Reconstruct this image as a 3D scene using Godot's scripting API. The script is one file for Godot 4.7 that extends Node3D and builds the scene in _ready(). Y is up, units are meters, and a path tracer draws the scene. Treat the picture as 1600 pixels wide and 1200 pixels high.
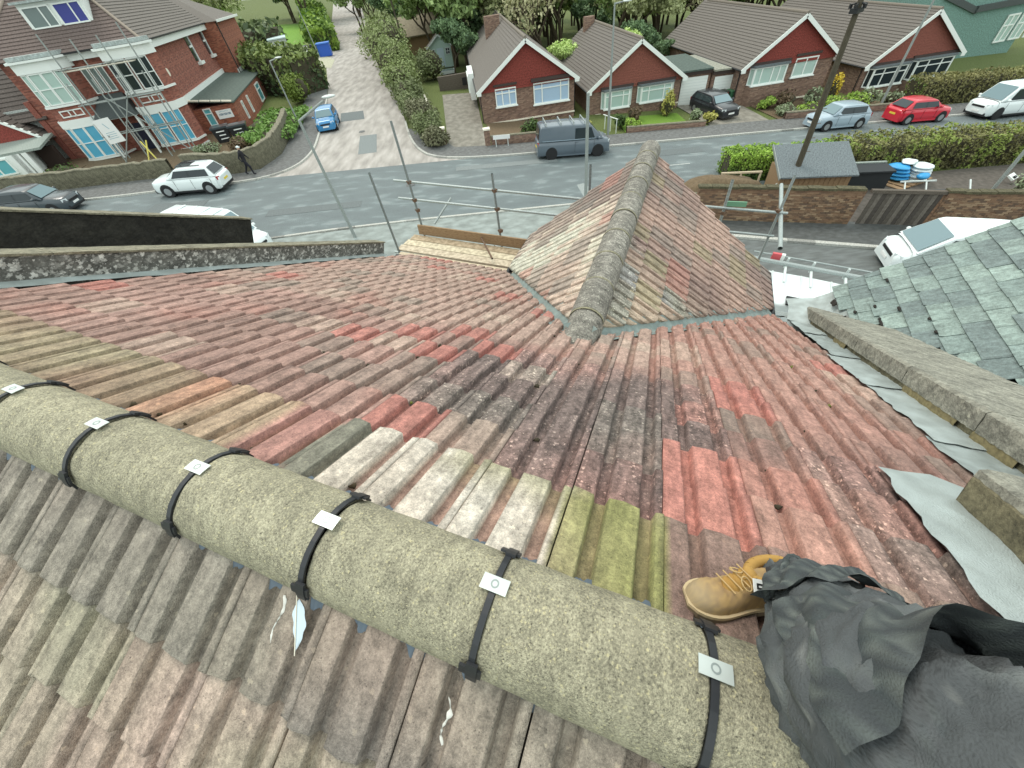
extends Node3D

# ---------------------------------------------------------------- frame of the place (metres, y up)
const EYE := Vector3(0, 9.34, 0)
const RU := Vector3(0.88809, -0.05716, 0.45610)      # along the ridge, to the right
const RV := Vector3(0.38378, -0.45390, -0.80417)     # down the street slope of the roof
const RN := Vector3(0.25298, 0.88922, -0.38117)      # out of that slope
const UPR := Vector3(0.05084, 0.99837, 0.02611)      # up, square to the ridge
const FW := Vector3(0.45684, 0.0, -0.88955)          # level, towards the street
const RD := 0.883
const FALL := 0.06                                   # the hill drops to the right

var V2 := Vector3.ZERO
var N2 := Vector3.ZERO
var mats := {}
var tex := {}

func RP(a: float, b: float, c := 0.0) -> Vector3:
	return EYE + RU * a + RV * b + RN * (c - RD)

func gy(x: float) -> float:
	return -FALL * x

func on_ground(x: float, z: float, h := 0.0) -> Vector3:
	return Vector3(x, gy(x) + h, z)

# ---------------------------------------------------------------- geometry collector
class G:
	var p := PackedVector3Array()
	var n := PackedVector3Array()
	var c := PackedColorArray()
	var t := PackedVector2Array()
	var ix := PackedInt32Array()

	func _uv(q: Vector3, m: Vector3) -> Vector2:
		var a := m.abs()
		if a.y >= a.x and a.y >= a.z:
			return Vector2(q.x, q.z)
		if a.x >= a.z:
			return Vector2(q.z, -q.y)
		return Vector2(q.x, -q.y)

	func poly(pts: Array, col := Color.WHITE) -> void:   # counter-clockwise seen from outside
		var m := Vector3.ZERO
		for i in range(1, pts.size() - 1):
			m += (pts[i] - pts[0]).cross(pts[i + 1] - pts[0])
		m = m.normalized()
		var s := p.size()
		for q in pts:
			p.append(q); n.append(m); c.append(col); t.append(_uv(q, m))
		for i in range(1, pts.size() - 1):
			ix.append(s); ix.append(s + i + 1); ix.append(s + i)

	func quad(a: Vector3, b: Vector3, d: Vector3, e: Vector3, col := Color.WHITE) -> void:
		poly([a, b, d, e], col)

	func box(o: Vector3, s: Vector3, bs := Basis.IDENTITY, col := Color.WHITE) -> void:
		var h := s * 0.5
		var k := []
		for i in 8:
			k.append(o + bs * Vector3(h.x if i & 1 else -h.x, h.y if i & 2 else -h.y, h.z if i & 4 else -h.z))
		quad(k[4], k[5], k[7], k[6], col)
		quad(k[1], k[0], k[2], k[3], col)
		quad(k[5], k[1], k[3], k[7], col)
		quad(k[0], k[4], k[6], k[2], col)
		quad(k[6], k[7], k[3], k[2], col)
		quad(k[0], k[1], k[5], k[4], col)

	func beam(a: Vector3, b: Vector3, w: float, h: float, up := Vector3.UP, col := Color.WHITE) -> void:
		var d := (b - a).normalized()
		var x := d.cross(up)
		if x.length() < 0.01:
			x = d.cross(Vector3.RIGHT)
		x = x.normalized()
		box((a + b) * 0.5, Vector3(w, h, (b - a).length()), Basis(x, (-d).cross(x), -d), col)

	func oquad(a: Vector3, b: Vector3, d: Vector3, e: Vector3, m: Vector3, col := Color.WHITE) -> void:   # turned so that it faces m
		if (b - a).cross(d - a).dot(m) >= 0.0: poly([a, b, d, e], col)
		else: poly([e, d, b, a], col)

	func prism(outline: Array, ext: Vector3, col := Color.WHITE) -> void:   # any outline, pushed out along ext
		var pts := outline.duplicate()
		var m := Vector3.ZERO
		for i in range(1, pts.size() - 1):
			m += (pts[i] - pts[0]).cross(pts[i + 1] - pts[0])
		if m.dot(ext) < 0.0: pts.reverse()
		var top := []
		for q in pts:
			top.append(q + ext)
		poly(top, col)
		var back := pts.duplicate()
		back.reverse()
		poly(back, col)
		for i in pts.size():
			var j := (i + 1) % pts.size()
			quad(pts[i], pts[j], top[j], top[i], col)

	func grid(rows: Array, cols = null, wrap := false, us := 1.0) -> void:   # smooth sheet; rows of PackedVector3Array
		var s := p.size()
		var nr := rows.size()
		var nc: int = rows[0].size()
		var acc := PackedVector3Array()
		acc.resize(nr * nc)
		var nn := nc if wrap else nc - 1
		for i in nr - 1:
			for j in nn:
				var k := (j + 1) % nc
				var a: Vector3 = rows[i][j]
				var b: Vector3 = rows[i][k]
				var d: Vector3 = rows[i + 1][k]
				var e: Vector3 = rows[i + 1][j]
				var m := (d - a).cross(e - b)
				acc[i * nc + j] += m; acc[i * nc + k] += m
				acc[(i + 1) * nc + k] += m; acc[(i + 1) * nc + j] += m
				ix.append(s + i * nc + j); ix.append(s + i * nc + k); ix.append(s + (i + 1) * nc + k)
				ix.append(s + i * nc + j); ix.append(s + (i + 1) * nc + k); ix.append(s + (i + 1) * nc + j)
		var v := 0.0
		for i in nr:
			if i > 0:
				v += rows[i][nc / 2].distance_to(rows[i - 1][nc / 2])
			var u := 0.0
			for j in nc:
				if j > 0:
					u += rows[i][j].distance_to(rows[i][j - 1])
				p.append(rows[i][j])
				n.append(acc[i * nc + j].normalized() * -1.0)
				c.append(cols[i][j] if cols != null else Color.WHITE)
				t.append(Vector2(u, v) * us)

	func tube(a: Vector3, b: Vector3, r: float, seg := 8, r2 := -1.0, col := Color.WHITE, caps := true) -> void:
		if r2 < 0: r2 = r
		var d := (b - a).normalized()
		var x := d.cross(Vector3.UP if absf(d.y) < 0.9 else Vector3.RIGHT).normalized()
		var y := x.cross(d)
		var s := p.size()
		for i in 2:
			for j in seg:
				var f := TAU * j / seg
				var m := x * cos(f) + y * sin(f)
				p.append((a if i == 0 else b) + m * (r if i == 0 else r2)); n.append(m); c.append(col)
				t.append(Vector2(f * r, (b - a).length() * i))
		for j in seg:
			var k := (j + 1) % seg
			ix.append(s + j); ix.append(s + k); ix.append(s + seg + k)
			ix.append(s + j); ix.append(s + seg + k); ix.append(s + seg + j)
		if caps:
			var e := []
			var f2 := []
			for j in seg:
				e.append(p[s + j]); f2.append(p[s + seg + j])
			f2.reverse()
			poly(f2, col)
			poly(e, col)

	func leaf(o: Vector3, x: Vector3, y: Vector3, col: Color) -> void:
		var s := p.size()
		var m := x.cross(y).normalized()
		p.append(o - x); p.append(o - y * 0.9); p.append(o + x); p.append(o + y)
		for i in 4:
			n.append(m); c.append(col); t.append(Vector2(i & 1, i >> 1))
		ix.append(s); ix.append(s + 2); ix.append(s + 1); ix.append(s); ix.append(s + 3); ix.append(s + 2)

	func mesh(m: Material = null) -> ArrayMesh:
		var arr := []
		arr.resize(Mesh.ARRAY_MAX)
		arr[Mesh.ARRAY_VERTEX] = p
		arr[Mesh.ARRAY_NORMAL] = n
		arr[Mesh.ARRAY_COLOR] = c
		arr[Mesh.ARRAY_TEX_UV] = t
		arr[Mesh.ARRAY_INDEX] = ix
		var am := ArrayMesh.new()
		if ix.size() == 0:
			return am
		am.add_surface_from_arrays(Mesh.PRIMITIVE_TRIANGLES, arr)
		if m: am.surface_set_material(0, m)
		return am

# ---------------------------------------------------------------- nodes
func thing(called: String, label: String, category: String, at := Vector3.ZERO, turn := 0.0, group := "") -> Node3D:
	var o := Node3D.new()
	o.name = called
	add_child(o, true)
	o.position = at
	o.rotation.y = turn
	tag(o, label, category, group)
	return o

func tag(o: Node, label: String, category: String, group := "") -> Node:
	o.set_meta("label", label)
	if category: o.set_meta("category", category)
	if group: o.set_meta("group", group)
	return o

func part(called: String, g: G, m: Material, parent: Node, label := "") -> MeshInstance3D:
	var o := MeshInstance3D.new()
	o.name = called
	o.mesh = g.mesh(m)
	parent.add_child(o, true)
	if label: o.set_meta("label", label)
	return o

func inst(called: String, me: Mesh, parent: Node, xf := Transform3D.IDENTITY) -> MeshInstance3D:
	var o := MeshInstance3D.new()
	o.name = called
	o.mesh = me
	o.transform = xf
	parent.add_child(o, true)
	return o

func structure(called: String, g: G, m: Material, label := "") -> MeshInstance3D:
	var o := part(called, g, m, self)
	o.set_meta("kind", "structure")
	o.set_meta("label", label)
	return o

func dup(o: Node3D, label: String, at: Vector3, turn := 0.0, group := "", sc := 1.0) -> Node3D:
	var r: Node3D = o.duplicate()
	r.name = o.name
	add_child(r, true)
	r.position = at
	r.rotation.y = turn
	r.scale = Vector3.ONE * sc
	r.set_meta("label", label)
	if group: r.set_meta("group", group)
	return r

# ---------------------------------------------------------------- colours, textures, materials
func c8(r: int, g: int, b: int) -> Color:
	return Color8(r, g, b)

func lin(r: int, g: int, b: int) -> Color:
	return Color8(r, g, b).srgb_to_linear()

func M(key: String, col: Color, rough := 0.85, t: Texture2D = null, sc := Vector3.ONE, nrm: Texture2D = null, metal := 0.0, world := false) -> StandardMaterial3D:
	if mats.has(key): return mats[key]
	var m := StandardMaterial3D.new()
	m.resource_name = key
	m.albedo_color = col
	m.roughness = rough
	m.metallic = metal
	if t:
		m.albedo_texture = t
		m.uv1_triplanar = true
		m.uv1_world_triplanar = world
		m.uv1_scale = sc
	if nrm:
		m.normal_enabled = true
		m.normal_texture = nrm
		if not t:
			m.uv1_triplanar = true
			m.uv1_world_triplanar = world
			m.uv1_scale = sc
	mats[key] = m
	return m

func ramp(pairs: Array) -> Gradient:
	var gr := Gradient.new()
	var off := PackedFloat32Array()
	var col := PackedColorArray()
	for q in pairs:
		off.append(q[0]); col.append(q[1])
	gr.offsets = off
	gr.colors = col
	return gr

func field(sd: int, freq: float, oct := 4, kind := FastNoiseLite.TYPE_SIMPLEX_SMOOTH) -> FastNoiseLite:
	var f := FastNoiseLite.new()
	f.seed = sd
	f.frequency = freq
	f.noise_type = kind
	f.fractal_octaves = oct
	return f

func noise_tex(size: int, sd: int, freq: float, pairs: Array, oct := 5) -> ImageTexture:
	var im := field(sd, freq, oct).get_seamless_image(size, size)
	im.convert(Image.FORMAT_L8)
	var src := im.get_data()
	var gr := ramp(pairs)
	var lut := []
	for i in 256:
		lut.append(gr.sample(i / 255.0))
	var d := PackedByteArray()
	d.resize(size * size * 3)
	for i in size * size:
		var k: Color = lut[src[i]]
		d[i * 3] = int(k.r * 255); d[i * 3 + 1] = int(k.g * 255); d[i * 3 + 2] = int(k.b * 255)
	return ImageTexture.create_from_image(Image.create_from_data(size, size, false, Image.FORMAT_RGB8, d))

func bump_tex(size: int, sd: int, freq: float, strength: float, oct := 5) -> ImageTexture:
	var im := field(sd, freq, oct).get_seamless_image(size, size)
	im.convert(Image.FORMAT_RGBA8)
	im.bump_map_to_normal_map(strength)
	return ImageTexture.create_from_image(im)

# grain + blotches + round crusts of lichen + dark pits; what old concrete tiles are made of
func crust_tex(size: int, sd: int, lo: float, hi: float, grain: float, spots: int, spot_max: float, pits: int, tint: Color, spot_col: Color) -> ImageTexture:
	var rng := RandomNumberGenerator.new()
	rng.seed = sd
	var a := field(sd, 0.008, 5).get_seamless_image(size, size)
	var b := field(sd + 7, 0.11, 3).get_seamless_image(size, size)
	var st := field(sd + 3, 0.022, 5).get_seamless_image(size, size / 4)      # run-off streaks down the slope
	st.convert(Image.FORMAT_L8)
	st.resize(size, size, Image.INTERPOLATE_CUBIC)
	var md := field(sd + 5, 0.035, 4).get_seamless_image(size, size)
	md.convert(Image.FORMAT_L8)
	a.convert(Image.FORMAT_L8); b.convert(Image.FORMAT_L8)
	var da := a.get_data()
	var db := b.get_data()
	var dst := st.get_data()
	var dmd := md.get_data()
	var v := PackedFloat32Array()
	v.resize(size * size)
	for i in size * size:
		v[i] = lo + (hi - lo) * (1.5 * (0.3 * da[i] + 0.35 * dst[i] + 0.35 * dmd[i]) / 255.0 - 0.25) + grain * (db[i] / 255.0 - 0.5) + grain * 0.7 * (rng.randf() - 0.5)
	var w := PackedFloat32Array()   # share of lichen
	w.resize(size * size)
	for k in spots + pits:
		var pit := k >= spots
		var r := rng.randf_range(0.6, 1.5) if pit else spot_max * pow(rng.randf(), 3.0) + 1.0
		var cx := rng.randf() * size
		var cy := rng.randf() * size
		if not pit and rng.randf() < 0.75:      # crusts come in colonies
			cx = size * fposmod(k * 0.37, 1.0) + rng.randfn() * size * 0.2
			cy = size * fposmod(floorf(k * 0.1) * 0.61, 1.0) + rng.randfn() * size * 0.07
		var ph := rng.randf() * TAU
		var share := rng.randf_range(0.3, 0.85)
		var R := int(r * 1.4) + 1
		for dy in range(-R, R + 1):
			for dx in range(-R, R + 1):
				var f := atan2(dy, dx)
				var e := r * (0.9 + 0.20 * sin(3 * f + ph) + 0.14 * sin(5 * f + ph * 2) + 0.14 * sin(9 * f + ph * 3)) + rng.randf() * 0.8
				if dx * dx + dy * dy < e * e:
					var q: int = posmod(int(cy) + dy, size) * size + posmod(int(cx) + dx, size)
					if pit: v[q] *= 0.72
					else: w[q] = share
	var d := PackedByteArray()
	d.resize(size * size * 3)
	for i in size * size:
		var x := clampf(v[i], 0.04, 1.0)
		var k := w[i]
		d[i * 3] = int(clampf(lerpf(x * tint.r, spot_col.r, k), 0, 1) * 255)
		d[i * 3 + 1] = int(clampf(lerpf(x * tint.g, spot_col.g, k), 0, 1) * 255)
		d[i * 3 + 2] = int(clampf(lerpf(x * tint.b, spot_col.b, k), 0, 1) * 255)
	return ImageTexture.create_from_image(Image.create_from_data(size, size, false, Image.FORMAT_RGB8, d))

# far brickwork, too small in the picture to tell one brick from the next: 1.8 m square
func brick_tex(size: int, sd: int, cols: Array, mortar: Color) -> ImageTexture:
	var rng := RandomNumberGenerator.new()
	rng.seed = sd
	var im := Image.create_empty(size, size, false, Image.FORMAT_RGB8)
	im.fill(mortar)
	var nr := 24
	var bh := size / float(nr)
	var bw := size / 8.0
	for r in nr:
		for k in 9:
			var col: Color = cols[rng.randi() % cols.size()]
			col = col.lerp(cols[0], rng.randf() * 0.6)
			var x0 := int((k - (0.5 if r & 1 else 0.0)) * bw) + 1
			im.fill_rect(Rect2i(x0, int(r * bh) + 1, int(bw) - 2, int(bh) - 1), col)
	return ImageTexture.create_from_image(im)

func make_materials() -> void:
	tex.grit = noise_tex(512, 3, 0.03, [[0.0, c8(150, 150, 150)], [0.5, c8(215, 215, 215)], [1.0, c8(255, 255, 255)]], 6)
	tex.streak = noise_tex(512, 11, 0.012, [[0.0, c8(196, 200, 202)], [0.5, c8(208, 213, 214)], [0.64, c8(214, 220, 221)], [0.74, c8(238, 244, 244)], [0.85, c8(255, 255, 255)], [1.0, c8(255, 255, 255)]], 7)
	tex.patch = noise_tex(512, 23, 0.014, [[0.0, c8(190, 188, 186)], [0.45, c8(222, 220, 217)], [0.6, c8(232, 230, 228)], [1.0, c8(255, 255, 254)]], 8)
	tex.bump = bump_tex(1024, 5, 0.22, 3.0, 3)
	tex.coarse = bump_tex(512, 9, 0.02, 8.0)
	tex.tile = crust_tex(1024, 31, 0.58, 0.98, 0.20, 420, 7.0, 1300, Color(1, 0.985, 0.96), Color(0.97, 0.95, 0.9))
	tex.dark = crust_tex(1024, 47, 0.34, 0.82, 0.18, 1700, 6.0, 1300, Color(1, 0.98, 0.97), Color(1.0, 1.0, 0.97))
	tex.sand = crust_tex(1024, 59, 0.60, 0.88, 0.34, 4200, 2.2, 5200, Color(1.0, 0.985, 0.9), Color(1.0, 0.97, 0.82))
	tex.moss = crust_tex(512, 71, 0.3, 0.9, 0.3, 900, 11.0, 700, Color(0.98, 1.0, 0.98), Color(0.93, 0.97, 0.94))
	tex.speck = crust_tex(512, 73, 0.22, 0.52, 0.16, 1500, 8.0, 300, Color(1.0, 1.0, 0.95), Color(1.0, 1.0, 0.97))
	tex.stone = crust_tex(512, 83, 0.42, 1.0, 0.34, 150, 7.0, 900, Color(1, 1, 0.97), Color(0.95, 0.95, 0.9))
	tex.brick = brick_tex(512, 91, [c8(154, 100, 86), c8(132, 84, 74), c8(166, 118, 102), c8(116, 76, 68)], c8(150, 128, 116))
	tex.brown_brick = brick_tex(512, 97, [c8(138, 116, 102), c8(122, 98, 88), c8(154, 132, 116), c8(106, 88, 80)], c8(150, 140, 128))
	tex.slate = crust_tex(512, 101, 0.62, 1.0, 0.16, 40, 5.0, 100, Color(0.95, 1.0, 0.985), Color(0.95, 1, 0.98))
	tex.wood = noise_tex(512, 107, 0.02, [[0.0, c8(170, 160, 150)], [0.5, c8(225, 218, 208)], [1.0, c8(255, 252, 246)]], 5)
	tex.turf = noise_tex(512, 113, 0.05, [[0.0, c8(120, 130, 90)], [0.5, c8(190, 205, 150)], [1.0, c8(255, 255, 210)]], 6)
	for q in [["tile", tex.tile], ["tile_dark", tex.dark], ["ridge_sand", tex.sand]]:
		var m := StandardMaterial3D.new()
		m.resource_name = q[0]
		m.vertex_color_use_as_albedo = true
		m.albedo_texture = q[1]
		m.roughness = 0.92
		m.normal_enabled = true
		m.normal_texture = tex.bump
		m.normal_scale = 0.9
		mats[q[0]] = m
	var lf := StandardMaterial3D.new()
	lf.vertex_color_use_as_albedo = true
	lf.roughness = 0.7
	lf.cull_mode = BaseMaterial3D.CULL_DISABLED
	lf.backlight_enabled = true
	lf.backlight = Color(0.25, 0.3, 0.1)
	mats.leaf = lf
	var vc := StandardMaterial3D.new()
	vc.vertex_color_use_as_albedo = true
	vc.roughness = 0.9
	mats.vc = vc
	M("asphalt", c8(134, 142, 143), 0.72, tex.streak, Vector3(0.06, 0.2, 0.14), tex.bump, 0.0, true)
	M("asphalt_dark", c8(98, 102, 102), 0.7, tex.patch, Vector3(0.3, 0.3, 0.5), tex.bump, 0.0, true)
	M("lane_road", c8(118, 124, 124), 0.6, tex.patch, Vector3(0.12, 0.2, 0.5), tex.bump, 0.0, true)
	M("side_road", c8(196, 191, 186), 0.9, tex.patch, Vector3(0.16, 0.2, 0.035), tex.bump, 0.0, true)
	M("pavement", c8(124, 126, 126), 0.85, tex.patch, Vector3(0.4, 0.4, 0.4), tex.bump, 0.0, true)
	M("pavement_pale", c8(164, 174, 172), 0.85, tex.patch, Vector3(0.14, 0.4, 0.2), tex.bump, 0.0, true)
	M("drive", c8(158, 154, 144), 0.9, tex.patch, Vector3(0.2, 0.4, 0.12), tex.bump, 0.0, true)
	M("kerb", c8(222, 222, 214), 0.85, tex.grit, Vector3(1, 1, 1))
	M("soil", c8(126, 108, 84), 0.95, tex.patch, Vector3(0.8, 0.8, 0.8), tex.coarse, 0.0, true)
	M("rough_grass", c8(124, 130, 92), 0.95, tex.turf, Vector3(0.35, 0.35, 0.35), tex.coarse, 0.0, true)
	M("lawn", c8(140, 172, 78), 0.95, tex.turf, Vector3(0.6, 0.6, 0.6), tex.coarse, 0.0, true)
	M("brick_red", c8(250, 236, 232), 0.9, tex.brick, Vector3(0.55, 0.55, 0.55))
	M("brick_orange", c8(255, 236, 216), 0.9, tex.brick, Vector3(0.55, 0.55, 0.55))
	M("brick_brown", c8(248, 240, 236), 0.9, tex.brown_brick, Vector3(0.55, 0.55, 0.55))
	M("brick_old", c8(240, 226, 204), 0.92, tex.brown_brick, Vector3(0.55, 0.55, 0.55), tex.coarse)
	M("hung_red", c8(164, 78, 68), 0.85, tex.grit, Vector3(0.6, 0.6, 0.6))
	M("hung_brown", c8(168, 102, 88), 0.85, tex.grit, Vector3(0.6, 0.6, 0.6))
	M("white", c8(235, 240, 236), 0.5)
	M("cream", c8(232, 226, 208), 0.7)
	M("white_render", c8(214, 222, 218), 0.85, tex.grit, Vector3(0.7, 0.7, 0.7))
	M("green_render", c8(142, 180, 170), 0.9, tex.grit, Vector3(0.5, 0.5, 0.5))
	M("stone", c8(150, 146, 126), 0.95, tex.stone, Vector3(0.9, 0.9, 0.9), tex.coarse)
	M("stone_olive", c8(152, 144, 118), 0.95, tex.stone, Vector3(0.9, 0.9, 0.9), tex.bump)
	M("stone_grey", c8(192, 190, 180), 0.95, tex.stone, Vector3(1.4, 1.4, 1.4), tex.coarse)
	M("mossy_black", Color.WHITE, 0.95, tex.speck, Vector3(0.95, 0.95, 0.95), tex.coarse)
	M("dark_render", c8(62, 60, 55), 0.95, tex.stone, Vector3(0.7, 0.7, 0.7), tex.coarse)
	M("coping", c8(178, 172, 152), 0.9, tex.stone, Vector3(1.2, 1.2, 1.2), tex.coarse)
	M("lead", c8(190, 202, 202), 0.5, tex.patch, Vector3(0.7, 0.7, 0.7), tex.bump, 0.25)
	M("lead_dark", c8(150, 166, 164), 0.6, tex.patch, Vector3(1.5, 1.5, 1.5), tex.coarse, 0.15)
	M("black", c8(30, 31, 33), 0.5)
	M("black_plastic", c8(40, 42, 46), 0.45)
	M("grey_plastic", c8(92, 104, 116), 0.55)
	M("steel", c8(200, 210, 208), 0.45, tex.grit, Vector3(3, 3, 3), null, 0.4)
	M("steel_dark", c8(168, 178, 178), 0.5, tex.grit, Vector3(3, 3, 3), null, 0.35)
	M("rust", c8(108, 84, 66), 0.8)
	M("board", c8(228, 216, 194), 0.85, tex.wood, Vector3(0.7, 5.0, 5.0))
	M("board_brown", c8(176, 150, 120), 0.85, tex.wood, Vector3(1.0, 4.0, 4.0))
	M("old_wood", c8(112, 106, 100), 0.9, tex.wood, Vector3(2.0, 0.6, 2.0))
	M("pole_wood", c8(92, 88, 76), 0.9, tex.wood, Vector3(3.0, 0.4, 3.0))
	M("pole_grey", c8(176, 184, 180), 0.6, tex.grit, Vector3(1.5, 1.5, 1.5))
	M("felt", c8(132, 142, 146), 0.9, tex.grit, Vector3(0.8, 0.8, 0.8))
	M("felt_green", c8(94, 110, 104), 0.9, tex.patch, Vector3(0.5, 0.5, 0.5))
	M("rooftile_brown", c8(138, 131, 124), 0.9, tex.grit, Vector3(1.1, 1.1, 1.1), tex.coarse)
	M("rooftile_red", c8(122, 108, 104), 0.9, tex.patch, Vector3(0.9, 0.9, 0.9), tex.coarse)
	M("rooftile_dark", c8(100, 92, 88), 0.9, tex.patch, Vector3(0.9, 0.9, 0.9), tex.coarse)
	M("glass_dark", c8(44, 54, 58), 0.06)
	M("glass_sky", c8(96, 176, 206), 0.1)
	M("glass_teal", c8(104, 178, 186), 0.1)
	M("glass_pale", c8(176, 200, 192), 0.15)
	M("curtain_blue", c8(170, 196, 220), 0.25)
	M("glass_grey", c8(112, 126, 124), 0.08)
	M("blind_blue", c8(60, 66, 142), 0.5)
	M("tyre", c8(34, 35, 37), 0.8)
	M("rim", c8(176, 180, 182), 0.35, null, Vector3.ONE, null, 0.7)
	M("amber", c8(220, 110, 40), 0.3)
	M("tail", c8(170, 24, 24), 0.25)
	M("lamp_clear", c8(222, 230, 232), 0.12)
	M("plate_white", c8(236, 238, 236), 0.4)
	M("plate_yellow", c8(232, 206, 76), 0.4)
	M("blue_bin", c8(42, 92, 188), 0.5)
	M("bag_blue", c8(58, 160, 220), 0.45)
	M("bag_white", c8(226, 236, 236), 0.5)
	M("bark", c8(92, 84, 70), 0.95, tex.wood, Vector3(1.5, 0.5, 1.5), tex.coarse)
	M("twig", c8(74, 70, 52), 0.95, tex.patch, Vector3(1, 1, 1), tex.coarse)
	M("yellow_tape", c8(226, 214, 110), 0.5)
	for q in [["paint_white", c8(232, 240, 240)], ["paint_van", c8(94, 106, 116)], ["paint_black", c8(34, 38, 44)], ["paint_silver", c8(160, 178, 190)], ["paint_red", c8(206, 34, 56)], ["paint_blue", c8(44, 128, 182)], ["paint_dark", c8(58, 68, 74)]]:
		var m := M(q[0], q[1], 0.32)
		m.clearcoat_enabled = true
		m.clearcoat = 0.6
		m.clearcoat_roughness = 0.08

# ================================================================ the scene
func _ready() -> void:
	var cam := Camera3D.new()
	cam.name = "camera"
	cam.fov = 90.0
	cam.near = 0.05
	cam.far = 900.0
	cam.transform = Transform3D(Basis(Vector3(0.98784, -0.10472, 0.11494), Vector3(0.15549, 0.66529, -0.73022), Vector3(0.0, 0.73921, 0.67348)).orthonormalized(), EYE)
	add_child(cam)
	cam.current = true
	var sm := ProceduralSkyMaterial.new()
	sm.sky_top_color = Color(0.93, 0.97, 0.96)
	sm.sky_horizon_color = Color(0.84, 0.88, 0.88)
	sm.sky_curve = 0.2
	sm.ground_bottom_color = Color(0.30, 0.30, 0.28)
	sm.ground_horizon_color = Color(0.55, 0.58, 0.56)
	sm.sky_energy_multiplier = 1.0
	sm.sun_angle_max = 60.0
	var sky := Sky.new()
	sky.sky_material = sm
	var env := Environment.new()
	env.background_mode = Environment.BG_SKY
	env.sky = sky
	env.tonemap_mode = Environment.TONE_MAPPER_LINEAR
	env.tonemap_exposure = 1.65
	env.ssao_enabled = true
	env.ssil_enabled = true
	env.sdfgi_enabled = true
	var we := WorldEnvironment.new()
	we.name = "environment"
	we.environment = env
	add_child(we)
	var sun := DirectionalLight3D.new()
	sun.name = "overcast_sun"
	sun.light_energy = 0.35
	sun.light_angular_distance = 24.0
	sun.light_color = Color(1.0, 0.98, 0.94)
	sun.shadow_enabled = true
	sun.rotation_degrees = Vector3(-58, -150, 0)
	add_child(sun)

	V2 = -FW * RV.dot(FW) + UPR * RV.dot(UPR)
	N2 = -FW * RN.dot(FW) + UPR * RN.dot(UPR)
	make_materials()
	build_ground()
	build_house()
	build_parapets()
	build_slate_roof()
	build_scaffold()
	build_red_house()
	build_white_house()
	build_bungalows()
	build_walls()
	build_yard()
	build_vehicles()
	build_poles()
	build_plants()
	build_woods()
	build_small_things()
	build_person()

# ================================================================ the tiled house that the photograph is taken from
func zone(a: float, b: float, roll: float, rng_v: float, f1: FastNoiseLite, f2: FastNoiseLite) -> Color:
	# weathering of the street slope: which tiles are pale, fresh red, lichen-black or mossy
	var n1 := f1.get_noise_2d(a * 60, b * 60)
	var n2 := f2.get_noise_2d(a * 60, b * 60)
	var col := lin(184, 150, 142).lerp(lin(158, 130, 122), clampf(0.5 + n1, 0, 1))
	if b > 2.6: col = col.lerp(lin(190, 168, 156), 0.5)
	if a > 0.15:
		col = col.lerp(lin(182, 136, 126), 0.65)
	var dk := clampf(1.25 - absf(b - 1.75) * 1.1 - maxf(0, absf(a + 0.15) - 0.45) * 1.4 + n1 * 1.1, 0, 1)
	dk = maxf(dk, clampf(1.1 - Vector2((a - 1.15) * 1.6, (b - 1.5) * 1.0).length() * 1.3 + n1 * 0.8, 0, 1))
	col = col.lerp(lin(112, 102, 99), dk * 0.85)
	var pink := clampf(n2 * 2.4 - 0.5, 0, 1)
	col = col.lerp(lin(184, 132, 122), pink * (0.55 if dk < 0.5 else 0.3))
	if rng_v > 0.955: col = col.lerp(lin(192, 122, 114), 0.7)
	elif rng_v < 0.12: col = col.lerp(lin(136, 134, 126), 0.45)
	elif rng_v > 0.84: col = col.lerp(lin(202, 186, 172), 0.4)
	if a > 0.3 and b < 2.2 and rng_v > 0.66: col = col.lerp(lin(194, 134, 122), 0.5)
	if roll < 0.5 and dk < 0.6: col = col.lerp(lin(170, 128, 116), 0.25)
	return col

func faded(c: Color, k: float) -> Color:    # old concrete tiles have lost part of their colour
	var l := c.r * 0.3 + c.g * 0.5 + c.b * 0.2
	return c.lerp(Color(l * 1.06, l * 1.02, l * 0.98), k)

func zone_top(a: float, z: float, roll: float, f1: FastNoiseLite, f2: FastNoiseLite, rng_v: float) -> Color:
	# the course under the ridge; z = 0 at its head, 1 at its lower edge
	var n1 := f1.get_noise_2d(a * 90, z * 40)
	a += 0.10 * f1.get_noise_2d(a * 30 + 70.0, z * 60)
	var col: Color
	if a < -1.75: col = lin(164, 150, 118).lerp(lin(160, 130, 106), clampf(0.5 + n1 * 1.5, 0, 1))
	elif a < -1.2: col = lin(184, 156, 126).lerp(lin(192, 134, 104), clampf(0.45 + n1 * 2.0, 0, 1))
	elif a < -0.98: col = lin(188, 130, 122) if roll > 0.5 else lin(170, 124, 104)
	elif a < -0.86: col = lin(134, 134, 120)
	elif a < -0.07: col = lin(214, 206, 196).lerp(lin(196, 182, 168), clampf(0.5 + n1, 0, 1)) if roll > 0.5 else lin(196, 158, 144)
	elif a < 0.23: col = lin(172, 158, 120).lerp(lin(166, 164, 100), clampf(0.5 + n1 * 2, 0, 1))
	else: col = lin(160, 140, 126).lerp(lin(150, 118, 108), clampf(0.5 + n1 * 2, 0, 1))
	if a > -0.55 and a < 0.24:
		var m := clampf((z - 0.55) * 2.2 + n1 * 1.2, 0, 1)
		if a > -0.07: m = clampf(0.62 + n1 * 2.6 - absf(a - 0.08) * 3.2 + 0.5 * f2.get_noise_2d(a * 260.0, z * 90.0), 0, 1)
		col = col.lerp(lin(142, 146, 66), m * 0.8)
	if a > -0.7 and roll < 0.5: col = col.lerp(lin(150, 112, 96), 0.35)
	return col

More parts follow.
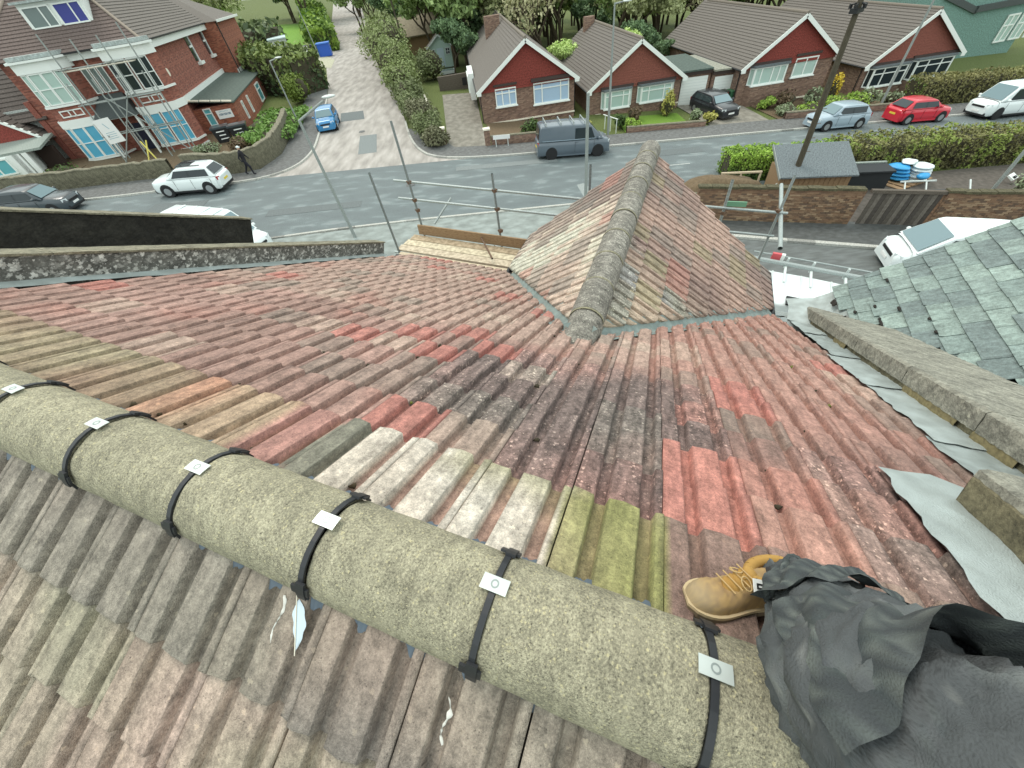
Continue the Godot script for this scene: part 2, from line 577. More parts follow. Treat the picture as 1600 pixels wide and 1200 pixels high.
func zone_near(a: float, b: float, roll: float, rng_v: float, f1: FastNoiseLite, f2: FastNoiseLite) -> Color:
	var n1 := f1.get_noise_2d(a * 70 + 400, b * 70)
	var n2 := f2.get_noise_2d(a * 50 + 900, b * 50)
	var col: Color
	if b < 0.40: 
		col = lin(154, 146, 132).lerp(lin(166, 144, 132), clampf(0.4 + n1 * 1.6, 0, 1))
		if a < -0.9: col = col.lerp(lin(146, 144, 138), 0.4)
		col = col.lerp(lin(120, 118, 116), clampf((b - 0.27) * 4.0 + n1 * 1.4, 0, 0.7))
	else:
		col = lin(186, 164, 150).lerp(lin(166, 160, 136), clampf(0.5 + n2 * 1.8, 0, 1))
		if rng_v > 0.7: col = col.lerp(lin(188, 158, 148), 0.55)
		elif rng_v < 0.2: col = col.lerp(lin(206, 200, 192), 0.6)
		if a < -1.2: col = col.lerp(lin(158, 158, 136), 0.4)
		col = col.lerp(lin(146, 152, 116), clampf(n1 * 1.6 - 0.3, 0, 0.45))
	return col

func zone_dormer(x: float, z: float, roll: float, rng_v: float, right: bool, f1: FastNoiseLite) -> Color:
	var n1 := f1.get_noise_2d(x * 40 + (300 if right else 0), z * 40)
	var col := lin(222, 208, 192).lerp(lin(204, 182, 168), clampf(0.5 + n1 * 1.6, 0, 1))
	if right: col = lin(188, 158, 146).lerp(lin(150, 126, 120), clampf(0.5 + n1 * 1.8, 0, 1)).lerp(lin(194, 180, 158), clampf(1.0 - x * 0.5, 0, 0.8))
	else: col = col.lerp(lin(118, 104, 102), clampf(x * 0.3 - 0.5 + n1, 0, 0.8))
	if rng_v > 0.96: col = col.lerp(lin(186, 128, 118), 0.55)
	elif rng_v < 0.15: col = col.lerp(lin(132, 130, 126), 0.5)
	elif rng_v > 0.8 and right: col = col.lerp(lin(150, 150, 112), 0.5)
	return col

const PERIOD := 0.15
func roll_shape(d: float) -> float:       # height of the double-roll profile, d = way from the middle of a roll
	var k := 1.0 - smoothstep(0.050, 0.0580, d)
	return 0.035 * k + 0.004 * maxf(0.0, 1.0 - d * d / 0.0016)

# one tile: x across (0..w), z from its head down to its lower edge, which rides on the tile below
func tile(g: G, xf: Transform3D, w: float, l: float, roll0: float, lift: float, rng: RandomNumberGenerator, colour: Callable, k := 1.0, tone := 0.62, cut = null) -> void:
	var xs := [0.0]
	var period := PERIOD * k
	var q := -2
	while q < 5:
		for e in [-0.0615, -0.058, -0.054, -0.050, -0.044, 0.0, 0.044, 0.050, 0.054, 0.058, 0.0615]:
			var x: float = roll0 * k + q * period + e * k
			if x > xs[-1] + 0.002 and x < w - 0.002: xs.append(x)
		q += 1
	xs.append(w)
	var zs := [0.0, l * 0.3, l * 0.6, l * 0.85, l * 0.96, l - 0.003, l, l - 0.004]
	var rows := []
	var cols := []
	var ou := Vector2(rng.randf() * 3.0, rng.randf() * 3.0)
	var ph := rng.randf() * TAU
	var s0 := g.p.size()
	for i in zs.size():
		var row := PackedVector3Array()
		var cr := PackedColorArray()
		for j in range(-1, xs.size() + 1):
			var jj := clampi(j, 0, xs.size() - 1)
			var x: float = xs[jj]
			var d := fposmod(x / k - roll0 + PERIOD * 0.5, PERIOD) - PERIOD * 0.5
			var y := roll_shape(absf(d)) * k
			var z: float = zs[i]
			var yy: float = y + lift * z / l
			if i >= 5: z += 0.0035 * sin(x * 41 + ph) + 0.002 * sin(x * 133 + ph * 3)
			if i == 6: yy -= 0.005
			if i == 7: yy -= 0.022
			if j < 0 or j >= xs.size():
				yy -= 0.02
				x += 0.001 if j < 0 else -0.001
			var pp := xf * Vector3(x, yy, z)
			if cut != null: pp = cut.call(pp)
			row.append(pp)
			var cc: Color = colour.call(x, z, 1.0 if absf(d) < 0.055 else 0.0)
			cr.append(Color(minf(cc.r / tone, 1.0), minf(cc.g / tone, 1.0), minf(cc.b / tone, 1.0)))
		rows.append(row)
		cols.append(cr)
	g.grid(rows, cols)
	for i in range(s0, g.p.size()):
		g.t[i] += ou

var eye_frame := Transform3D(Basis(Vector3(0.98784, -0.10472, 0.11494), Vector3(0.15549, 0.66529, -0.73022), Vector3(0.0, 0.73921, 0.67348)).orthonormalized(), EYE).affine_inverse()
var tile_list := []      # [distance, parent, transform, w, l, roll0, lift, seed, colour, material, k]

func lay(parent: Node3D, pos: Vector3, yaw: float, w: float, l: float, roll0: float, lift: float, sd: int, colour: Callable, dark: bool, k := 1.0, cut = null) -> void:
	var rng := RandomNumberGenerator.new()
	rng.seed = sd
	var xf := Transform3D(Basis(Vector3.UP, yaw + rng.randf_range(-0.006, 0.006)) * Basis(Vector3.RIGHT, rng.randf_range(-0.006, 0.010)), pos + Vector3(0, rng.randf_range(0, 0.003), rng.randf_range(-0.006, 0.006)))
	var mid: Vector3 = parent.transform * (xf * Vector3(w * 0.5, 0, l * 0.5))
	var seen_at: Vector3 = eye_frame * mid
	var off := 0.0 if seen_at.z < 0 and absf(seen_at.x) < -seen_at.z * 1.38 and absf(seen_at.y) < -seen_at.z * 1.05 else 100.0
	tile_list.append([mid.distance_to(EYE) + off, parent, xf, w, l, roll0, lift, sd, colour, "tile_dark" if dark else "tile", k, cut])

func build_house() -> void:
	var house := thing("tiled_house", "tall house whose weathered red-brown tiled roof with mossy concrete ridge fills the foreground", "house")
	var f1 := field(201, 0.011, 4)
	var f2 := field(207, 0.02, 3)
	var rng := RandomNumberGenerator.new()
	rng.seed = 77
	# ---- body of the house under the roof
	var g := G.new()
	var fb := Basis(RU, UPR, -FW)
	var c0 := RP(-1.05, 0.62)
	g.box(c0 + FW * 0.2 - UPR * 5.9, Vector3(6.1, 6.8, 8.8), fb)
	part("brick_wall", g, M("brick_red", Color.WHITE), house)
	# ---- roof slopes as frames whose x runs across and z down the slope
	var street := Node3D.new()
	street.name = "street_slope"
	street.transform = Transform3D(Basis(-RU, RN, RV), RP(0, 0))
	house.add_child(street)
	var back := Node3D.new()
	back.name = "back_slope"
	back.transform = Transform3D(Basis(RU, N2, V2), RP(0, 0.62))
	house.add_child(back)
	var apex := RP(-0.412, 3.136)
	var dl := (RP(-2.057, 5.997) - apex)
	dl = dl - FW * dl.dot(FW)
	var dr := (RP(1.718, 6.286) - apex)
	dr = dr - FW * dr.dot(FW)
	var wl := dl.length() + 0.12
	var wr := dr.length() + 0.06
	dl = dl.normalized()
	dr = dr.normalized()
	var left := Node3D.new()
	left.name = "dormer_left_slope"
	var nl := (FW.cross(dl)).normalized()
	if nl.y < 0: nl = -nl
	left.transform = Transform3D(Basis(nl.cross(dl), nl, dl), apex)
	house.add_child(left)
	var right := Node3D.new()
	right.name = "dormer_right_slope"
	var nr := (FW.cross(dr)).normalized()
	if nr.y < 0: nr = -nr
	right.transform = Transform3D(Basis(nr.cross(dr), nr, dr), apex)
	house.add_child(right)
	# boards under the tiles close the roof
	g = G.new()
	g.box(Vector3(1.05, -0.05, 3.36), Vector3(6.3, 0.06, 5.5))
	part("roof_deck", g, M("old_wood", Color.WHITE), street)
	g = G.new()
	g.box(Vector3(-1.05, -0.05, 2.2), Vector3(6.3, 0.06, 4.6))
	part("roof_deck", g, M("old_wood", Color.WHITE), back)
	# tiles are cut back from the two lead valleys
	var valley_cut := func(v: Vector3) -> Vector3:
		var a := -v.x
		var lim := 3.136 + (((-0.412 - a) * 1.739) if a < -0.412 else ((a + 0.412) * 1.479)) - 0.13
		if v.z > lim: return Vector3(v.x, v.y - minf(0.05, (v.z - lim) * 0.5), lim)
		return v
	# ---- street slope: courses of 0.262, columns of 0.30
	for row in 20:
		var b1 := 1.104 + 0.262 * row
		var head := 0.66 if row == 0 else b1 - 0.262 - 0.06
		if b1 > 6.12: continue
		for cidx in range(-14, 7):
			var a0 := -0.07 + 0.30 * cidx
			var a1 := a0 + 0.296
			if a0 < -4.2 or a0 > 1.72: continue
			# hidden beneath the dormer
			var am := a0 + 0.15
			var into := (b1 - 0.3 - 3.136) * 0.891
			if into > 0 and am > -0.412 - into * 0.646 + 0.35 and am < -0.412 + into * 0.76 - 0.35: continue
			var rv := rng.randf()
			var fresh := false
			if row in [1, 2] and cidx == 1: rv = 0.99; fresh = true
			if row == 5 and cidx == -5 or row == 6 and cidx == -4 or row == 5 and cidx == -3: rv = 0.99
			var colour := func(x: float, z: float, roll: float) -> Color:
				var a := a1 - x
				var b := head + z
				var k := zone_top(a, z / (b1 - head), roll, f1, f2, rv) if row == 0 else zone(a, b, roll, rv, f1, f2)
				if fresh: k = k.lerp(lin(200, 138, 128), 0.7)
				return faded(k, 0.3 if row == 0 else 0.06) * (0.95 if row == 0 else 0.90)
			var dark := row > 0 and row < 6 and (absf(am + 0.2) < 0.75 or (am > 0.75 and row < 4)) and rv < 0.9
			lay(street, Vector3(-a1, 0.0, head), 0.0, 0.296, b1 - head, -0.021 + 0.296, 0.024, 1000 + row * 40 + cidx, colour, dark, 1.0, valley_cut if into > -0.5 else null)
	# ---- back slope: wider view of a few courses
	for row in 7:
		var b1 := 0.395 + 0.222 * row
		var head := 0.02 if row == 0 else b1 - 0.222 - 0.05
		for cidx in range(-10, 7):
			var a0 := -0.283 + 0.272 * cidx + (0.0 if row == 0 else 0.006 * sin(row * 7.0 + cidx))
			var rv := rng.randf()
			var colour := func(x: float, z: float, roll: float) -> Color:
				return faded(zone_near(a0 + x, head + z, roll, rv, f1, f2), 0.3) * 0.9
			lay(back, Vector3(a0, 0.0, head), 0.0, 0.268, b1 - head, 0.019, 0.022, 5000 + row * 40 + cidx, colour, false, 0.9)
	# ---- dormer slopes; z runs down from the dormer ridge, FW out to the gable
	for side in 2:
		var rightside := side == 1
		var par := right if rightside else left
		var wide := wr if rightside else wl
		var sx := 1.0 if (par.transform.basis.x.dot(FW) > 0) else -1.0
		var slope_in := (2.806 / (wr - 0.06)) if rightside else (2.548 / (wl - 0.12))
		var dcut := func(v: Vector3) -> Vector3:
			var f: float = v.x * sx
			var lim: float = v.z * slope_in + 0.10
			if f < lim: return Vector3(lim * sx, v.y - minf(0.05, (lim - f) * 0.5), v.z)
			return v
		var rows := int(ceil((wide - 0.02) / 0.335))
		for row in rows:
			var z1 := minf(0.36 + 0.335 * row, wide)
			var z0 := 0.03 if row == 0 else z1 - 0.335 - 0.05
			var out := 4.42 - 0.5 * (z1 / wide)          # the verge leans back towards its foot
			var inn := (z0 / wide) * (2.8 if rightside else 2.5) - 0.35
			var n := int(ceil((out - inn) / 0.30))
			for cidx in n:
				var f0 := out - 0.3 * (cidx + 1)
				if f0 < -0.25: continue
				var rv := rng.randf()
				var colour := func(x: float, z: float, roll: float) -> Color:
					return faded(zone_dormer(f0 + x, z0 + z, roll, rv, rightside, f1), 0.15)
				lay(par, Vector3(f0 if sx > 0 else -f0 - 0.296, 0.0, z0), 0.0, 0.296, z1 - z0, 0.02, 0.024, 9000 + side * 2000 + row * 40 + cidx, colour, rv < 0.3 and rightside, 1.0, dcut)
	# ---- the 300 nearest tiles are pieces of their own, the rest is one mesh for each slope
	tile_list.sort_custom(func(p, q): return p[0] < q[0])
	var rest := {}
	for i in tile_list.size():
		var q: Array = tile_list[i]
		var trng := RandomNumberGenerator.new()
		trng.seed = q[7]
		if i < 298:
			var gg := G.new()
			var back_xf: Transform3D = q[2]
			var local_cut = null
			var cf = q[11]
			if cf != null:
				var inv := back_xf.affine_inverse()
				local_cut = func(v: Vector3) -> Vector3: return inv * cf.call(back_xf * v)
			tile(gg, Transform3D.IDENTITY, q[3], q[4], q[5], q[6], trng, q[8], q[10], 0.32 if q[9] == "tile_dark" else 0.62, local_cut)
			inst("roof_tile", gg.mesh(mats[q[9]]), q[1], q[2])
		else:
			if not rest.has(q[1]): rest[q[1]] = G.new()
			tile(rest[q[1]], q[2], q[3], q[4], q[5], q[6], trng, q[8], q[10], 0.62, q[11])
	for k in rest:
		var o := part("roof_tiles", rest[k], mats.tile, k)
		o.set_meta("kind", "stuff")
	# ---- main ridge: half-round concrete tiles with straps over their joints
	var joints := []
	for i in range(-5, 6): joints.append(-0.162 + 0.468 * i)
	var rb := Transform3D(Basis(RU, UPR * 0.97, -FW * 1.06), RP(0, 0.62) - UPR * 0.02)
	for i in joints.size() - 1:
		var rr := RandomNumberGenerator.new()
		rr.seed = 400 + i
		var gg := G.new()
		half_round(gg, joints[i] + 0.007, joints[i + 1] - 0.007, 0.128, 0.018, rr, lin(216, 212, 199), lin(196, 193, 181), f1)
		var o := part("ridge_tile", gg, mats.ridge_sand, house)
		o.transform = rb
	# worn chain of lugs on each strap
	for i in joints.size():
		if joints[i] < -2.6 or joints[i] > 0.6: continue
		var cg := G.new()
		strap(cg, joints[i], 0.130, 0.015, 0.006, 14, -88, 88)
		var cl := part("ridge_strap", cg, M("black_plastic", Color.WHITE), house)
		cl.transform = rb
		for side in [-62.0, 66.0]:
			var pg := G.new()
			strap(pg, joints[i], 0.134, 0.052, 0.006, 3, side - 5, side + 5)
			strap(pg, joints[i] + 0.004, 0.1345, 0.026, 0.008, 3, side - 11, side + 11)
			part("strap_clamp", pg, M("black_plastic", Color.WHITE), cl)
		var lg := G.new()
		strap(lg, joints[i], 0.138, 0.064, 0.002, 3, -19 + 3 * sin(i * 5.0), -5 + 3 * sin(i * 5.0))
		var lp := part("metal_plate", lg, M("zinc_plate", c8(206, 214, 210), 0.35, null, Vector3.ONE, null, 0.35), cl)
		var eg := G.new()
		var em := deg_to_rad(-12 + 3 * sin(i * 5.0))
		var eo := Vector3(joints[i], cos(em), sin(em) * -1.0) * Vector3(1, 0.1405, -0.1405)
		ring(eg, eo, Vector3(0, cos(em), sin(em)), 0.008, 0.0018)
		part("embossed_ring", eg, M("zinc_dark", c8(150, 160, 158), 0.4, null, Vector3.ONE, null, 0.3), lp)
	# ---- grey roll that shows in scallops under the ridge, both sides
	for side in 2:
		var gg := G.new()
		var rows := []
		for e in 3: rows.append(PackedVector3Array())
		for i in 700:
			var a := -2.75 + i * 0.005
			var w := 0.034 + 0.018 * sin(a * 42.0 + side * 2.0) + 0.006 * sin(a * 171)
			var pl := 0.002 * sin(i * 2.1) * (1.0 if fposmod(a * 3.1, 1.0) < 0.6 else 0.1)
			var o: Vector3 = RP(a, 0.725) if side == 0 else RP(a, 0.62) + V2 * 0.105
			var dv: Vector3 = RV if side == 0 else V2
			var nn: Vector3 = RN if side == 0 else N2
			rows[0].append(o - dv * 0.03 + nn * 0.06)
			rows[1].append(o + nn * (0.046 + pl))
			rows[2].append(o + dv * w + nn * (0.031 + pl * 1.5))
		if side == 0: rows.reverse()
		gg.grid(rows)
		part("ridge_roll", gg, M("grey_plastic", Color.WHITE), house)
	# ---- dormer ridge
	var dj := Transform3D(Basis(FW.cross(UPR) * -1.0, UPR, FW).orthonormalized(), apex - UPR * 0.01)
	dj = Transform3D(Basis(FW, Vector3.UP, FW.cross(Vector3.UP)).orthonormalized(), apex + Vector3(0, -0.01, 0))
	for i in 10:
		var rr := RandomNumberGenerator.new()
		rr.seed = 600 + i
		var gg := G.new()
		half_round(gg, -0.22 + i * 0.468, -0.22 + (i + 1) * 0.468 - 0.012, 0.150 + 0.004 * (i % 2), 0.02, rr, lin(240, 238, 226), lin(212, 210, 198), f1)
		var o := part("dormer_ridge_tile", gg, mats.tile_dark, house)
		o.transform = dj
		if i > 0:
			var mg := G.new()
			strap(mg, -0.226 + i * 0.468, 0.154, 0.022, 0.004, 10, -80, 80)
			var mo := part("mortar_joint", mg, M("mortar", c8(186, 180, 154), 0.95, tex.stone, Vector3(3, 3, 3)), house)
			mo.transform = dj
	var pg2 := G.new()
	blob(pg2, Vector3(-0.235, 0.05, 0), Vector3(0.05, 0.09, 0.135), 3, 0.12, 10, 14)
	var pm := part("mortar_plug", pg2, M("mortar_brown", c8(132, 108, 64), 0.95, tex.stone, Vector3(3, 3, 3), tex.coarse), house)
	pm.transform = dj
	for side in [-1.0, 1.0]:
		var bg := G.new()
		for i in 46:
			var x := -0.2 + i * 0.1
			bg.box(Vector3(x, -0.075 + 0.008 * sin(i * 3.3), side * (0.128 + 0.008 * sin(i * 1.7))), Vector3(0.1, 0.05, 0.03), Basis(Vector3.UP, 0.1 * sin(i * 2.2)))
		var bo := part("mortar_bed", bg, M("mortar_pale", c8(196, 190, 178), 0.95, tex.stone, Vector3(3, 3, 3)), house)
		bo.transform = dj
	# ---- lead valleys
	for side in 2:
		var foot := RP(-2.07, 6.03) if side == 0 else RP(1.80, 6.36)
		var gg := G.new()
		var rows := []
		var along := (foot - apex)
		var cross_a := (RU * (-1.0 if side == 0 else 1.0)).normalized()
		for i in 41:
			var t := i / 40.0
			var o := apex + along * t
			var wv := 0.008 * sin(i * 2.7) + 0.006 * sin(i * 1.1)
			var r := PackedVector3Array()
			var sgn := 1.0 if side == 0 else -1.0
			var updorm: Vector3 = -(dl if side == 0 else dr)
			r.append(o - RU * sgn * (0.20 + wv) + RN * 0.030)
			r.append(o - RU * sgn * 0.10 + RN * 0.016)
			r.append(o + RN * 0.006)
			r.append(o + updorm * 0.10 + (nl if side == 0 else nr) * 0.016)
			r.append(o + updorm * 0.20 + (nl if side == 0 else nr) * 0.030)
			if side == 0: r.reverse()
			rows.append(r)
		gg.grid(rows)
		part("valley_lead", gg, M("lead_dark", Color.WHITE), house)
	# ---- gutters, fascia, gable wall of the dormer
	g = G.new()
	var e0 := RP(-4.25, 6.08, -0.03)
	var e1 := RP(-2.02, 6.10, -0.03)
	g.tube(e0, e1, 0.055, 8)
	part("gutter", g, M("black", Color.WHITE), house)
	g = G.new()
	var lf0 := apex + dl * (wl + 0.03) + FW * 2.45
	var lf1 := apex + dl * (wl + 0.03) + FW * 3.95
	g.tube(lf0, lf1, 0.05, 8)
	g.tube(lf0 + Vector3(0, -0.06, 0), lf0 + Vector3(0.02, -5.0, -0.1), 0.035, 8)
	part("gutter", g, M("black", Color.WHITE), house)
	g = G.new()
	var rf0 := apex + dr * (wr + 0.02) + FW * 2.7
	var rf1 := apex + dr * (wr + 0.02) + FW * 3.95
	g.tube(rf0, rf1, 0.05, 8)
	part("gutter", g, M("black", Color.WHITE), house)
	g = G.new()
	var gl := apex + dl * (wl - 0.2) + FW * 3.6
	var gr2 := apex + dr * (wr - 0.2) + FW * 3.6
	var ga := apex + FW * 4.0 - Vector3(0, 0.12, 0)
	var low := Vector3(0, -6.2, 0)
	g.poly([gl + low, gr2 + low, gr2, ga, gl])
	g.quad(gl - FW * 2.2 + low, gl + low, gl, gl - FW * 2.2)
	g.quad(gr2 + low, gr2 - FW * 2.2 + low, gr2 - FW * 2.2, gr2)
	part("bay_wall", g, M("brick_red", Color.WHITE), house)
	# ---- lead flashing along the right-hand parapet in lapped lengths, and the sheet round the stack
	var rows := []
	var lf := field(611, 0.9, 3)
	var laps := [1.55, 2.42, 3.30, 4.10, 5.02, 5.75, 6.40]
	for k in laps.size() - 1:
		g = G.new()
		rows = []
		var shift := 0.016 * sin(k * 2.3)
		for i in 26:
			var f := i / 25.0
			var b := lerpf(laps[k] - 0.06, laps[k + 1], f)
			var inner := lerpf(1.83, 2.06, clampf((b - 2.2) / 4.1, 0, 1))
			var outer := lerpf(1.545, 1.83, clampf((b - 2.0) / 4.1, 0, 1)) + shift + 0.020 * lf.get_noise_1d(b * 7.0)
			var up := 0.010 * (1.0 - f)
			var r := PackedVector3Array()
			for j in 9:
				var e := j / 8.0
				var h := 0.062 + up + 0.009 * lf.get_noise_2d(b * 9.0, e * 3.0) + 0.010 * absf(lf.get_noise_2d(b * 4.0 + 30.0, e * 1.5))
				r.append(RP(lerpf(outer, inner - 0.012, e), b, h + 0.012 * e * e))
			r.append(RP(inner + 0.004, b, 0.125 + up))
			r.reverse()
			rows.append(r)
		rows.reverse()
		g.grid(rows)
		part("lead_flashing", g, M("lead", Color.WHITE) if k % 3 else M("lead_older", c8(172, 184, 184), 0.55, tex.patch, Vector3(1.2, 1.2, 1.2), tex.bump, 0.2), house)
	g = G.new()
	rows = []
	for i in 24:
		var t := i / 23.0
		var b := lerpf(1.84, 0.70, t)
		var outer := lerpf(1.11, 1.03, t) + 0.012 * sin(i * 1.3)
		var inner := 1.33 + 0.35 * maxf(0.0, 1.0 - t * 7.0)
		var r := PackedVector3Array()
		for j in 7:
			var f := j / 6.0
			r.append(RP(lerpf(outer, inner, f), b + 0.06 * sin(f * 4.0) * (1.0 - t) - f * 0.10 * (1.0 - t), 0.082 + 0.012 * lf.get_noise_2d(i * 0.5, f * 5.0) + 0.012 * absf(lf.get_noise_2d(i * 0.22 + 9.0, f * 2.0))))
		rows.append(r)
	g.grid(rows)
	part("lead_apron", g, M("lead", Color.WHITE), house)
	# ---- left verge flashing
	g = G.new()
	rows = []
	for i in 50:
		var b := 0.7 + i * 0.1
		var r := PackedVector3Array()
		r.append(RP(-4.16, b, 0.075)); r.append(RP(-4.12, b, 0.062)); r.append(RP(-4.06 + 0.02 * sin(b * 6) + 0.015 * sin(b * 17), b, 0.045))
		rows.append(r)
	rows.reverse()
	g.grid(rows)
	part("lead_soaker", g, M("lead", Color.WHITE), house)
	# ---- cushions of moss in the laps of the tiles
	g = G.new()
	for i in 110:
		var a := rng.randf_range(-3.9, 1.5)
		var b: float = 1.104 + 0.262 * (rng.randi() % 14) + rng.randf_range(0.0, 0.03)
		if b > 3.0 and a > -1.4 and a < 1.0: continue
		var r := rng.randf_range(0.004, 0.012)
		blob(g, RP(a, b, 0.034), Vector3(r * 1.6, r * 0.7, r * 1.3), i, 0.5, 4, 6, lin(56, 50, 36) if rng.randf() < 0.8 else lin(104, 110, 48))
	for i in 26:
		var a := rng.randf_range(-2.2, -0.7)
		var r := rng.randf_range(0.005, 0.011)
		blob(g, RP(a, 0.79 + rng.randf() * 0.02, 0.028), Vector3(r * 1.8, r, r * 1.3), i, 0.5, 4, 6, lin(64, 54, 36))
	var mo2 := part("moss_cushions", g, mats.vc, house)
	mo2.set_meta("kind", "stuff")
func ring(g: G, o: Vector3, m: Vector3, r: float, w: float) -> void:
	var x := m.cross(Vector3.RIGHT).normalized()
	var y := Vector3.RIGHT
	for i in 14:
		var f := TAU * i / 14
		var h := TAU * (i + 1) / 14
		var a := x * cos(f) + y * sin(f)
		var b := x * cos(h) + y * sin(h)
		g.quad(o + a * (r - w), o + a * (r + w), o + b * (r + w), o + b * (r - w))

func half_round(g: G, x0: float, x1: float, r: float, th: float, rng: RandomNumberGenerator, ca: Color, cb: Color, f: FastNoiseLite) -> void:
	var rows := []
	var cols := []
	var xs := [x0, x0, x0 + 0.006, lerpf(x0, x1, 0.2), lerpf(x0, x1, 0.4), lerpf(x0, x1, 0.6), lerpf(x0, x1, 0.8), x1 - 0.006, x1, x1]
	var wob := rng.randf() * 10
	var dy := rng.randf_range(-0.004, 0.004)
	var tn := rng.randf_range(0.88, 1.04)
	for j in 27:
		var an := deg_to_rad(-94 + 188.0 * j / 26)
		var row := PackedVector3Array()
		var cr := PackedColorArray()
		for i in xs.size():
			var rr := r
			if i == 0 or i == xs.size() - 1: rr = r - th
			elif i == 1 or i == xs.size() - 2: rr = r - 0.003
			rr += 0.0015 * sin(xs[i] * 37 + j + wob)
			row.append(Vector3(xs[i], rr * cos(an) + dy, rr * sin(an)))
			cr.append(ca.lerp(cb, clampf(0.4 + 0.9 * f.get_noise_2d(xs[i] * 200 + wob * 50, j * 8), 0, 1)) * tn)
		rows.append(row)
		cols.append(cr)
	var s0 := g.p.size()
	g.grid(rows, cols)
	var ou := Vector2(rng.randf() * 3, rng.randf() * 3)
	for i in range(s0, g.p.size()): g.t[i] += ou

func strap(g: G, x: float, r: float, w: float, th: float, seg: int, a0: float, a1: float) -> void:
	for j in seg:
		var f := deg_to_rad(lerpf(a0, a1, float(j) / seg))
		var h := deg_to_rad(lerpf(a0, a1, float(j + 1) / seg))
		var p := Vector3(0, cos(f), sin(f))
		var q := Vector3(0, cos(h), sin(h))
		var l := Vector3(x - w * 0.5, 0, 0)
		var k := Vector3(x + w * 0.5, 0, 0)
		var o := r + th
		g.quad(l + q * o, k + q * o, k + p * o, l + p * o)
		g.quad(k + q * r, k + p * r, k + p * o, k + q * o)
		g.quad(l + p * r, l + q * r, l + q * o, l + p * o)
		if j == 0: g.quad(l + p * r, l + p * o, k + p * o, k + p * r)
		if j == seg - 1: g.quad(k + q * r, k + q * o, l + q * o, l + q * r)

func blob(g: G, o: Vector3, s: Vector3, sd: int, rough: float, nr := 8, nc := 12, col := Color.WHITE) -> void:
	var rows := []
	var cols := []
	for i in nr + 1:
		var th := PI * i / nr
		var row := PackedVector3Array()
		var cr := PackedColorArray()
		for j in nc:
			var ph := TAU * j / nc
			var d := Vector3(sin(th) * cos(ph), cos(th), sin(th) * sin(ph))
			var k := 1.0 + rough * (sin(d.x * 5 + sd) * 0.4 + sin(d.z * 7 + sd * 1.7) * 0.35 + sin(d.y * 6 + sd * 0.7 + d.x * 3) * 0.35)
			row.append(o + d * s * k)
			cr.append(col)
		rows.append(row)
		cols.append(cr)
	rows.reverse()
	g.grid(rows, cols, true)

# ================================================================ parapets, stack, slate roof, scaffold
func rough_bar(g: G, path: Callable, n: int, sec: Array, amp: float, sd: int) -> void:   # sec: Vector2 outline, swept along path(t) -> Transform3D
	var f := field(sd, 0.35, 3)
	var rows := []
	for i in n + 1:
		var xf: Transform3D = path.call(float(i) / n)
		var r := PackedVector3Array()
		for j in sec.size() + 1:
			var q: Vector2 = sec[j % sec.size()]
			var nz := amp * f.get_noise_2d(i * 2.1, (j % sec.size()) * 9.0)
			r.append(xf * Vector3(q.x + nz, q.y + nz * 0.8, 0))
		rows.append(r)
	var a: Array = []
	var b: Array = []
	for j in sec.size():
		a.append(rows[0][j]); b.append(rows[n][j])
	a.reverse()
	g.poly(a)
	g.poly(b)
	var mid := Vector2.ZERO
	for q in sec: mid += q / sec.size()
	for i in n:
		var c: Vector3 = path.call((i + 0.5) / n) * Vector3(mid.x, mid.y, 0)
		for j in sec.size():
			g.oquad(rows[i][j], rows[i][j + 1], rows[i + 1][j + 1], rows[i + 1][j], rows[i][j] + rows[i + 1][j + 1] - c * 2.0)

func fine_outline(pts: Array, step: float) -> Array:
	var o := []
	for i in pts.size():
		var a: Vector2 = pts[i]
		var b: Vector2 = pts[(i + 1) % pts.size()]
		var n := int(ceil(a.distance_to(b) / step))
		for k in n: o.append(a.lerp(b, float(k) / n))
	return o

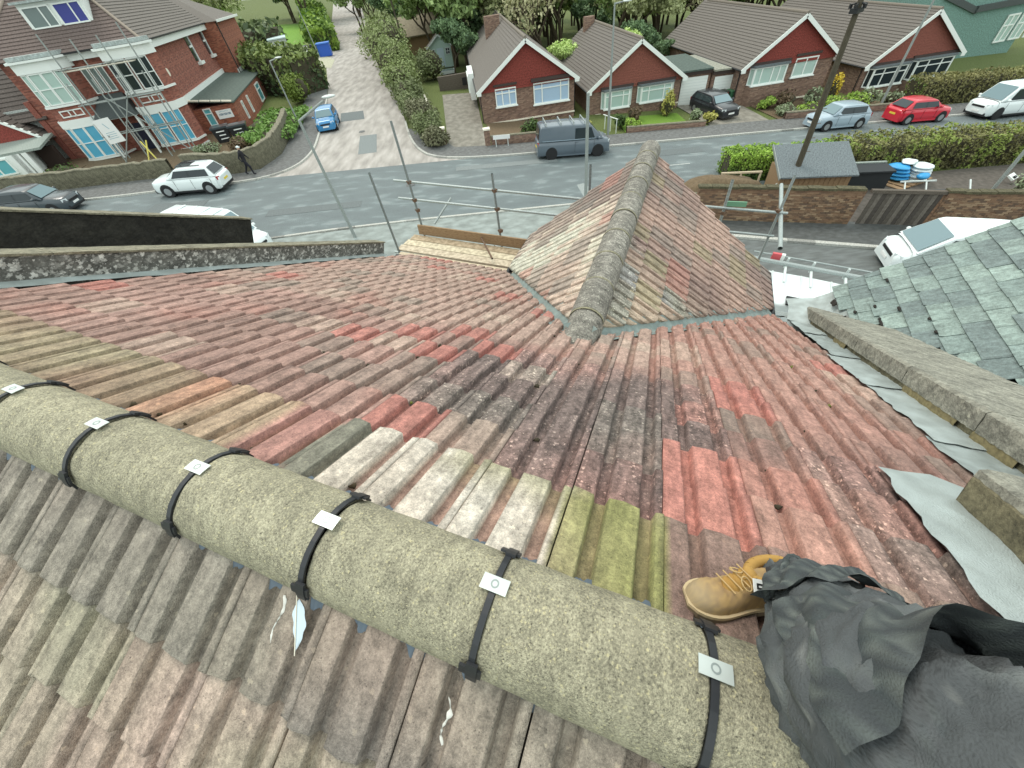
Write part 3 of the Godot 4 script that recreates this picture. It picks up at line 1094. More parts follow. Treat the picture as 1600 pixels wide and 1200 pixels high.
func build_parapets() -> void:
	# right: rough stone parapet with flat coping stones
	var w := thing("stone_parapet", "rough grey-brown stone parapet wall between the tiled roof and the slate roof on the right", "parapet wall")
	var inner := func(b: float) -> float: return lerpf(1.80, 2.05, clampf((b - 2.2) / 4.1, 0, 1))
	var g := G.new()
	var sec := fine_outline([Vector2(0.0, -0.9), Vector2(0.55, -0.9), Vector2(0.55, 0.17), Vector2(0.0, 0.17)], 0.05)
	rough_bar(g, func(t: float) -> Transform3D:
		var b := lerpf(6.35, 1.72, t)
		return Transform3D(Basis(RU, RN, -RV), RP(inner.call(b), b, 0.0)), 110, sec, 0.008, 31)
	part("wall_face", g, M("stone_olive", Color.WHITE), w)
	# patches of newer render on the inner face
	for q in [[4.55, 0.16], [2.95, 0.30], [2.35, 0.16]]:
		g = G.new()
		var rows := []
		for i in 9:
			var b: float = q[0] + (i / 8.0 - 0.5) * q[1] * 2.0
			var e := 0.02 * sin(i * 2.1 + q[0])
			var r := PackedVector3Array()
			r.append(RP(inner.call(b) - 0.018, b, 0.03 + e)); r.append(RP(inner.call(b) - 0.02, b, 0.09)); r.append(RP(inner.call(b) - 0.016, b, 0.13))
			rows.append(r)
		g.grid(rows)
		part("render_patch", g, M("render_olive", c8(150, 138, 100), 0.95, tex.grit, Vector3(2, 2, 2)), w)
	var edges := [6.37, 5.25, 4.2, 3.3, 2.5, 1.72]
	for i in edges.size() - 1:
		g = G.new()
		var b0: float = edges[i] - 0.004
		var b1: float = edges[i + 1] + 0.004
		var csec := fine_outline([Vector2(-0.02, 0.12), Vector2(0.56, 0.12), Vector2(0.60, 0.12), Vector2(0.60, 0.225), Vector2(0.58, 0.245), Vector2(0.0, 0.245), Vector2(-0.02, 0.23)], 0.04)
		rough_bar(g, func(t: float) -> Transform3D:
			var b := lerpf(b0, b1, t)
			return Transform3D(Basis(RU, RN, -RV), RP(inner.call(b), b, 0.0)), 30, csec, 0.006, 40 + i)
		part("coping_stone", g, M("stone_grey", Color.WHITE), w)
	# stack base, nearest on the right
	var st := thing("chimney_base", "squared sandy stone block of a chimney base at the right edge beside the lead sheet", "chimney")
	g = G.new()
	var ssec := fine_outline([Vector2(0, -0.5), Vector2(0.9, -0.5), Vector2(0.9, 0.20), Vector2(0.01, 0.20), Vector2(0, 0.19)], 0.05)
	rough_bar(g, func(t: float) -> Transform3D:
		return Transform3D(Basis(RU, RN, -RV), RP(1.30 - 0.02 * t, lerpf(1.70, 0.5, t), 0.0)), 40, ssec, 0.006, 55)
	part("stone_block", g, M("stone_olive", Color.WHITE), st)
	g = G.new()
	var tsec := fine_outline([Vector2(0.004, 0.195), Vector2(0.91, 0.195), Vector2(0.91, 0.235), Vector2(0.03, 0.235), Vector2(0.008, 0.225)], 0.05)
	rough_bar(g, func(t: float) -> Transform3D:
		return Transform3D(Basis(RU, RN, -RV), RP(1.30 - 0.02 * t, lerpf(1.705, 0.5, t), 0.0)), 40, tsec, 0.005, 57)
	part("cap_slab", g, M("stone_grey", Color.WHITE), st)
	# left: two dark party parapets with pale copings
	var specs := [[-4.14, 0.232, 0.7, 5.58, "mossy_black", "near dark parapet on the left, speckled white with lichen, edging the tiled roof"], [-5.25, 0.42, 0.2, 4.18, "dark_render", "second dark rendered parapet on the left, smooth and streaked, beyond the lichen-speckled one"]]
	for q in specs:
		var p := thing("party_parapet", q[5], "parapet wall")
		var h: float = q[1]
		g = G.new()
		var s2 := fine_outline([Vector2(-0.32, -1.6), Vector2(0, -1.6), Vector2(0, h), Vector2(-0.32, h)], 0.12)
		rough_bar(g, func(t: float) -> Transform3D:
			return Transform3D(Basis(RU, RN, -RV), RP(q[0], lerpf(q[3], q[2], t), 0)), 50, s2, 0.008, 61)
		part("wall_face", g, M(q[4], Color.WHITE), p)
		var n := 5
		for i in n:
			g = G.new()
			var b0: float = lerpf(q[3] + 0.02, q[2], float(i) / n) - 0.003
			var b1: float = lerpf(q[3] + 0.02, q[2], float(i + 1) / n) + 0.003
			var c2 := fine_outline([Vector2(-0.33, h - 0.02), Vector2(-0.2, h + 0.001), Vector2(0.012, h + 0.001), Vector2(0.015, h + 0.018), Vector2(-0.2, h + 0.022), Vector2(-0.33, h)], 0.06)
			rough_bar(g, func(t: float) -> Transform3D:
				return Transform3D(Basis(RU, RN, -RV), RP(q[0], lerpf(b0, b1, t), 0)), 10, c2, 0.006, 70 + i)
			part("coping_stone", g, M("coping", Color.WHITE), p)

func build_slate_roof() -> void:
	var h := thing("slate_house", "neighbouring house on the right with a pale grey-green slate roof, some slates slipped", "house")
	var al := deg_to_rad(34.0)
	var o := Vector3(4.157, 6.187, -3.349)
	var dd := (-RU * cos(al) - UPR * sin(al)).normalized()
	var nn := FW.cross(dd).normalized()
	if nn.y < 0: nn = -nn
	# x along FW, y out of the slope, z up the slope
	var fr := Node3D.new()
	fr.name = "slate_slope"
	var xx := nn.cross(-dd)
	var sx := 1.0 if xx.dot(FW) > 0 else -1.0
	fr.transform = Transform3D(Basis(xx, nn, -dd), o)
	h.add_child(fr)
	var rng := RandomNumberGenerator.new()
	rng.seed = 313
	var tones := []
	for k in [c8(170, 181, 176), c8(160, 171, 168), c8(182, 193, 187), c8(142, 151, 151), c8(167, 177, 173)]:
		tones.append(M("slate%d" % tones.size(), k, 0.62, tex.slate, Vector3(1.4, 1.4, 1.4), tex.coarse))
	var cs := 0.172
	var cw := 0.25
	for row in 17:
		for col in 20:
			var f := -3.4 + cw * col + (cw * 0.5 if row & 1 else 0.0)
			var z := -0.16 + cs * row
			# lower bound: the valley; outer bound: the verge
			var vz := -0.12 + maxf(0.0, (-0.30 - f)) * 0.62
			var ve0 := 0.38 + z * 0.22
			var ve1 := 0.38 + (z + cs + 0.10) * 0.22
			if z + cs < vz or f > ve0 - 0.02: continue
			var g := G.new()
			var slip := -0.04 if rng.randf() < 0.08 else 0.0
			var z0 := maxf(z, vz - 0.02 + rng.randf() * 0.05) + slip + rng.randf_range(-0.006, 0.006)
			var z1 := z + cs + 0.10
			var x0 := f + 0.003
			var x1 := minf(f + cw - 0.003, ve0)
			var x2 := minf(f + cw - 0.003, ve1)
			var cham := rng.randf() * 0.03
			var out := [Vector2(x0 + (cham if rng.randf() < 0.2 else 0.0), z0), Vector2(x1 - (cham if rng.randf() < 0.2 else 0.0), z0 + rng.randf_range(-0.006, 0.006)), Vector2(lerpf(x1, x2, 0.1), z0 + 0.03), Vector2(x2, z1), Vector2(x0, z1), Vector2(x0, z0 + 0.03)]
			var tilt := rng.randf_range(-0.004, 0.006)
			var top := []
			for q in out:
				var y: float = 0.022 * (1.0 - (q.y - z) / (cs + 0.10)) + tilt * (q.x - x0) * 4.0
				top.append(Vector3(q.x * sx, y, q.y))
			if sx > 0: top.reverse()
			plate(g, top, 0.009)
			part("slate", g, tones[rng.randi() % 5 if rng.randf() < 0.8 else 3], fr)
	var g := G.new()
	g.box(Vector3(-1.75 * sx, -0.06, 1.6), Vector3(3.5, 0.06, 3.0))
	part("roof_deck", g, M("black", Color.WHITE), fr)
	# black moss and broken slate at the cut edge
	g = G.new()
	for i in 26:
		var f := rng.randf_range(-2.4, 0.1)
		var vz := -0.12 + maxf(0.0, (-0.30 - f)) * 0.62
		blob(g, Vector3(f * sx, 0.035, vz + rng.randf_range(-0.05, 0.02)), Vector3(rng.randf_range(0.02, 0.06), 0.009, rng.randf_range(0.012, 0.03)), i, 0.5, 5, 8, lin(40, 34, 30))
	for i in 14:
		var row := 1 + rng.randi() % 4
		blob(g, Vector3(rng.randf_range(-1.6, 0.3) * sx, 0.03, -0.16 + cs * row - 0.01), Vector3(rng.randf_range(0.02, 0.05), 0.008, 0.014), i + 50, 0.5, 5, 8, lin(44, 40, 34))
	var mo := part("moss_cushions", g, mats.vc, fr)
	mo.set_meta("kind", "stuff")
	# lead gutter along the valley, and the plane of the roof behind the parapet
	g = G.new()
	var rows := []
	for i in 40:
		var f := 0.3 - i * 0.1
		var vz := -0.12 + maxf(0.0, (-0.30 - f)) * 0.62
		var r := PackedVector3Array()
		r.append(Vector3(f * sx, -0.01, vz + 0.06)); r.append(Vector3(f * sx, -0.03, vz - 0.06)); r.append(Vector3(f * sx, -0.045 + 0.01 * sin(i * 1.7), vz - 0.22)); r.append(Vector3(f * sx, 0.06, vz - 0.5 + 0.02 * sin(i * 0.9)))
		if sx > 0: r.reverse()
		rows.append(r)
	g.grid(rows)
	part("valley_lead", g, M("lead", Color.WHITE), fr)
	g = G.new()
	var fb := Basis(RU, UPR, -FW)
	g.box(RP(5.4, 1.4) - UPR * 5.6 + FW * 0.3, Vector3(5.6, 7.0, 7.0), fb)
	part("wall", g, M("white_render", Color.WHITE), h)

func plate(g: G, top: Array, th: float) -> void:   # thin slab below an outline that faces up
	g.poly(top)
	for i in top.size():
		var a: Vector3 = top[i]
		var b: Vector3 = top[(i + 1) % top.size()]
		g.quad(a, a - Vector3(0, th, 0), b - Vector3(0, th, 0), b)

func coupler(parent: Node, p: Vector3) -> void:
	var g := G.new()
	g.box(p, Vector3(0.075, 0.06, 0.075), Basis(Vector3.UP, 0.47))
	g.tube(p + Vector3(-0.06, 0.02, 0), p + Vector3(0.06, 0.02, 0.02), 0.013, 6)
	part("coupler", g, M("rust", Color.WHITE), parent)

func pole_part(parent: Node, called: String, a: Vector3, b: Vector3, r := 0.0242, m := "steel") -> void:
	var g := G.new()
	g.tube(a, b, r, 10, -1.0, Color.WHITE, false)
	g.tube(a + (b - a).normalized() * 0.0, b, r * 0.82, 10, -1.0, Color.WHITE, false)
	part(called, g, M(m, Color.WHITE), parent)

func build_scaffold() -> void:
	var s := thing("scaffold_left", "steel tube scaffold with pale boards and guard rails below the left eaves", "scaffolding")
	s.name = "scaffold"
	var hu := Vector3(RU.x, -0.052, RU.z).normalized()
	var out := Vector3(-0.456, 0, 0.888).normalized() * -1.0
	out = Vector3(hu.z, 0, -hu.x).normalized()
	# standards
	pole_part(s, "standard", Vector3(-2.11, 6.84, -8.36), Vector3(-1.90, 0.2, -8.25), 0.0242, "steel_dark")
	pole_part(s, "standard", Vector3(-1.53, 7.47, -9.02), Vector3(-1.46, 0.1, -8.98), 0.0242, "steel_dark")
	pole_part(s, "standard", Vector3(0.25, 6.57, -8.11), Vector3(0.27, 0.0, -8.05), 0.0242, "steel_dark")
	pole_part(s, "standard", Vector3(1.98, 6.75, -7.26), Vector3(2.0, -0.1, -7.25), 0.0242, "steel_dark")
	# guard rails
	pole_part(s, "guard_rail", Vector3(-1.87, 6.36, -9.23), Vector3(2.3, 6.12, -7.10))
	pole_part(s, "guard_rail", Vector3(-1.88, 5.98, -9.24), Vector3(2.3, 5.76, -7.10))
	for q in [Vector3(-1.52, 6.34, -9.03), Vector3(-1.51, 5.96, -9.02), Vector3(-1.50, 5.74, -9.0), Vector3(0.26, 6.24, -8.12), Vector3(0.26, 5.87, -8.11), Vector3(0.27, 5.42, -8.06)]:
		coupler(s, q)
	pole_part(s, "transom", Vector3(-2.05, 5.12, -8.75), Vector3(-1.2, 5.10, -7.3))
	pole_part(s, "transom", Vector3(0.1, 5.02, -8.25), Vector3(0.9, 5.0, -6.6))
	pole_part(s, "ledger", Vector3(-2.2, 5.08, -8.55), Vector3(2.2, 4.85, -6.3))
	pole_part(s, "brace", Vector3(-1.2, 5.42, -8.9), Vector3(-0.72, 5.80, -9.25), 0.0242)
	# boards
	var y0 := 5.19
	for k in 3:
		var g := G.new()
		var a := Vector3(-1.62, y0, -8.93) - out * (0.0 + 0.240 * k + 0.115)
		a = a + hu * (-0.03 * k - 0.12)
		var b := a + hu * 2.75
		g.beam(a, b, 0.219, 0.038)
		var o := part("scaffold_board", g, M("board%d" % k, [c8(206, 190, 166), c8(236, 228, 206), c8(224, 214, 196)][k], 0.85, tex.wood, Vector3(0.8, 4.0, 0.8), null, 0.0, false), s)
		o.set_meta("label", "pale scaffold board")
	var gb := G.new()
	var ta := Vector3(-1.60, y0 + 0.13, -8.98)
	gb.beam(ta, ta + hu * 2.9, 0.04, 0.225)
	part("toe_board", gb, M("board_brown", Color.WHITE), s)
	gb = G.new()
	var ia := Vector3(-2.0, 5.27, -8.02)
	gb.beam(ia, ia + hu * 2.75, 0.17, 0.038)
	part("inside_board", gb, M("board", Color.WHITE), s)
	pole_part(s, "loose_tube", Vector3(-0.17, 5.26, -8.22), Vector3(0.0, 5.26, -7.25), 0.02, "rust")
	# right-hand scaffold beyond the dormer
	var r := thing("scaffold_right", "short length of steel scaffold tubes beyond the right side of the dormer", "scaffolding")
	r.name = "scaffold"
	pole_part(r, "transom", Vector3(6.75, 5.26, -8.48), Vector3(5.26, 5.26, -6.01), 0.04)
	pole_part(r, "guard_rail", Vector3(3.6, 5.42, -8.35), Vector3(6.06, 5.30, -7.13), 0.026)
	pole_part(r, "guard_rail", Vector3(4.0, 4.90, -8.15), Vector3(5.99, 4.81, -7.16), 0.026)
	pole_part(r, "brace", Vector3(5.94, 6.01, -7.20), Vector3(5.90, 3.2, -7.24), 0.026)
	pole_part(r, "standard", Vector3(5.02, 5.90, -7.68), Vector3(5.02, 0.0, -7.7), 0.03, "pole_grey")
	coupler(r, Vector3(5.02, 5.24, -7.66))
	coupler(r, Vector3(5.90, 5.34, -7.21))
	var g2 := G.new()
	g2.box(Vector3(5.2, 5.42, -7.62), Vector3(0.42, 0.10, 0.03), Basis(Vector3.UP, -0.47))
	part("green_tag", g2, M("green_tag", c8(112, 158, 128), 0.6), r)

func build_small_things() -> void:
	# feather stuck to the back slope, and bird lime
	var nb := Basis(RU, N2, V2)
	var o := RP(0, 0.62)
	var f := thing("feather", "single pale blue-grey feather lying on the tiles just below the ridge", "feather")
	var g := G.new()
	var rows := []
	for i in 15:
		var t := i / 14.0
		var w := 0.017 * sin(PI * pow(t, 0.7)) + 0.001
		var cx := -0.655 + 0.045 * t + 0.006 * sin(t * 3.0)
		var cz := 0.15 + 0.10 * t
		var r := PackedVector3Array()
		for j in 5:
			var e := (j - 2) / 2.0
			r.append(o + nb * Vector3(cx + e * w * (1.0 + 0.15 * sin(i * 5.0 + j)), 0.048 - absf(e) * 0.004, cz - e * 0.006))
		rows.append(r)
	g.grid(rows)
	part("vane", g, M("feather", c8(196, 212, 222), 0.7), f)
	g = G.new()
	g.tube(o + nb * Vector3(-0.662, 0.049, 0.135), o + nb * Vector3(-0.606, 0.049, 0.262), 0.0014, 5)
	part("quill", g, M("cream", Color.WHITE), f)
	for q in [[-0.70, 0.15, 0.16, "upper-left"], [-0.20, 0.19, 0.13, "lower-right"]]:
		var d := thing("bird_dropping", "white streak of bird lime on the grey tiles left of the feather" if q[3] == "upper-left" else "white streak of bird lime on the grey tiles below the ridge, right of the feather", "bird dropping")
		g = G.new()
		rows = []
		for i in 16:
			var t: float = i / 15.0
			var w := 0.0025 + 0.003 * sin(t * 9.0 + q[0] * 9) + 0.0025 * sin(t * 23)
			var cx: float = q[0] + 0.008 * sin(t * 6.0) + 0.018 * t
			var r := PackedVector3Array()
			for j in 3:
				r.append(o + nb * Vector3(cx + (j - 1) * w, 0.049 if j == 1 else 0.044, q[1] + q[2] * t * 0.7))
			rows.append(r)
		g.grid(rows)
		part("streak", g, M("bird_lime", c8(214, 213, 206), 0.8), d)

# ================================================================ ground, roads, kerbs
func sheet(called: String, pts: Array, lift: float, m: Material, label: String, cell := 0.0) -> MeshInstance3D:
	var pv := PackedVector2Array()
	for q in pts: pv.append(Vector2(q[0], q[1]))
	var tri := Geometry2D.triangulate_polygon(pv)
	var g := G.new()
	for i in range(0, tri.size(), 3):
		var a := on_ground(pv[tri[i]].x, pv[tri[i]].y, lift)
		var b := on_ground(pv[tri[i + 1]].x, pv[tri[i + 1]].y, lift)
		var c := on_ground(pv[tri[i + 2]].x, pv[tri[i + 2]].y, lift)
		if (b - a).cross(c - a).y < 0: g.poly([a, c, b])
		else: g.poly([a, b, c])
	return structure(called, g, m, label)

func smooth(pts: Array, n := 4) -> Array:
	var cv := Curve3D.new()
	for i in pts.size():
		var p := Vector3(pts[i][0], 0, pts[i][1])
		var a: Array = pts[maxi(i - 1, 0)]
		var b: Array = pts[mini(i + 1, pts.size() - 1)]
		var t := Vector3(b[0] - a[0], 0, b[1] - a[1]) / 6.0
		cv.add_point(p, -t, t)
	var o := []
	for i in pts.size() - 1:
		for k in n:
			var p := cv.sample(i, float(k) / n)
			o.append([p.x, p.z])
	o.append(pts[-1])
	return o

func kerb(called: String, pts: Array, label: String, w := 0.16, step := 0.92, m := "kerb") -> void:
	var root := Node3D.new()
	root.name = called
	add_child(root, true)
	root.set_meta("kind", "structure")
	root.set_meta("label", label)
	var tones := [M(m, Color.WHITE), M(m + "_worn", c8(196, 196, 190), 0.9, tex.grit, Vector3(1, 1, 1)), M(m + "_dull", c8(178, 178, 172), 0.9, tex.grit, Vector3(1, 1, 1))]
	var cv := Curve3D.new()
	for q in pts: cv.add_point(on_ground(q[0], q[1], 0.02))
	var ln := cv.get_baked_length()
	var n := int(ln / step)
	var bm := []
	for t in tones:
		var g := G.new()
		g.box(Vector3.ZERO, Vector3(w, 0.20, step - 0.012))
		bm.append(g.mesh(t))
	for i in n:
		var a := cv.sample_baked(i * step)
		var b := cv.sample_baked((i + 1) * step)
		var d := (b - a).normalized()
		var x := Vector3.UP.cross(d).normalized()
		inst("kerb_stone", bm[(i * 7 + i / 3) % 3 if (i * 5) % 4 == 0 else 0], root, Transform3D(Basis(x, d.cross(x), d), (a + b) * 0.5))

var left_kerb := []
var right_kerb := []

func build_ground() -> void:
	var g := G.new()
	var e := 420.0
	g.quad(on_ground(-e, e, -0.03), on_ground(e, e, -0.03), on_ground(e, -e, -0.03), on_ground(-e, -e, -0.03))
	structure("ground", g, M("rough_grass", Color.WHITE), "rough green hillside ground under the street")
	left_kerb = smooth([[-80, -28.6], [-40, -29.0], [-25.8, -29.3], [-21.7, -29.6], [-17.4, -29.9], [-14.8, -30.5], [-13.2, -32.2], [-12.7, -35.2], [-13.1, -39.5], [-14.6, -49.0], [-16.5, -60.1], [-22.4, -87.7], [-33.8, -149.0]])
	right_kerb = smooth([[-18.0, -111.0], [-10.9, -70.6], [-6.9, -48.8], [-5.2, -37.6], [-3.9, -33.0], [-2.2, -31.3], [0.7, -30.7], [4.2, -30.55], [9.9, -30.6], [24.5, -30.6], [40, -30.5], [80, -30.3]])
	var road := [[-80, -19.5], [-20, -20.6], [-12.1, -20.9], [-8.3, -21.3], [-4, -21.5], [5.3, -21.6], [20, -21.9], [80, -22.0]]
	var all := road.duplicate()
	var far := []
	for q in right_kerb:
		if q[1] > -31.2 and q[0] > -1.9: far.append(q)
	far.reverse()
	all.append_array(far)
	all.append_array([[-4.4, -31.4], [-12.0, -31.4]])
	var lf := []
	for q in left_kerb:
		if q[1] > -31.2 and q[0] < -13.5: lf.append(q)
	lf.reverse()
	all.append_array(lf)
	sheet("main_road", all, 0.004, M("asphalt", Color.WHITE), "grey wet-looking main road with pale worn streaks running across the picture")
	var side := []
	for q in left_kerb:
		if q[1] < -30.4: side.append(q)
	side.append_array([[-65, -312], [-48, -292]])
	for q in right_kerb:
		if q[0] < 0.0: side.append(q)
	sheet("side_road", side, 0.008, M("side_road", Color.WHITE), "pale worn side road running away uphill between hedges")
	# pavements
	var lp := []
	for q in left_kerb:
		if q[1] > -65: lp.append(q)
	lp.append_array([[-18.6, -60], [-16.9, -48], [-15.6, -40.5], [-15.0, -35.5], [-15.6, -32.3], [-17, -31.9], [-22, -32.6], [-28.2, -31.9], [-80, -31.5]])
	sheet("pavement", lp, 0.09, M("pavement", Color.WHITE), "grey pavement round the corner below the stone garden wall")
	var rp := []
	for q in right_kerb:
		if q[1] > -40: rp.append(q)
	rp.append_array([[80, -33.0], [26, -33.3], [2, -33.0], [-1.5, -33.4], [-3.9, -38.5]])
	sheet("pavement", rp, 0.085, M("pavement", Color.WHITE), "grey pavement in front of the bungalows")
	var np := [[-80, -19.3], [-20, -20.4], [-12.1, -20.7], [-4, -21.3], [5.3, -21.4], [7.6, -20.6], [8.6, -18.6], [9.8, -16.9], [6.0, -12.0], [4, -6], [-30, -2], [-80, -6]]
	sheet("forecourt", np, 0.06, M("pavement_pale", Color.WHITE), "pale paved forecourt between the tiled house and the main road")
	kerb("kerb", left_kerb.slice(4, 40), "white kerb curving round the left-hand corner of the side road")
	kerb("kerb", right_kerb.slice(10), "pale kerb along the far side of the main road in front of the bungalows")
	kerb("kerb", [[-30, -20.1], [-12.1, -20.75], [-8.3, -21.15], [-4, -21.35], [5.3, -21.45], [7.4, -20.8], [8.7, -18.8]], "worn kerb along the near side of the main road")
	# lane on the right, between the tiled house and the brick wall
	sheet("lane", [[9.9, -16.95], [17.3, -14.0], [26, -10.5], [60, 3], [60, 20], [5, 4], [5.6, -12.0]], 0.012, M("lane_road", Color.WHITE), "dark patched lane beside the tiled house")
	sheet("pavement", [[7.5, -20.7], [11.5, -18.7], [17.5, -16.5], [24, -14.1], [60, -0.5], [60, 3.1], [26, -10.4], [17.3, -13.9], [9.9, -16.9], [8.7, -18.7]], 0.095, M("asphalt_dark", Color.WHITE), "dark asphalt footway at the foot of the old brick wall")
	kerb("kerb", [[9.4, -17.15], [17.3, -13.97], [26, -10.45], [34, -7.3]], "row of long pale kerb stones beside the lane", 0.24, 1.15)
	for i in 3:
		g = G.new()
		var x := 10.5 + i * 10.0
		g.quad(on_ground(x, -25.95, 0.009), on_ground(x + 3.2, -26.0, 0.009), on_ground(x + 3.2, -26.1, 0.009), on_ground(x, -26.05, 0.009))
		structure("lane_marking", g, M("marking", c8(214, 220, 218), 0.8, tex.patch, Vector3(1, 1, 1)), "faded white centre dash on the main road")
	# service covers and repaired patches
	for q in [[6.0, -23.2, 1.1, 2.2, 0.25], [-18.3, -31.0, 0.9, 0.6, -0.2], [-21.9, -31.4, 0.8, 0.5, 0.1]]:
		g = G.new()
		var o := on_ground(q[0], q[1], 0.012 if q[1] > -28 else 0.094)
		g.box(o, Vector3(q[2], 0.006, q[3]), Basis(Vector3.UP, q[4]))
		structure("paving_patch", g, M("patch_pale", c8(178, 186, 184), 0.9, tex.grit, Vector3(1, 1, 1)), "pale repaired patch let into the %s" % ("road by the grey pole" if q[1] > -28 else "pavement by the white car"))
	var dk := M("tar_patch", c8(122, 131, 132), 0.75, tex.grit, Vector3(0.8, 0.8, 0.8))
	var lt := M("tar_patch_pale", c8(150, 158, 158), 0.85, tex.grit, Vector3(0.8, 0.8, 0.8))
	var i2 := 0
	for q in [[-10.0, -24.4, 5.5, 0.9, 0.03], [2.0, -28.9, 7.0, 0.8, 0.0], [13.5, -28.4, 4.2, 1.1, 0.02], [-19.0, -26.6, 3.4, 1.6, -0.04], [-8.5, -36.5, 1.4, 5.0, 0.12], [-11.3, -46.0, 2.2, 3.4, 0.18]]:
		g = G.new()
		var o := on_ground(q[0], q[1], 0.013)
		var bs := Basis(Vector3.UP, q[4])
		g.box(o, Vector3(q[2], 0.004, q[3]), Basis(Vector3.BACK, -atan(FALL)) * bs)
		structure("road_patch", g, dk if i2 % 3 != 1 else lt, ["long dark repair strip in the road behind the scaffold", "pale repair strip in the road by the grey van", "dark repair patch in the road right of the grey van", "dark repair patch in the road by the white crossover", "dark trench scar in the mouth of the side road", "dark repair patch in the side road before the blue car"][i2])
		i2 += 1
	for q in [[-4.5, -26.8, "road behind the scaffold"], [11.5, -26.9, "road beyond the dormer"], [-9.6, -40.2, "side road beside the blue car"]]:
		g = G.new()
		var o := on_ground(q[0], q[1], 0.012)
		g.tube(o, o + Vector3(0, 0.006, 0), 0.34, 18)
		structure("manhole_cover", g, M("iron", c8(88, 90, 90), 0.6), "round iron cover in the " + q[2])
	# front gardens and drives beyond
	sheet("driveway", [[-2.0, -33.0], [0.95, -33.2], [0.95, -52], [-2.6, -52], [-2.2, -40]], 0.02, M("drive", Color.WHITE), "long pale concrete drive beside the leftmost bungalow")
	sheet("driveway", [[18.6, -33.1], [23.4, -33.1], [24.0, -43.5], [18.4, -41.5]], 0.022, M("drive", Color.WHITE), "concrete drive with the black estate car in front of the garages")
	sheet("lawn", [[1.4, -33.4], [8.9, -33.4], [8.9, -39.4], [1.3, -39.4]], 0.018, M("soil", Color.WHITE), "bare brown front garden of the leftmost bungalow").name = "garden_bed"
	sheet("lawn", [[11.8, -33.5], [17.2, -33.5], [17.6, -37.6], [12.2, -37.6]], 0.024, M("lawn", Color.WHITE), "small bright green front lawn of the second bungalow")
	sheet("garden_bed", [[24.2, -33.4], [34.6, -33.4], [35.5, -38.0], [24.2, -38.0]], 0.018, M("soil", Color.WHITE), "planted front garden of the third bungalow")
	sheet("garden_bed", [[-33.0, -32.6], [-15.8, -32.8], [-15.4, -36], [-17.0, -44], [-33, -40]], 0.30, M("soil", Color.WHITE), "brown front garden of the red brick house")
	sheet("lawn", [[-24.0, -92], [-23.3, -96], [-36, -160], [-70, -170], [-60, -100]], 0.05, M("lawn_far", c8(150, 190, 96), 0.95, tex.turf, Vector3(0.2, 0.2, 0.2)), "bright green sloping lawn beside the far end of the side road")
	sheet("yard", [[11.6, -18.5], [24.5, -14.2], [60, 0], [60, -21], [17.5, -21.4], [12.5, -20.9]], 0.03, M("yard_dark", c8(104, 98, 92), 0.9, tex.patch, Vector3(0.4, 0.4, 0.4)), "dark yard between the hedge and the old brick wall")
	sheet("driveway", [[-24.3, -80], [-19.3, -76], [-20.3, -84], [-23.0, -90], [-27, -88]], 0.03, M("concrete_pale", c8(214, 212, 186), 0.9, tex.grit, Vector3(0.6, 0.6, 0.6)), "pale cream concrete drive beside the blue bin")

# ================================================================ building helpers
func window(parent: Node, o: Vector3, x: Vector3, w: float, h: float, cols: Array, transom: float, fm: Material, pane: Material, bar := 0.07, called := "window") -> void:
	# o = lower left corner, x = level unit vector along the wall; outward is x turned towards the viewer
	var y := Vector3.UP
	var z := x.cross(y)
	var g := G.new()
	var bs := Basis(x, y, z)
	g.box(o + x * (w * 0.5) + y * (bar * 0.5) + z * 0.03, Vector3(w, bar, 0.12), bs)
	g.box(o + x * (w * 0.5) + y * (h - bar * 0.5) + z * 0.03, Vector3(w, bar, 0.12), bs)
	var total := 0.0
	for c in cols: total += c
	var at := 0.0
	var edges := [0.0]
	for c in cols:
		at += c / total
		edges.append(at)
	for i in edges.size():
		var xe: float = clampf(edges[i] * w, bar * 0.5, w - bar * 0.5)
		g.box(o + x * xe + y * (h * 0.5) + z * 0.03, Vector3(bar, h - bar * 2.0, 0.10), bs)
	if transom > 0:
		for i in cols.size():
			var a: float = edges[i] * w
			var b: float = edges[i + 1] * w
			g.box(o + x * ((a + b) * 0.5) + y * (h * transom) + z * 0.03, Vector3(b - a - bar * 0.9, bar * 0.8, 0.09), bs)
	var f := part(called, g, fm, parent)
	for i in cols.size():
		var a: float = edges[i] * w
		var b: float = edges[i + 1] * w
		var cuts := [0.0, h] if transom <= 0 else [0.0, h * transom, h]
		for k in cuts.size() - 1:
			var pg := G.new()
			pg.box(o + x * ((a + b) * 0.5) + y * ((cuts[k] + cuts[k + 1]) * 0.5) + z * 0.012, Vector3(b - a - 0.02, cuts[k + 1] - cuts[k] - 0.02, 0.02), bs)
			part("pane", pg, pane, f)

func wall_box(parent: Node, called: String, c: Vector3, s: Vector3, m: Material, bs := Basis.IDENTITY) -> MeshInstance3D:
	var g := G.new()
	g.box(c, s, bs)
	return part(called, g, m, parent)

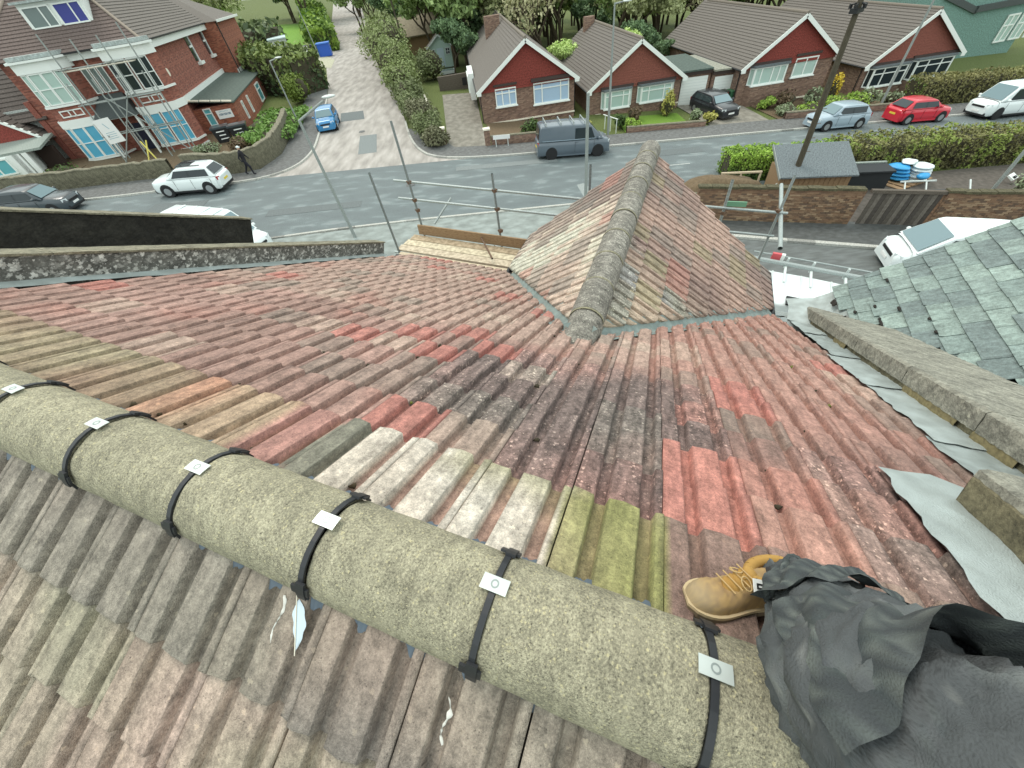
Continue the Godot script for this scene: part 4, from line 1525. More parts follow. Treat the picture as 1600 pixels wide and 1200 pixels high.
# roof slope in courses: a, b = ends of the eave, c, d = ends of the ridge above b and a
func courses(parent: Node, a: Vector3, b: Vector3, c: Vector3, d: Vector3, n: int, m: Material, called := "roof_courses", ribs := 0) -> void:
	var g := G.new()
	var nm := (b - a).cross(d - a).normalized()
	if nm.y < 0: nm = -nm
	for i in n:
		var t0 := float(i) / n
		var t1 := float(i + 1) / n
		var l0 := a.lerp(d, t0) + nm * 0.045
		var r0 := b.lerp(c, t0) + nm * 0.045
		var l1 := a.lerp(d, t1) + nm * 0.008
		var r1 := b.lerp(c, t1) + nm * 0.008
		g.oquad(l0, r0, r1, l1, nm)
		g.oquad(l0 - nm * 0.04, r0 - nm * 0.04, r0, l0, a - d)
	g.oquad(a - nm * 0.03, d - nm * 0.03, c - nm * 0.03, b - nm * 0.03, -nm)
	if ribs > 0:
		for i in ribs:
			var t := (i + 0.5) / ribs
			g.beam(a.lerp(b, t) + nm * 0.03, d.lerp(c, t) + nm * 0.03, 0.10, 0.05, nm)
	var o := part(called, g, m, parent)
	o.set_meta("kind", "stuff")

func build_red_house() -> void:
	var th := deg_to_rad(11.3)
	var h := thing("red_brick_house", "large red brick house with two white-trimmed bays and blue-boarded windows", "house", Vector3(-23.0, 1.4, -40.0), th)
	var br := M("brick_red", Color.WHITE)
	var wh := M("white", Color.WHITE)
	# local: x along the front (0 = right corner), z towards the street
	wall_box(h, "wall", Vector3(-4.5, 2.9, -9.5), Vector3(9.0, 7.8, 19.0), br)
	wall_box(h, "rear_wing", Vector3(-2.0, 2.9, -25.0), Vector3(7.2, 7.8, 12.0), M("brick_orange", Color.WHITE))
	for q in [[-8.0, -4.75], [-2.6, 0.75]]:
		var x0: float = q[0]
		var x1: float = q[1]
		var xm := (x0 + x1) * 0.5
		var out := [Vector3(x0, -1, 0.02), Vector3(x0 + 0.35, -1, 1.15), Vector3(x0 + 0.8, -1, 1.35), Vector3(x1 - 0.8, -1, 1.35), Vector3(x1 - 0.35, -1, 1.15), Vector3(x1, -1, 0.02)]
		var g := G.new()
		g.prism(rev(out), Vector3(0, 7.1, 0))
		part("bay", g, br, h)
		for band in [[-0.05, 0.38, 0.10, "plinth"], [0.66, 0.12, 0.12, "sill_band"], [2.86, 0.46, 0.10, "band"], [4.10, 0.13, 0.13, "sill_band"], [6.06, 0.55, 0.14, "cornice"], [6.62, 0.12, 0.32, "cornice"], [6.76, 0.22, 0.16, "parapet"]]:
			g = G.new()
			var o2 := []
			for v in out:
				o2.append(Vector3(xm + (v.x - xm) * (1.0 + band[2] / 1.7), band[0], v.z + band[2]))
			g.prism(rev(o2), Vector3(0, band[1], 0))
			part(band[3], g, wh if band[3] != "parapet" else M("lead", Color.WHITE), h)
		# windows: a wide front pair and the canted sides
		var low := M("glass_sky", Color.WHITE)
		var up := M("glass_pale", Color.WHITE) if x0 < -4 else M("glass_dark", Color.WHITE)
		for k in 2:
			var pm := low if k == 0 else up
			var y0 := 0.80 if k == 0 else 4.25
			var hh := 2.06 if k == 0 else 1.80
			window(h, Vector3(x0 + 0.82, y0, 1.37), Vector3.RIGHT, 0.80, hh, [1], 0.5, wh, pm, 0.07)
			window(h, Vector3(x1 - 1.62, y0, 1.37), Vector3.RIGHT, 0.80, hh, [1], 0.5, wh, pm, 0.07)
			var d := Vector3(0.45, 0, -0.2).normalized()
			window(h, Vector3(x0 + 0.36, y0, 1.16) , Vector3(0.45, 0, 0.2).normalized(), 0.46, hh, [1], 0.5, wh, pm, 0.06)
			window(h, Vector3(x1 - 0.80, y0, 1.37), d, 0.46, hh, [1], 0.5, wh, pm, 0.06)
		for k in 2:
			var pg := G.new()
			var px := x0 + 0.9 + k * (x1 - x0 - 2.7)
			frame_rect(pg, Vector3(px, 3.48, 1.365), 0.95, 0.42, 0.07)
			part("panel_frame", pg, wh, h)
	# middle: three arched lights over the porch, door below
	for k in 3:
		window(h, Vector3(-4.55 + k * 0.52, 4.35, 0.03), Vector3.RIGHT, 0.44, 1.55, [1], 0.0, wh, M("glass_grey", Color.WHITE), 0.06)
	wall_box(h, "door", Vector3(-3.55, 1.25, 0.03), Vector3(0.95, 2.1, 0.06), M("door_navy", c8(28, 34, 60), 0.4))
	wall_box(h, "door_frame", Vector3(-3.0, 1.3, 0.05), Vector3(0.10, 2.4, 0.10), wh)
	wall_box(h, "door_frame", Vector3(-4.1, 1.3, 0.05), Vector3(0.10, 2.4, 0.10), wh)
	var g := G.new()
	g.prism([Vector3(-5.0, 2.95, 1.7), Vector3(-2.4, 2.95, 1.7), Vector3(-2.4, 3.02, 1.7), Vector3(-5.0, 3.02, 1.7)], Vector3(0, 0, -1.7))
	part("porch_beam", g, wh, h)
	g = G.new()
	g.poly([Vector3(-5.3, 3.0, 1.85), Vector3(-2.3, 3.0, 1.85), Vector3(-3.0, 4.25, 0.02), Vector3(-4.7, 4.25, 0.02)])
	g.poly([Vector3(-2.3, 3.0, 1.85), Vector3(-2.3, 3.0, 0.02), Vector3(-3.0, 4.25, 0.02)])
	g.poly([Vector3(-5.3, 3.0, 0.02), Vector3(-5.3, 3.0, 1.85), Vector3(-4.7, 4.25, 0.02)])
	part("porch_roof", g, M("slate_dark", c8(92, 100, 100), 0.7, tex.grit, Vector3(1, 1, 1)), h)
	for x in [-5.1, -2.5]:
		wall_box(h, "porch_post", Vector3(x, 1.3, 1.65), Vector3(0.12, 3.4, 0.12), wh)
	# roof: hipped, with a white box dormer
	var e0 := 6.75
	var rise := 4.6
	var A := Vector3(-9.6, e0, 0.55)
	var B := Vector3(0.55, e0, 0.55)
	var Cc := Vector3(0.55, e0, -19.6)
	var R0 := Vector3(-6.2, e0 + rise, -5.6)
	var R1 := Vector3(-4.6, e0 + rise, -5.6)
	var R2 := Vector3(-4.6, e0 + rise, -19.6)
	var rt := M("rooftile_red", Color.WHITE)
	courses(h, A, B, R1, R0, 26, rt)
	courses(h, B, Cc, R2, R1, 26, M("rooftile_brown", Color.WHITE))
	g = G.new()
	g.poly([A, R0, Vector3(-9.6, e0, -19.6)])
	g.poly([Vector3(-9.6, e0, -19.6), R0, R2])
	part("roof_slope", g, rt, h)
	for q in [[B, R1], [R1, R2], [R0, R1], [A, R0]]:
		g = G.new()
		g.tube(q[0] + Vector3(0, 0.05, 0), q[1] + Vector3(0, 0.05, 0), 0.10, 6)
		part("hip_tiles", g, M("hip_pale", c8(150, 138, 126), 0.9), h)
	wall_box(h, "gutter", Vector3(0.66, e0 - 0.02, -9.5), Vector3(0.12, 0.10, 20.2), M("black", Color.WHITE))
	wall_box(h, "fascia", Vector3(0.30, e0 - 0.28, -9.6), Vector3(0.5, 0.42, 20.0), wh)
	wall_box(h, "gutter", Vector3(-3.6, e0 - 0.02, 0.66), Vector3(2.2, 0.10, 0.12), M("black", Color.WHITE))
	wall_box(h, "fascia", Vector3(-3.65, e0 - 0.25, 0.2), Vector3(2.0, 0.40, 0.36), wh)
	wall_box(h, "dormer", Vector3(-4.15, e0 + 1.80, -2.8), Vector3(3.9, 1.5, 3.2), wh)
	wall_box(h, "dormer_roof", Vector3(-4.15, e0 + 2.62, -2.7), Vector3(4.2, 0.12, 3.7), M("lead", Color.WHITE))
	window(h, Vector3(-5.95, e0 + 1.30, -1.18), Vector3.RIGHT, 1.7, 1.1, [1.3, 0.8], 0.0, wh, M("glass_grey", Color.WHITE), 0.08)
	window(h, Vector3(-4.05, e0 + 1.30, -1.18), Vector3.RIGHT, 1.7, 1.1, [1.2, 0.8], 0.0, wh, M("blind_blue", Color.WHITE), 0.08)
	# right side wall: white band, tall narrow windows, pipes
	wall_box(h, "band", Vector3(0.05, 2.86, -9.5), Vector3(0.14, 0.42, 19.0), wh)
	wall_box(h, "band", Vector3(1.6, 2.60, -25.0), Vector3(0.14, 0.42, 12.0), wh)
	for z in [-12.4, -18.2]:
		wall_box(h, "window_stile", Vector3(0.06, 5.5, z), Vector3(0.14, 2.35, 0.14), wh)
		wall_box(h, "window_slot", Vector3(0.02, 5.5, z + 0.55), Vector3(0.06, 2.1, 0.95), M("glass_dark", Color.WHITE))
		wall_box(h, "window_sill", Vector3(0.14, 4.25, z + 0.1), Vector3(0.34, 0.22, 1.4), wh)
		wall_box(h, "window_bar", Vector3(0.06, 5.5, z + 0.5), Vector3(0.12, 0.14, 0.9), wh)
	for q in [[0.06, -0.6], [1.66, -19.1]]:
		g = G.new()
		g.tube(Vector3(q[0] + 0.05, e0 - 0.1, q[1]), Vector3(q[0] + 0.05, 0, q[1]), 0.06, 6)
		part("drainpipe", g, M("black", Color.WHITE), h)
	g = G.new()
	g.tube(Vector3(0.03, 4.7, -2.2), Vector3(0.10, 4.7, -2.2), 0.26, 14)
	part("round_vent", g, M("cream", Color.WHITE), h)
	# wing roof end
	g = G.new()
	var w0 := Vector3(1.9, e0, -18.8)
	var w1 := Vector3(1.9, e0, -31.3)
	var w2 := Vector3(-3.0, e0 + 2.6, -25.0)
	g.poly([w0, w1, w2]); g.poly([w2, w1, Vector3(-6, e0, -31.3)]); g.poly([Vector3(-6, e0, -18.8), w0, w2])
	part("wing_roof", g, M("rooftile_brown", Color.WHITE), h)
	wall_box(h, "bargeboard", Vector3(1.95, e0 + 0.0, -25.0), Vector3(0.12, 0.2, 12.6), wh)
	# lean-to of newer brick with a grey flat roof
	var ob := M("brick_orange", Color.WHITE)
	wall_box(h, "lean_to_wall", Vector3(1.65, 0.1, -12.7), Vector3(3.3, 3.9, 20.0), ob)
	g = G.new()
	g.prism([Vector3(-0.02, 2.62, -2.5), Vector3(3.45, 2.06, -2.5), Vector3(3.45, 2.16, -2.5), Vector3(-0.02, 2.72, -2.5)], Vector3(0, 0, -20.6))
	part("lean_to_roof", g, M("felt_green", Color.WHITE), h)
	for k in 4:
		wall_box(h, "coping_stone", Vector3(0.5 + k * 0.82, 2.66 - k * 0.13, -2.55), Vector3(0.74, 0.10, 0.22), M("cream", Color.WHITE), Basis(Vector3.BACK, -0.16))
	window(h, Vector3(0.75, 0.75, -2.68), Vector3.RIGHT, 0.62, 1.25, [1], 0.7, wh, M("glass_teal", Color.WHITE), 0.08)
	var side := Vector3(0, 0, -1)
	window(h, Vector3(3.32, 0.35, -5.4), side, 0.55, 1.35, [1], 0.7, wh, M("glass_grey", Color.WHITE), 0.08)
	window(h, Vector3(3.32, 0.3, -8.4), side, 0.55, 1.35, [1], 0.7, wh, M("glass_grey", Color.WHITE), 0.08)
	window(h, Vector3(3.32, 0.1, -14.6), side, 2.2, 1.6, [1], 0.68, wh, M("glass_teal", Color.WHITE), 0.10)
	# name board on the lean-to: white with two rows of small dark letters
	var sg := wall_box(h, "sign_board", Vector3(2.3, 1.42, -2.64), Vector3(1.25, 0.62, 0.05), M("plate_white", Color.WHITE))
	for k in 9:
		wall_box(sg, "sign_letter", Vector3(1.86 + k * 0.11, 1.42, -2.612), Vector3(0.05 + 0.02 * (k % 3), 0.15, 0.006), M("sign_ink", c8(96, 122, 140), 0.6))
	for k in 7:
		wall_box(sg, "sign_letter", Vector3(1.95 + k * 0.11, 1.62, -2.612), Vector3(0.05, 0.07, 0.006), M("sign_ink_pale", c8(160, 190, 200), 0.6))
	# scaffold on the front
	var s := thing("house_scaffold", "spindly steel scaffold climbing the middle of the red brick house", "scaffolding", h.position, th)
	for x in [-4.6, -3.0, -1.4, 0.2]:
		pole_part(s, "standard", Vector3(x, -0.6, 2.1), Vector3(x, 7.6 + 0.3 * sin(x * 5), 2.1), 0.045, "pole_grey")
		pole_part(s, "standard", Vector3(x + 0.1, -0.6, 3.2), Vector3(x + 0.1, 5.4, 3.2), 0.045, "pole_grey")
	for y in [2.2, 4.1, 6.0]:
		pole_part(s, "ledger", Vector3(-4.9, y, 2.1), Vector3(0.5, y, 2.1), 0.04, "pole_grey")
		if y < 5: pole_part(s, "ledger", Vector3(-4.8, y + 0.05, 3.2), Vector3(0.6, y + 0.05, 3.2), 0.04, "pole_grey")
		for x in [-4.3, -1.6]:
			pole_part(s, "transom", Vector3(x, y + 0.05, 1.5), Vector3(x, y + 0.05, 3.4), 0.04, "pole_grey")
	pole_part(s, "brace", Vector3(-4.6, 0.4, 3.25), Vector3(-1.4, 4.4, 3.25), 0.04, "pole_grey")
	pole_part(s, "brace", Vector3(0.3, 0.4, 3.25), Vector3(-2.9, 4.4, 3.25), 0.04, "pole_grey")
	var bg := G.new()
	for k in 3: bg.box(Vector3(-2.2, 5.92, 2.3 + k * 0.24), Vector3(4.4, 0.04, 0.22))
	part("scaffold_boards", bg, M("board_grey", c8(176, 172, 158), 0.9), s)
	bg = G.new()
	bg.box(Vector3(-4.05, 2.55, 3.32), Vector3(1.1, 1.5, 0.04), Basis(Vector3.BACK, 0.06))
	var pb := part("notice_board", bg, M("plate_white", Color.WHITE), s, "white notice board tied to the scaffold")
	for k in 4:
		bg = G.new()
		bg.box(Vector3(-4.05, 2.1 + k * 0.12, 3.345), Vector3(0.7 - 0.1 * (k % 2), 0.03, 0.004), Basis(Vector3.BACK, 0.06))
		part("printed_line", bg, M("sign_ink_pale", Color.WHITE), pb)
	bg = G.new()
	bg.box(Vector3(-4.05, 2.85, 3.345), Vector3(0.05, 0.42, 0.004), Basis(Vector3.BACK, 0.5))
	part("printed_line", bg, M("sign_ink_pale", Color.WHITE), pb)
	for q in [[-3.2, -2.3], [-2.0, -2.7]]:
		pole_part(s, "yellow_tube", Vector3(q[0], -0.4, 3.9), Vector3(q[1], 1.6, 3.2), 0.05, "yellow_tape")

func rev(a: Array) -> Array:
	var b := a.duplicate()
	b.reverse()
	return b

func frame_rect(g: G, o: Vector3, w: float, h: float, b: float) -> void:
	g.box(o + Vector3(w * 0.5, b * 0.5, 0), Vector3(w, b, 0.05))
	g.box(o + Vector3(w * 0.5, h - b * 0.5, 0), Vector3(w, b, 0.05))
	g.box(o + Vector3(b * 0.5, h * 0.5, 0), Vector3(b, h - 2 * b, 0.05))
	g.box(o + Vector3(w - b * 0.5, h * 0.5, 0), Vector3(b, h - 2 * b, 0.05))

func build_white_house() -> void:
	var th := deg_to_rad(11.3)
	var h := thing("white_house", "white-fronted house with a dark tiled roof at the left edge, beside the red brick house", "house", Vector3(-23.0, 1.6, -40.0), th)
	var rt := M("rooftile_dark", Color.WHITE)
	var wh := M("white", Color.WHITE)
	wall_box(h, "wall", Vector3(-15.5, 1.2, -6.0), Vector3(12.0, 5.6, 11.0), M("white_render", Color.WHITE))
	courses(h, Vector3(-22, 3.3, 0.2), Vector3(-8.7, 3.3, 0.2), Vector3(-8.9, 8.4, -6.5), Vector3(-22, 8.4, -6.5), 22, rt)
	courses(h, Vector3(-8.9, 3.4, -13.2), Vector3(-22, 3.4, -13.2), Vector3(-22, 8.4, -6.5), Vector3(-8.9, 8.4, -6.5), 12, rt)
	wall_box(h, "side_wall", Vector3(-9.2, 1.2, -5.9), Vector3(0.4, 6.4, 12.0), M("hung_brown", Color.WHITE))
	# cross gable with a white verge and red tile hanging
	var g := G.new()
	g.prism([Vector3(-16.0, 2.4, 0.9), Vector3(-9.6, 2.4, 0.9), Vector3(-12.8, 4.9, 0.9)], Vector3(0, 0, -0.4))
	part("gable", g, M("hung_red", Color.WHITE), h)
	g = G.new()
	g.beam(Vector3(-9.2, 2.2, 1.0), Vector3(-12.8, 5.0, 1.0), 0.16, 0.24, Vector3.BACK)
	g.beam(Vector3(-16.4, 2.2, 1.0), Vector3(-12.8, 5.0, 1.0), 0.16, 0.24, Vector3.BACK)
	part("bargeboard", g, wh, h)
	courses(h, Vector3(-9.1, 2.2, 1.1), Vector3(-9.1, 2.2, -3.5), Vector3(-12.8, 5.05, -3.5), Vector3(-12.8, 5.05, 1.1), 12, rt)
	# porch roof, white front, garage
	g = G.new()
	g.prism([Vector3(-17.5, 2.05, 3.2), Vector3(-8.9, 2.05, 3.2), Vector3(-8.9, 2.4, 0.6), Vector3(-17.5, 2.4, 0.6)], Vector3(0, 0.14, 0))
	part("porch_roof", g, M("lead_pale", c8(178, 190, 182), 0.8, tex.grit, Vector3(1, 1, 1)), h)
	wall_box(h, "front_wall", Vector3(-12.5, 0.7, 2.4), Vector3(4.2, 2.7, 1.6), M("white", Color.WHITE))
	window(h, Vector3(-13.6, 0.95, 3.22), Vector3.RIGHT, 2.3, 1.0, [1.5, 1], 0.0, wh, M("glass_teal", Color.WHITE), 0.09)
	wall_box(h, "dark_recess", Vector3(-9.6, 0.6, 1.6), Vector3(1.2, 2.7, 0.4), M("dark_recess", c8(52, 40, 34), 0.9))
	for x in [-10.1, -10.7]:
		wall_box(h, "door_post", Vector3(x, 0.7, 3.1), Vector3(0.34, 2.7, 0.2), wh)
	wall_box(h, "garage_door", Vector3(-16.6, 0.45, 2.6), Vector3(2.6, 2.1, 0.1), M("door_navy", Color.WHITE))
	for x in [-18.1, -15.1]:
		wall_box(h, "door_post", Vector3(x, 0.6, 2.9), Vector3(0.24, 2.6, 0.3), wh)
	# rooflight
	var rl := wall_box(h, "rooflight", Vector3(-13.3, 5.95, -3.2), Vector3(2.2, 0.14, 1.3), wh, Basis(Vector3.RIGHT, deg_to_rad(37)))
	wall_box(rl, "pane", Vector3(-13.3, 6.03, -3.14), Vector3(2.0, 0.06, 1.0), M("glass_pale", Color.WHITE), Basis(Vector3.RIGHT, deg_to_rad(37)))

# ================================================================ bungalows, garages, green house
# each bungalow stands at its own height on the hill; x from -hw to hw, z = 0 at the front wall, towards the street
func bungalow(at: Vector3, turn: float, hw: float, eave: float, rise: float, depth: float, gable: String, label: String, wins: Array, glass: String) -> Node3D:
	var h := thing("bungalow", label, "bungalow", at, turn, "bungalows across the road")
	var wh := M("white", Color.WHITE)
	wall_box(h, "wall", Vector3(0, (eave - 2.0) * 0.5, -depth * 0.5), Vector3(hw * 2, eave + 2.0, depth), M("brick_brown", Color.WHITE))
	var g := G.new()
	g.prism([Vector3(-hw, eave - 0.28, 0.0), Vector3(hw, eave - 0.28, 0.0), Vector3(hw + 0.05, eave + 0.02, 0.0), Vector3(0, eave + rise, 0.0), Vector3(-hw - 0.05, eave + 0.02, 0.0)], Vector3(0, 0, 0.09))
	part("hung_tile_gable", g, M(gable, Color.WHITE), h)
	# courses of hung tiles
	g = G.new()
	var n := 17
	for i in n:
		var y := eave - 0.26 + (rise + 0.2) * i / n
		var half := minf(hw, (eave + rise - y) / rise * hw) - 0.05
		if half < 0.2: continue
		g.box(Vector3(0, y, 0.095), Vector3(half * 2, 0.035, 0.03))
	var tc := part("hung_tile_courses", g, M(gable, Color.WHITE), h)
	tc.set_meta("kind", "stuff")
	wall_box(h, "plinth", Vector3(0, 0.16, 0.04), Vector3(hw * 2.02, 0.10, 0.12), M("cream", Color.WHITE))
	# roof
	var o := 0.42
	var over := hw + 0.30
	var e1 := eave - 0.30 * rise / hw + 0.06
	var rt := M("rooftile_brown", Color.WHITE)
	var top := eave + rise + 0.10
	courses(h, Vector3(-over, e1, o), Vector3(-over, e1, -depth), Vector3(0, top, -depth), Vector3(0, top, o), 20, rt, "roof_courses", 0)
	courses(h, Vector3(over, e1, o), Vector3(over, e1, -depth), Vector3(0, top, -depth), Vector3(0, top, o), 20, rt, "roof_courses", 0)
	g = G.new()
	for i in int(depth / 0.45):
		g.tube(Vector3(0, top + 0.0, o - i * 0.45), Vector3(0, top + 0.005, o - i * 0.45 - 0.44), 0.13, 8)
	part("ridge_tiles", g, M("ridge_dull", c8(124, 116, 106), 0.9), h)
	g = G.new()
	for s in [-1.0, 1.0]:
		g.beam(Vector3(s * (over + 0.02), e1 - 0.10, o + 0.03), Vector3(0, top - 0.14, o + 0.03), 0.05, 0.26, Vector3.UP)
		g.box(Vector3(s * (over - 0.16), e1 - 0.12, o + 0.03), Vector3(0.36, 0.22, 0.06))
	part("bargeboard", g, wh, h)
	for s in [-1.0, 1.0]:
		g = G.new()
		g.tube(Vector3(s * (over + 0.06), e1 - 0.03, o - 0.05), Vector3(s * (over + 0.06), e1 - 0.03, -depth), 0.06, 6)
		g.tube(Vector3(s * (hw + 0.06), e1 - 0.05, -0.15), Vector3(s * (hw + 0.06), -0.6, -0.15), 0.04, 6)
		part("gutter", g, M("black", Color.WHITE), h)
	var dark := M("lintel", c8(70, 58, 54), 0.8)
	for w in wins:    # x0, x1, y0, y1, lights, transom, bay depth
		var dp: float = w[6]
		if dp > 0.0:
			g = G.new()
			g.prism([Vector3(w[0], -1.2, 0.02), Vector3(w[0] + 0.25, -1.2, dp), Vector3(w[1] - 0.25, -1.2, dp), Vector3(w[1], -1.2, 0.02)], Vector3(0, w[2] + 1.15, 0))
			part("bay_wall", g, M("brick_brown", Color.WHITE), h)
			g = G.new()
			g.prism([Vector3(w[0] - 0.1, w[3] + 0.02, 0.02), Vector3(w[0] + 0.12, w[3] + 0.02, dp + 0.14), Vector3(w[1] - 0.12, w[3] + 0.02, dp + 0.14), Vector3(w[1] + 0.1, w[3] + 0.02, 0.02)], Vector3(0, 0.12, 0))
			part("bay_roof", g, M("felt", Color.WHITE), h)
			window(h, Vector3(w[0] + 0.25, w[2], dp - 0.06), Vector3.RIGHT, w[1] - w[0] - 0.5, w[3] - w[2], w[4], w[5], wh, M(glass, Color.WHITE), 0.08)
			window(h, Vector3(w[0] + 0.02, w[2], 0.06), Vector3(0.25, 0, dp - 0.08).normalized(), Vector2(0.25, dp - 0.08).length(), w[3] - w[2], [1], 0.0, wh, M(glass, Color.WHITE), 0.07)
			window(h, Vector3(w[1] - 0.25, w[2], dp - 0.06), Vector3(0.25, 0, -(dp - 0.08)).normalized(), Vector2(0.25, dp - 0.08).length(), w[3] - w[2], [1], 0.0, wh, M(glass, Color.WHITE), 0.07)
			wall_box(h, "window_sill", Vector3((w[0] + w[1]) * 0.5, w[2] - 0.04, dp * 0.5), Vector3(w[1] - w[0] - 0.3, 0.08, dp + 0.16), wh)
		else:
			window(h, Vector3(w[0], w[2], 0.03), Vector3.RIGHT, w[1] - w[0], w[3] - w[2], w[4], w[5], wh, M(glass, Color.WHITE), 0.09)
			wall_box(h, "window_sill", Vector3((w[0] + w[1]) * 0.5, w[2] - 0.04, 0.10), Vector3(w[1] - w[0] + 0.16, 0.08, 0.2), wh)
		wall_box(h, "lintel", Vector3((w[0] + w[1]) * 0.5, w[3] + 0.22, 0.10 if dp <= 0 else 0.16), Vector3(w[1] - w[0] + 0.2, 0.16, 0.14), dark)
	return h

func build_bungalows() -> void:
	var wh := M("white", Color.WHITE)
	var b1 := bungalow(Vector3(5.12, -0.32, -39.5), 0.0, 3.95, 2.65, 2.72, 27.0, "hung_red", "leftmost bungalow, deep red tile-hung gable and pale blue curtains, behind the grey van", [[-2.75, -0.98, 1.28, 2.52, [1, 1, 1], 0.72, 0.0], [0.48, 3.5, 1.05, 2.52, [1, 2.2, 1], 0.72, 0.0]], "curtain_blue")
	wall_box(b1, "lintel_band", Vector3(2.0, 2.74, 0.16), Vector3(3.4, 0.22, 0.3), M("lintel", Color.WHITE))
	wall_box(b1, "chimney", Vector3(-1.3, 4.9, -16.0), Vector3(1.6, 1.9, 0.9), M("brick_brown", Color.WHITE))
	wall_box(b1, "side_dormer", Vector3(-4.45, 1.9, -8.0), Vector3(0.5, 2.0, 4.4), wh)
	window(b1, Vector3(-4.72, 1.3, -9.7), Vector3(0, 0, 1), 3.0, 1.3, [1, 1], 0.0, wh, M("glass_dark", Color.WHITE), 0.1)
	var b2 := bungalow(Vector3(14.4, -0.9, -39.5), 0.0, 3.95, 2.1, 2.72, 16.0, "hung_brown", "second bungalow from the left, orange-red gable, with a small bright lawn", [[-2.95, -0.35, 0.55, 1.78, [1, 2, 1], 0.7, 0.4], [0.2, 3.3, 0.62, 1.78, [1, 2, 1], 0.7, 0.4]], "glass_pale")
	wall_box(b2, "chimney", Vector3(-0.6, 4.6, -14.2), Vector3(1.0, 1.5, 0.8), M("brick_brown", Color.WHITE))
	bungalow(Vector3(26.75, -1.6, -38.2), 0.0, 3.85, 2.95, 2.72, 17.0, "hung_red", "third bungalow from the left, its wide tiled roof beside two white garages", [[-3.2, -0.05, 1.62, 2.78, [1, 1.6, 1, 1], 0.0, 0.45], [0.55, 2.45, 1.7, 2.95, [1, 1], 0.0, 0.0]], "glass_pale")
	bungalow(Vector3(37.8, -2.2, -38.2), 0.0, 3.95, 2.4, 2.85, 19.0, "hung_brown", "fourth bungalow, brown gable and two wide white bay windows, farthest right", [[-3.55, -0.15, 0.75, 2.05, [1, 1.2, 1], 0.68, 0.45], [0.1, 3.7, 0.85, 2.15, [1, 1.2, 1], 0.68, 0.45]], "glass_dark")
	# two garages between the second and third bungalows
	for k in 2:
		var at := Vector3(19.75 + 2.75 * k, -1.2 - 0.16 * k, -39.9 + 0.4 * k)
		var gar := thing("garage", ["left garage with a white up-and-over door and grey-green felt roof", "right garage with a white door and bare concrete roof, behind the black car"][k], "garage", at, -0.08)
		wall_box(gar, "wall", Vector3(0, 0.7, -3.2), Vector3(2.68, 3.2, 6.4), M("brick_brown", Color.WHITE))
		wall_box(gar, "fascia", Vector3(0, 2.32, 0.08), Vector3(2.72, 0.26, 0.2), M("lintel", Color.WHITE))
		wall_box(gar, "roof", Vector3(0, 2.5, -3.3), Vector3(2.7, 0.12, 7.2), M("felt_green" if k == 0 else "concrete_roof", c8(168, 170, 158), 0.9, tex.patch, Vector3(0.6, 0.6, 0.6)))
		var door := wall_box(gar, "door", Vector3(0, 1.0, 0.04), Vector3(2.2, 2.05, 0.06), M("white", Color.WHITE))
		for i in 9:
			wall_box(door, "door_rib", Vector3(0, 0.15 + i * 0.21, 0.075), Vector3(2.1, 0.016, 0.012), M("white_dull", c8(206, 214, 212), 0.6))
	# tall rendered house on the right edge
	var gh := thing("green_house", "tall house with a blank pale green rendered side wall, top right, beyond the fourth bungalow", "house", Vector3(58.5, -3.5, -56.0), 0.12)
	wall_box(gh, "side_wall", Vector3(-6.0, 5.0, 0), Vector3(16.0, 18.0, 12.0), M("green_render", Color.WHITE))
	for k in 2:
		for i in 4:
			window(gh, Vector3(-1.2 + i * 1.9, 1.0 + k * 4.3, 6.05), Vector3.RIGHT, 1.5, 2.3, [1, 1], 0.6, wh, M("glass_pale", Color.WHITE), 0.14)
	wall_box(gh, "string_band", Vector3(-2.0, 4.3, 6.1), Vector3(8.4, 0.5, 0.4), M("slate_dark", c8(92, 100, 100), 0.7))
	wall_box(gh, "string_band", Vector3(0.6, 8.6, 6.1), Vector3(5.4, 0.4, 0.4), M("slate_dark", Color.WHITE))
	var g := G.new()
	var pts := [Vector3(-11.0, 5.6, 6.06), Vector3(-6.0, 3.9, 6.06), Vector3(-6.0, 4.4, 6.06), Vector3(-11.0, 6.1, 6.06)]
	g.prism(pts, Vector3(0, 0, 0.1))
	part("damp_stain", g, M("slate_dark", Color.WHITE), gh)

# ================================================================ garden walls, gate
func wall_run(called: String, label: String, pts: Array, h: float, th: float, m: Material, cap: Material, bumps := 0.05, sd := 5) -> Node3D:
	var w := thing(called, label, "wall")
	var f := field(sd, 0.25, 3)
	var cv := Curve3D.new()
	for q in pts: cv.add_point(on_ground(q[0], q[1]))
	var ln := cv.get_baked_length()
	var n := int(ln / 0.35)
	var g := G.new()
	var c := G.new()
	var rows := []
	var crow := []
	for i in n + 1:
		var a := cv.sample_baked(ln * i / n)
		var b := cv.sample_baked(minf(ln * i / n + 0.1, ln))
		var a0 := cv.sample_baked(maxf(ln * i / n - 0.1, 0))
		var d := (b - a0).normalized()
		var x := Vector3(d.z, 0, -d.x)
		var top := h + bumps * f.get_noise_1d(i * 3.0)
		var r := PackedVector3Array()
		for q in [[-0.5, -0.6], [-0.5, 0.0], [-0.5, 0.5], [-0.5, 1.0], [0.5, 1.0], [0.5, 0.5], [0.5, 0.0], [0.5, -0.6]]:
			r.append(a + x * (q[0] * th + bumps * 0.4 * f.get_noise_2d(i * 3.0, q[1] * 20 + q[0] * 90)) + Vector3(0, q[1] * top, 0))
		rows.append(r)
		var k := PackedVector3Array()
		for q in [[-0.56, 0.0], [-0.56, 0.07], [0.56, 0.07], [0.56, 0.0]]:
			k.append(a + x * (q[0] * th) + Vector3(0, top - 0.01 + q[1], 0))
		crow.append(k)
	g.grid(rows)
	c.grid(crow)
	part("wall_face", g, m, w)
	part("coping", c, cap, w)
	return w

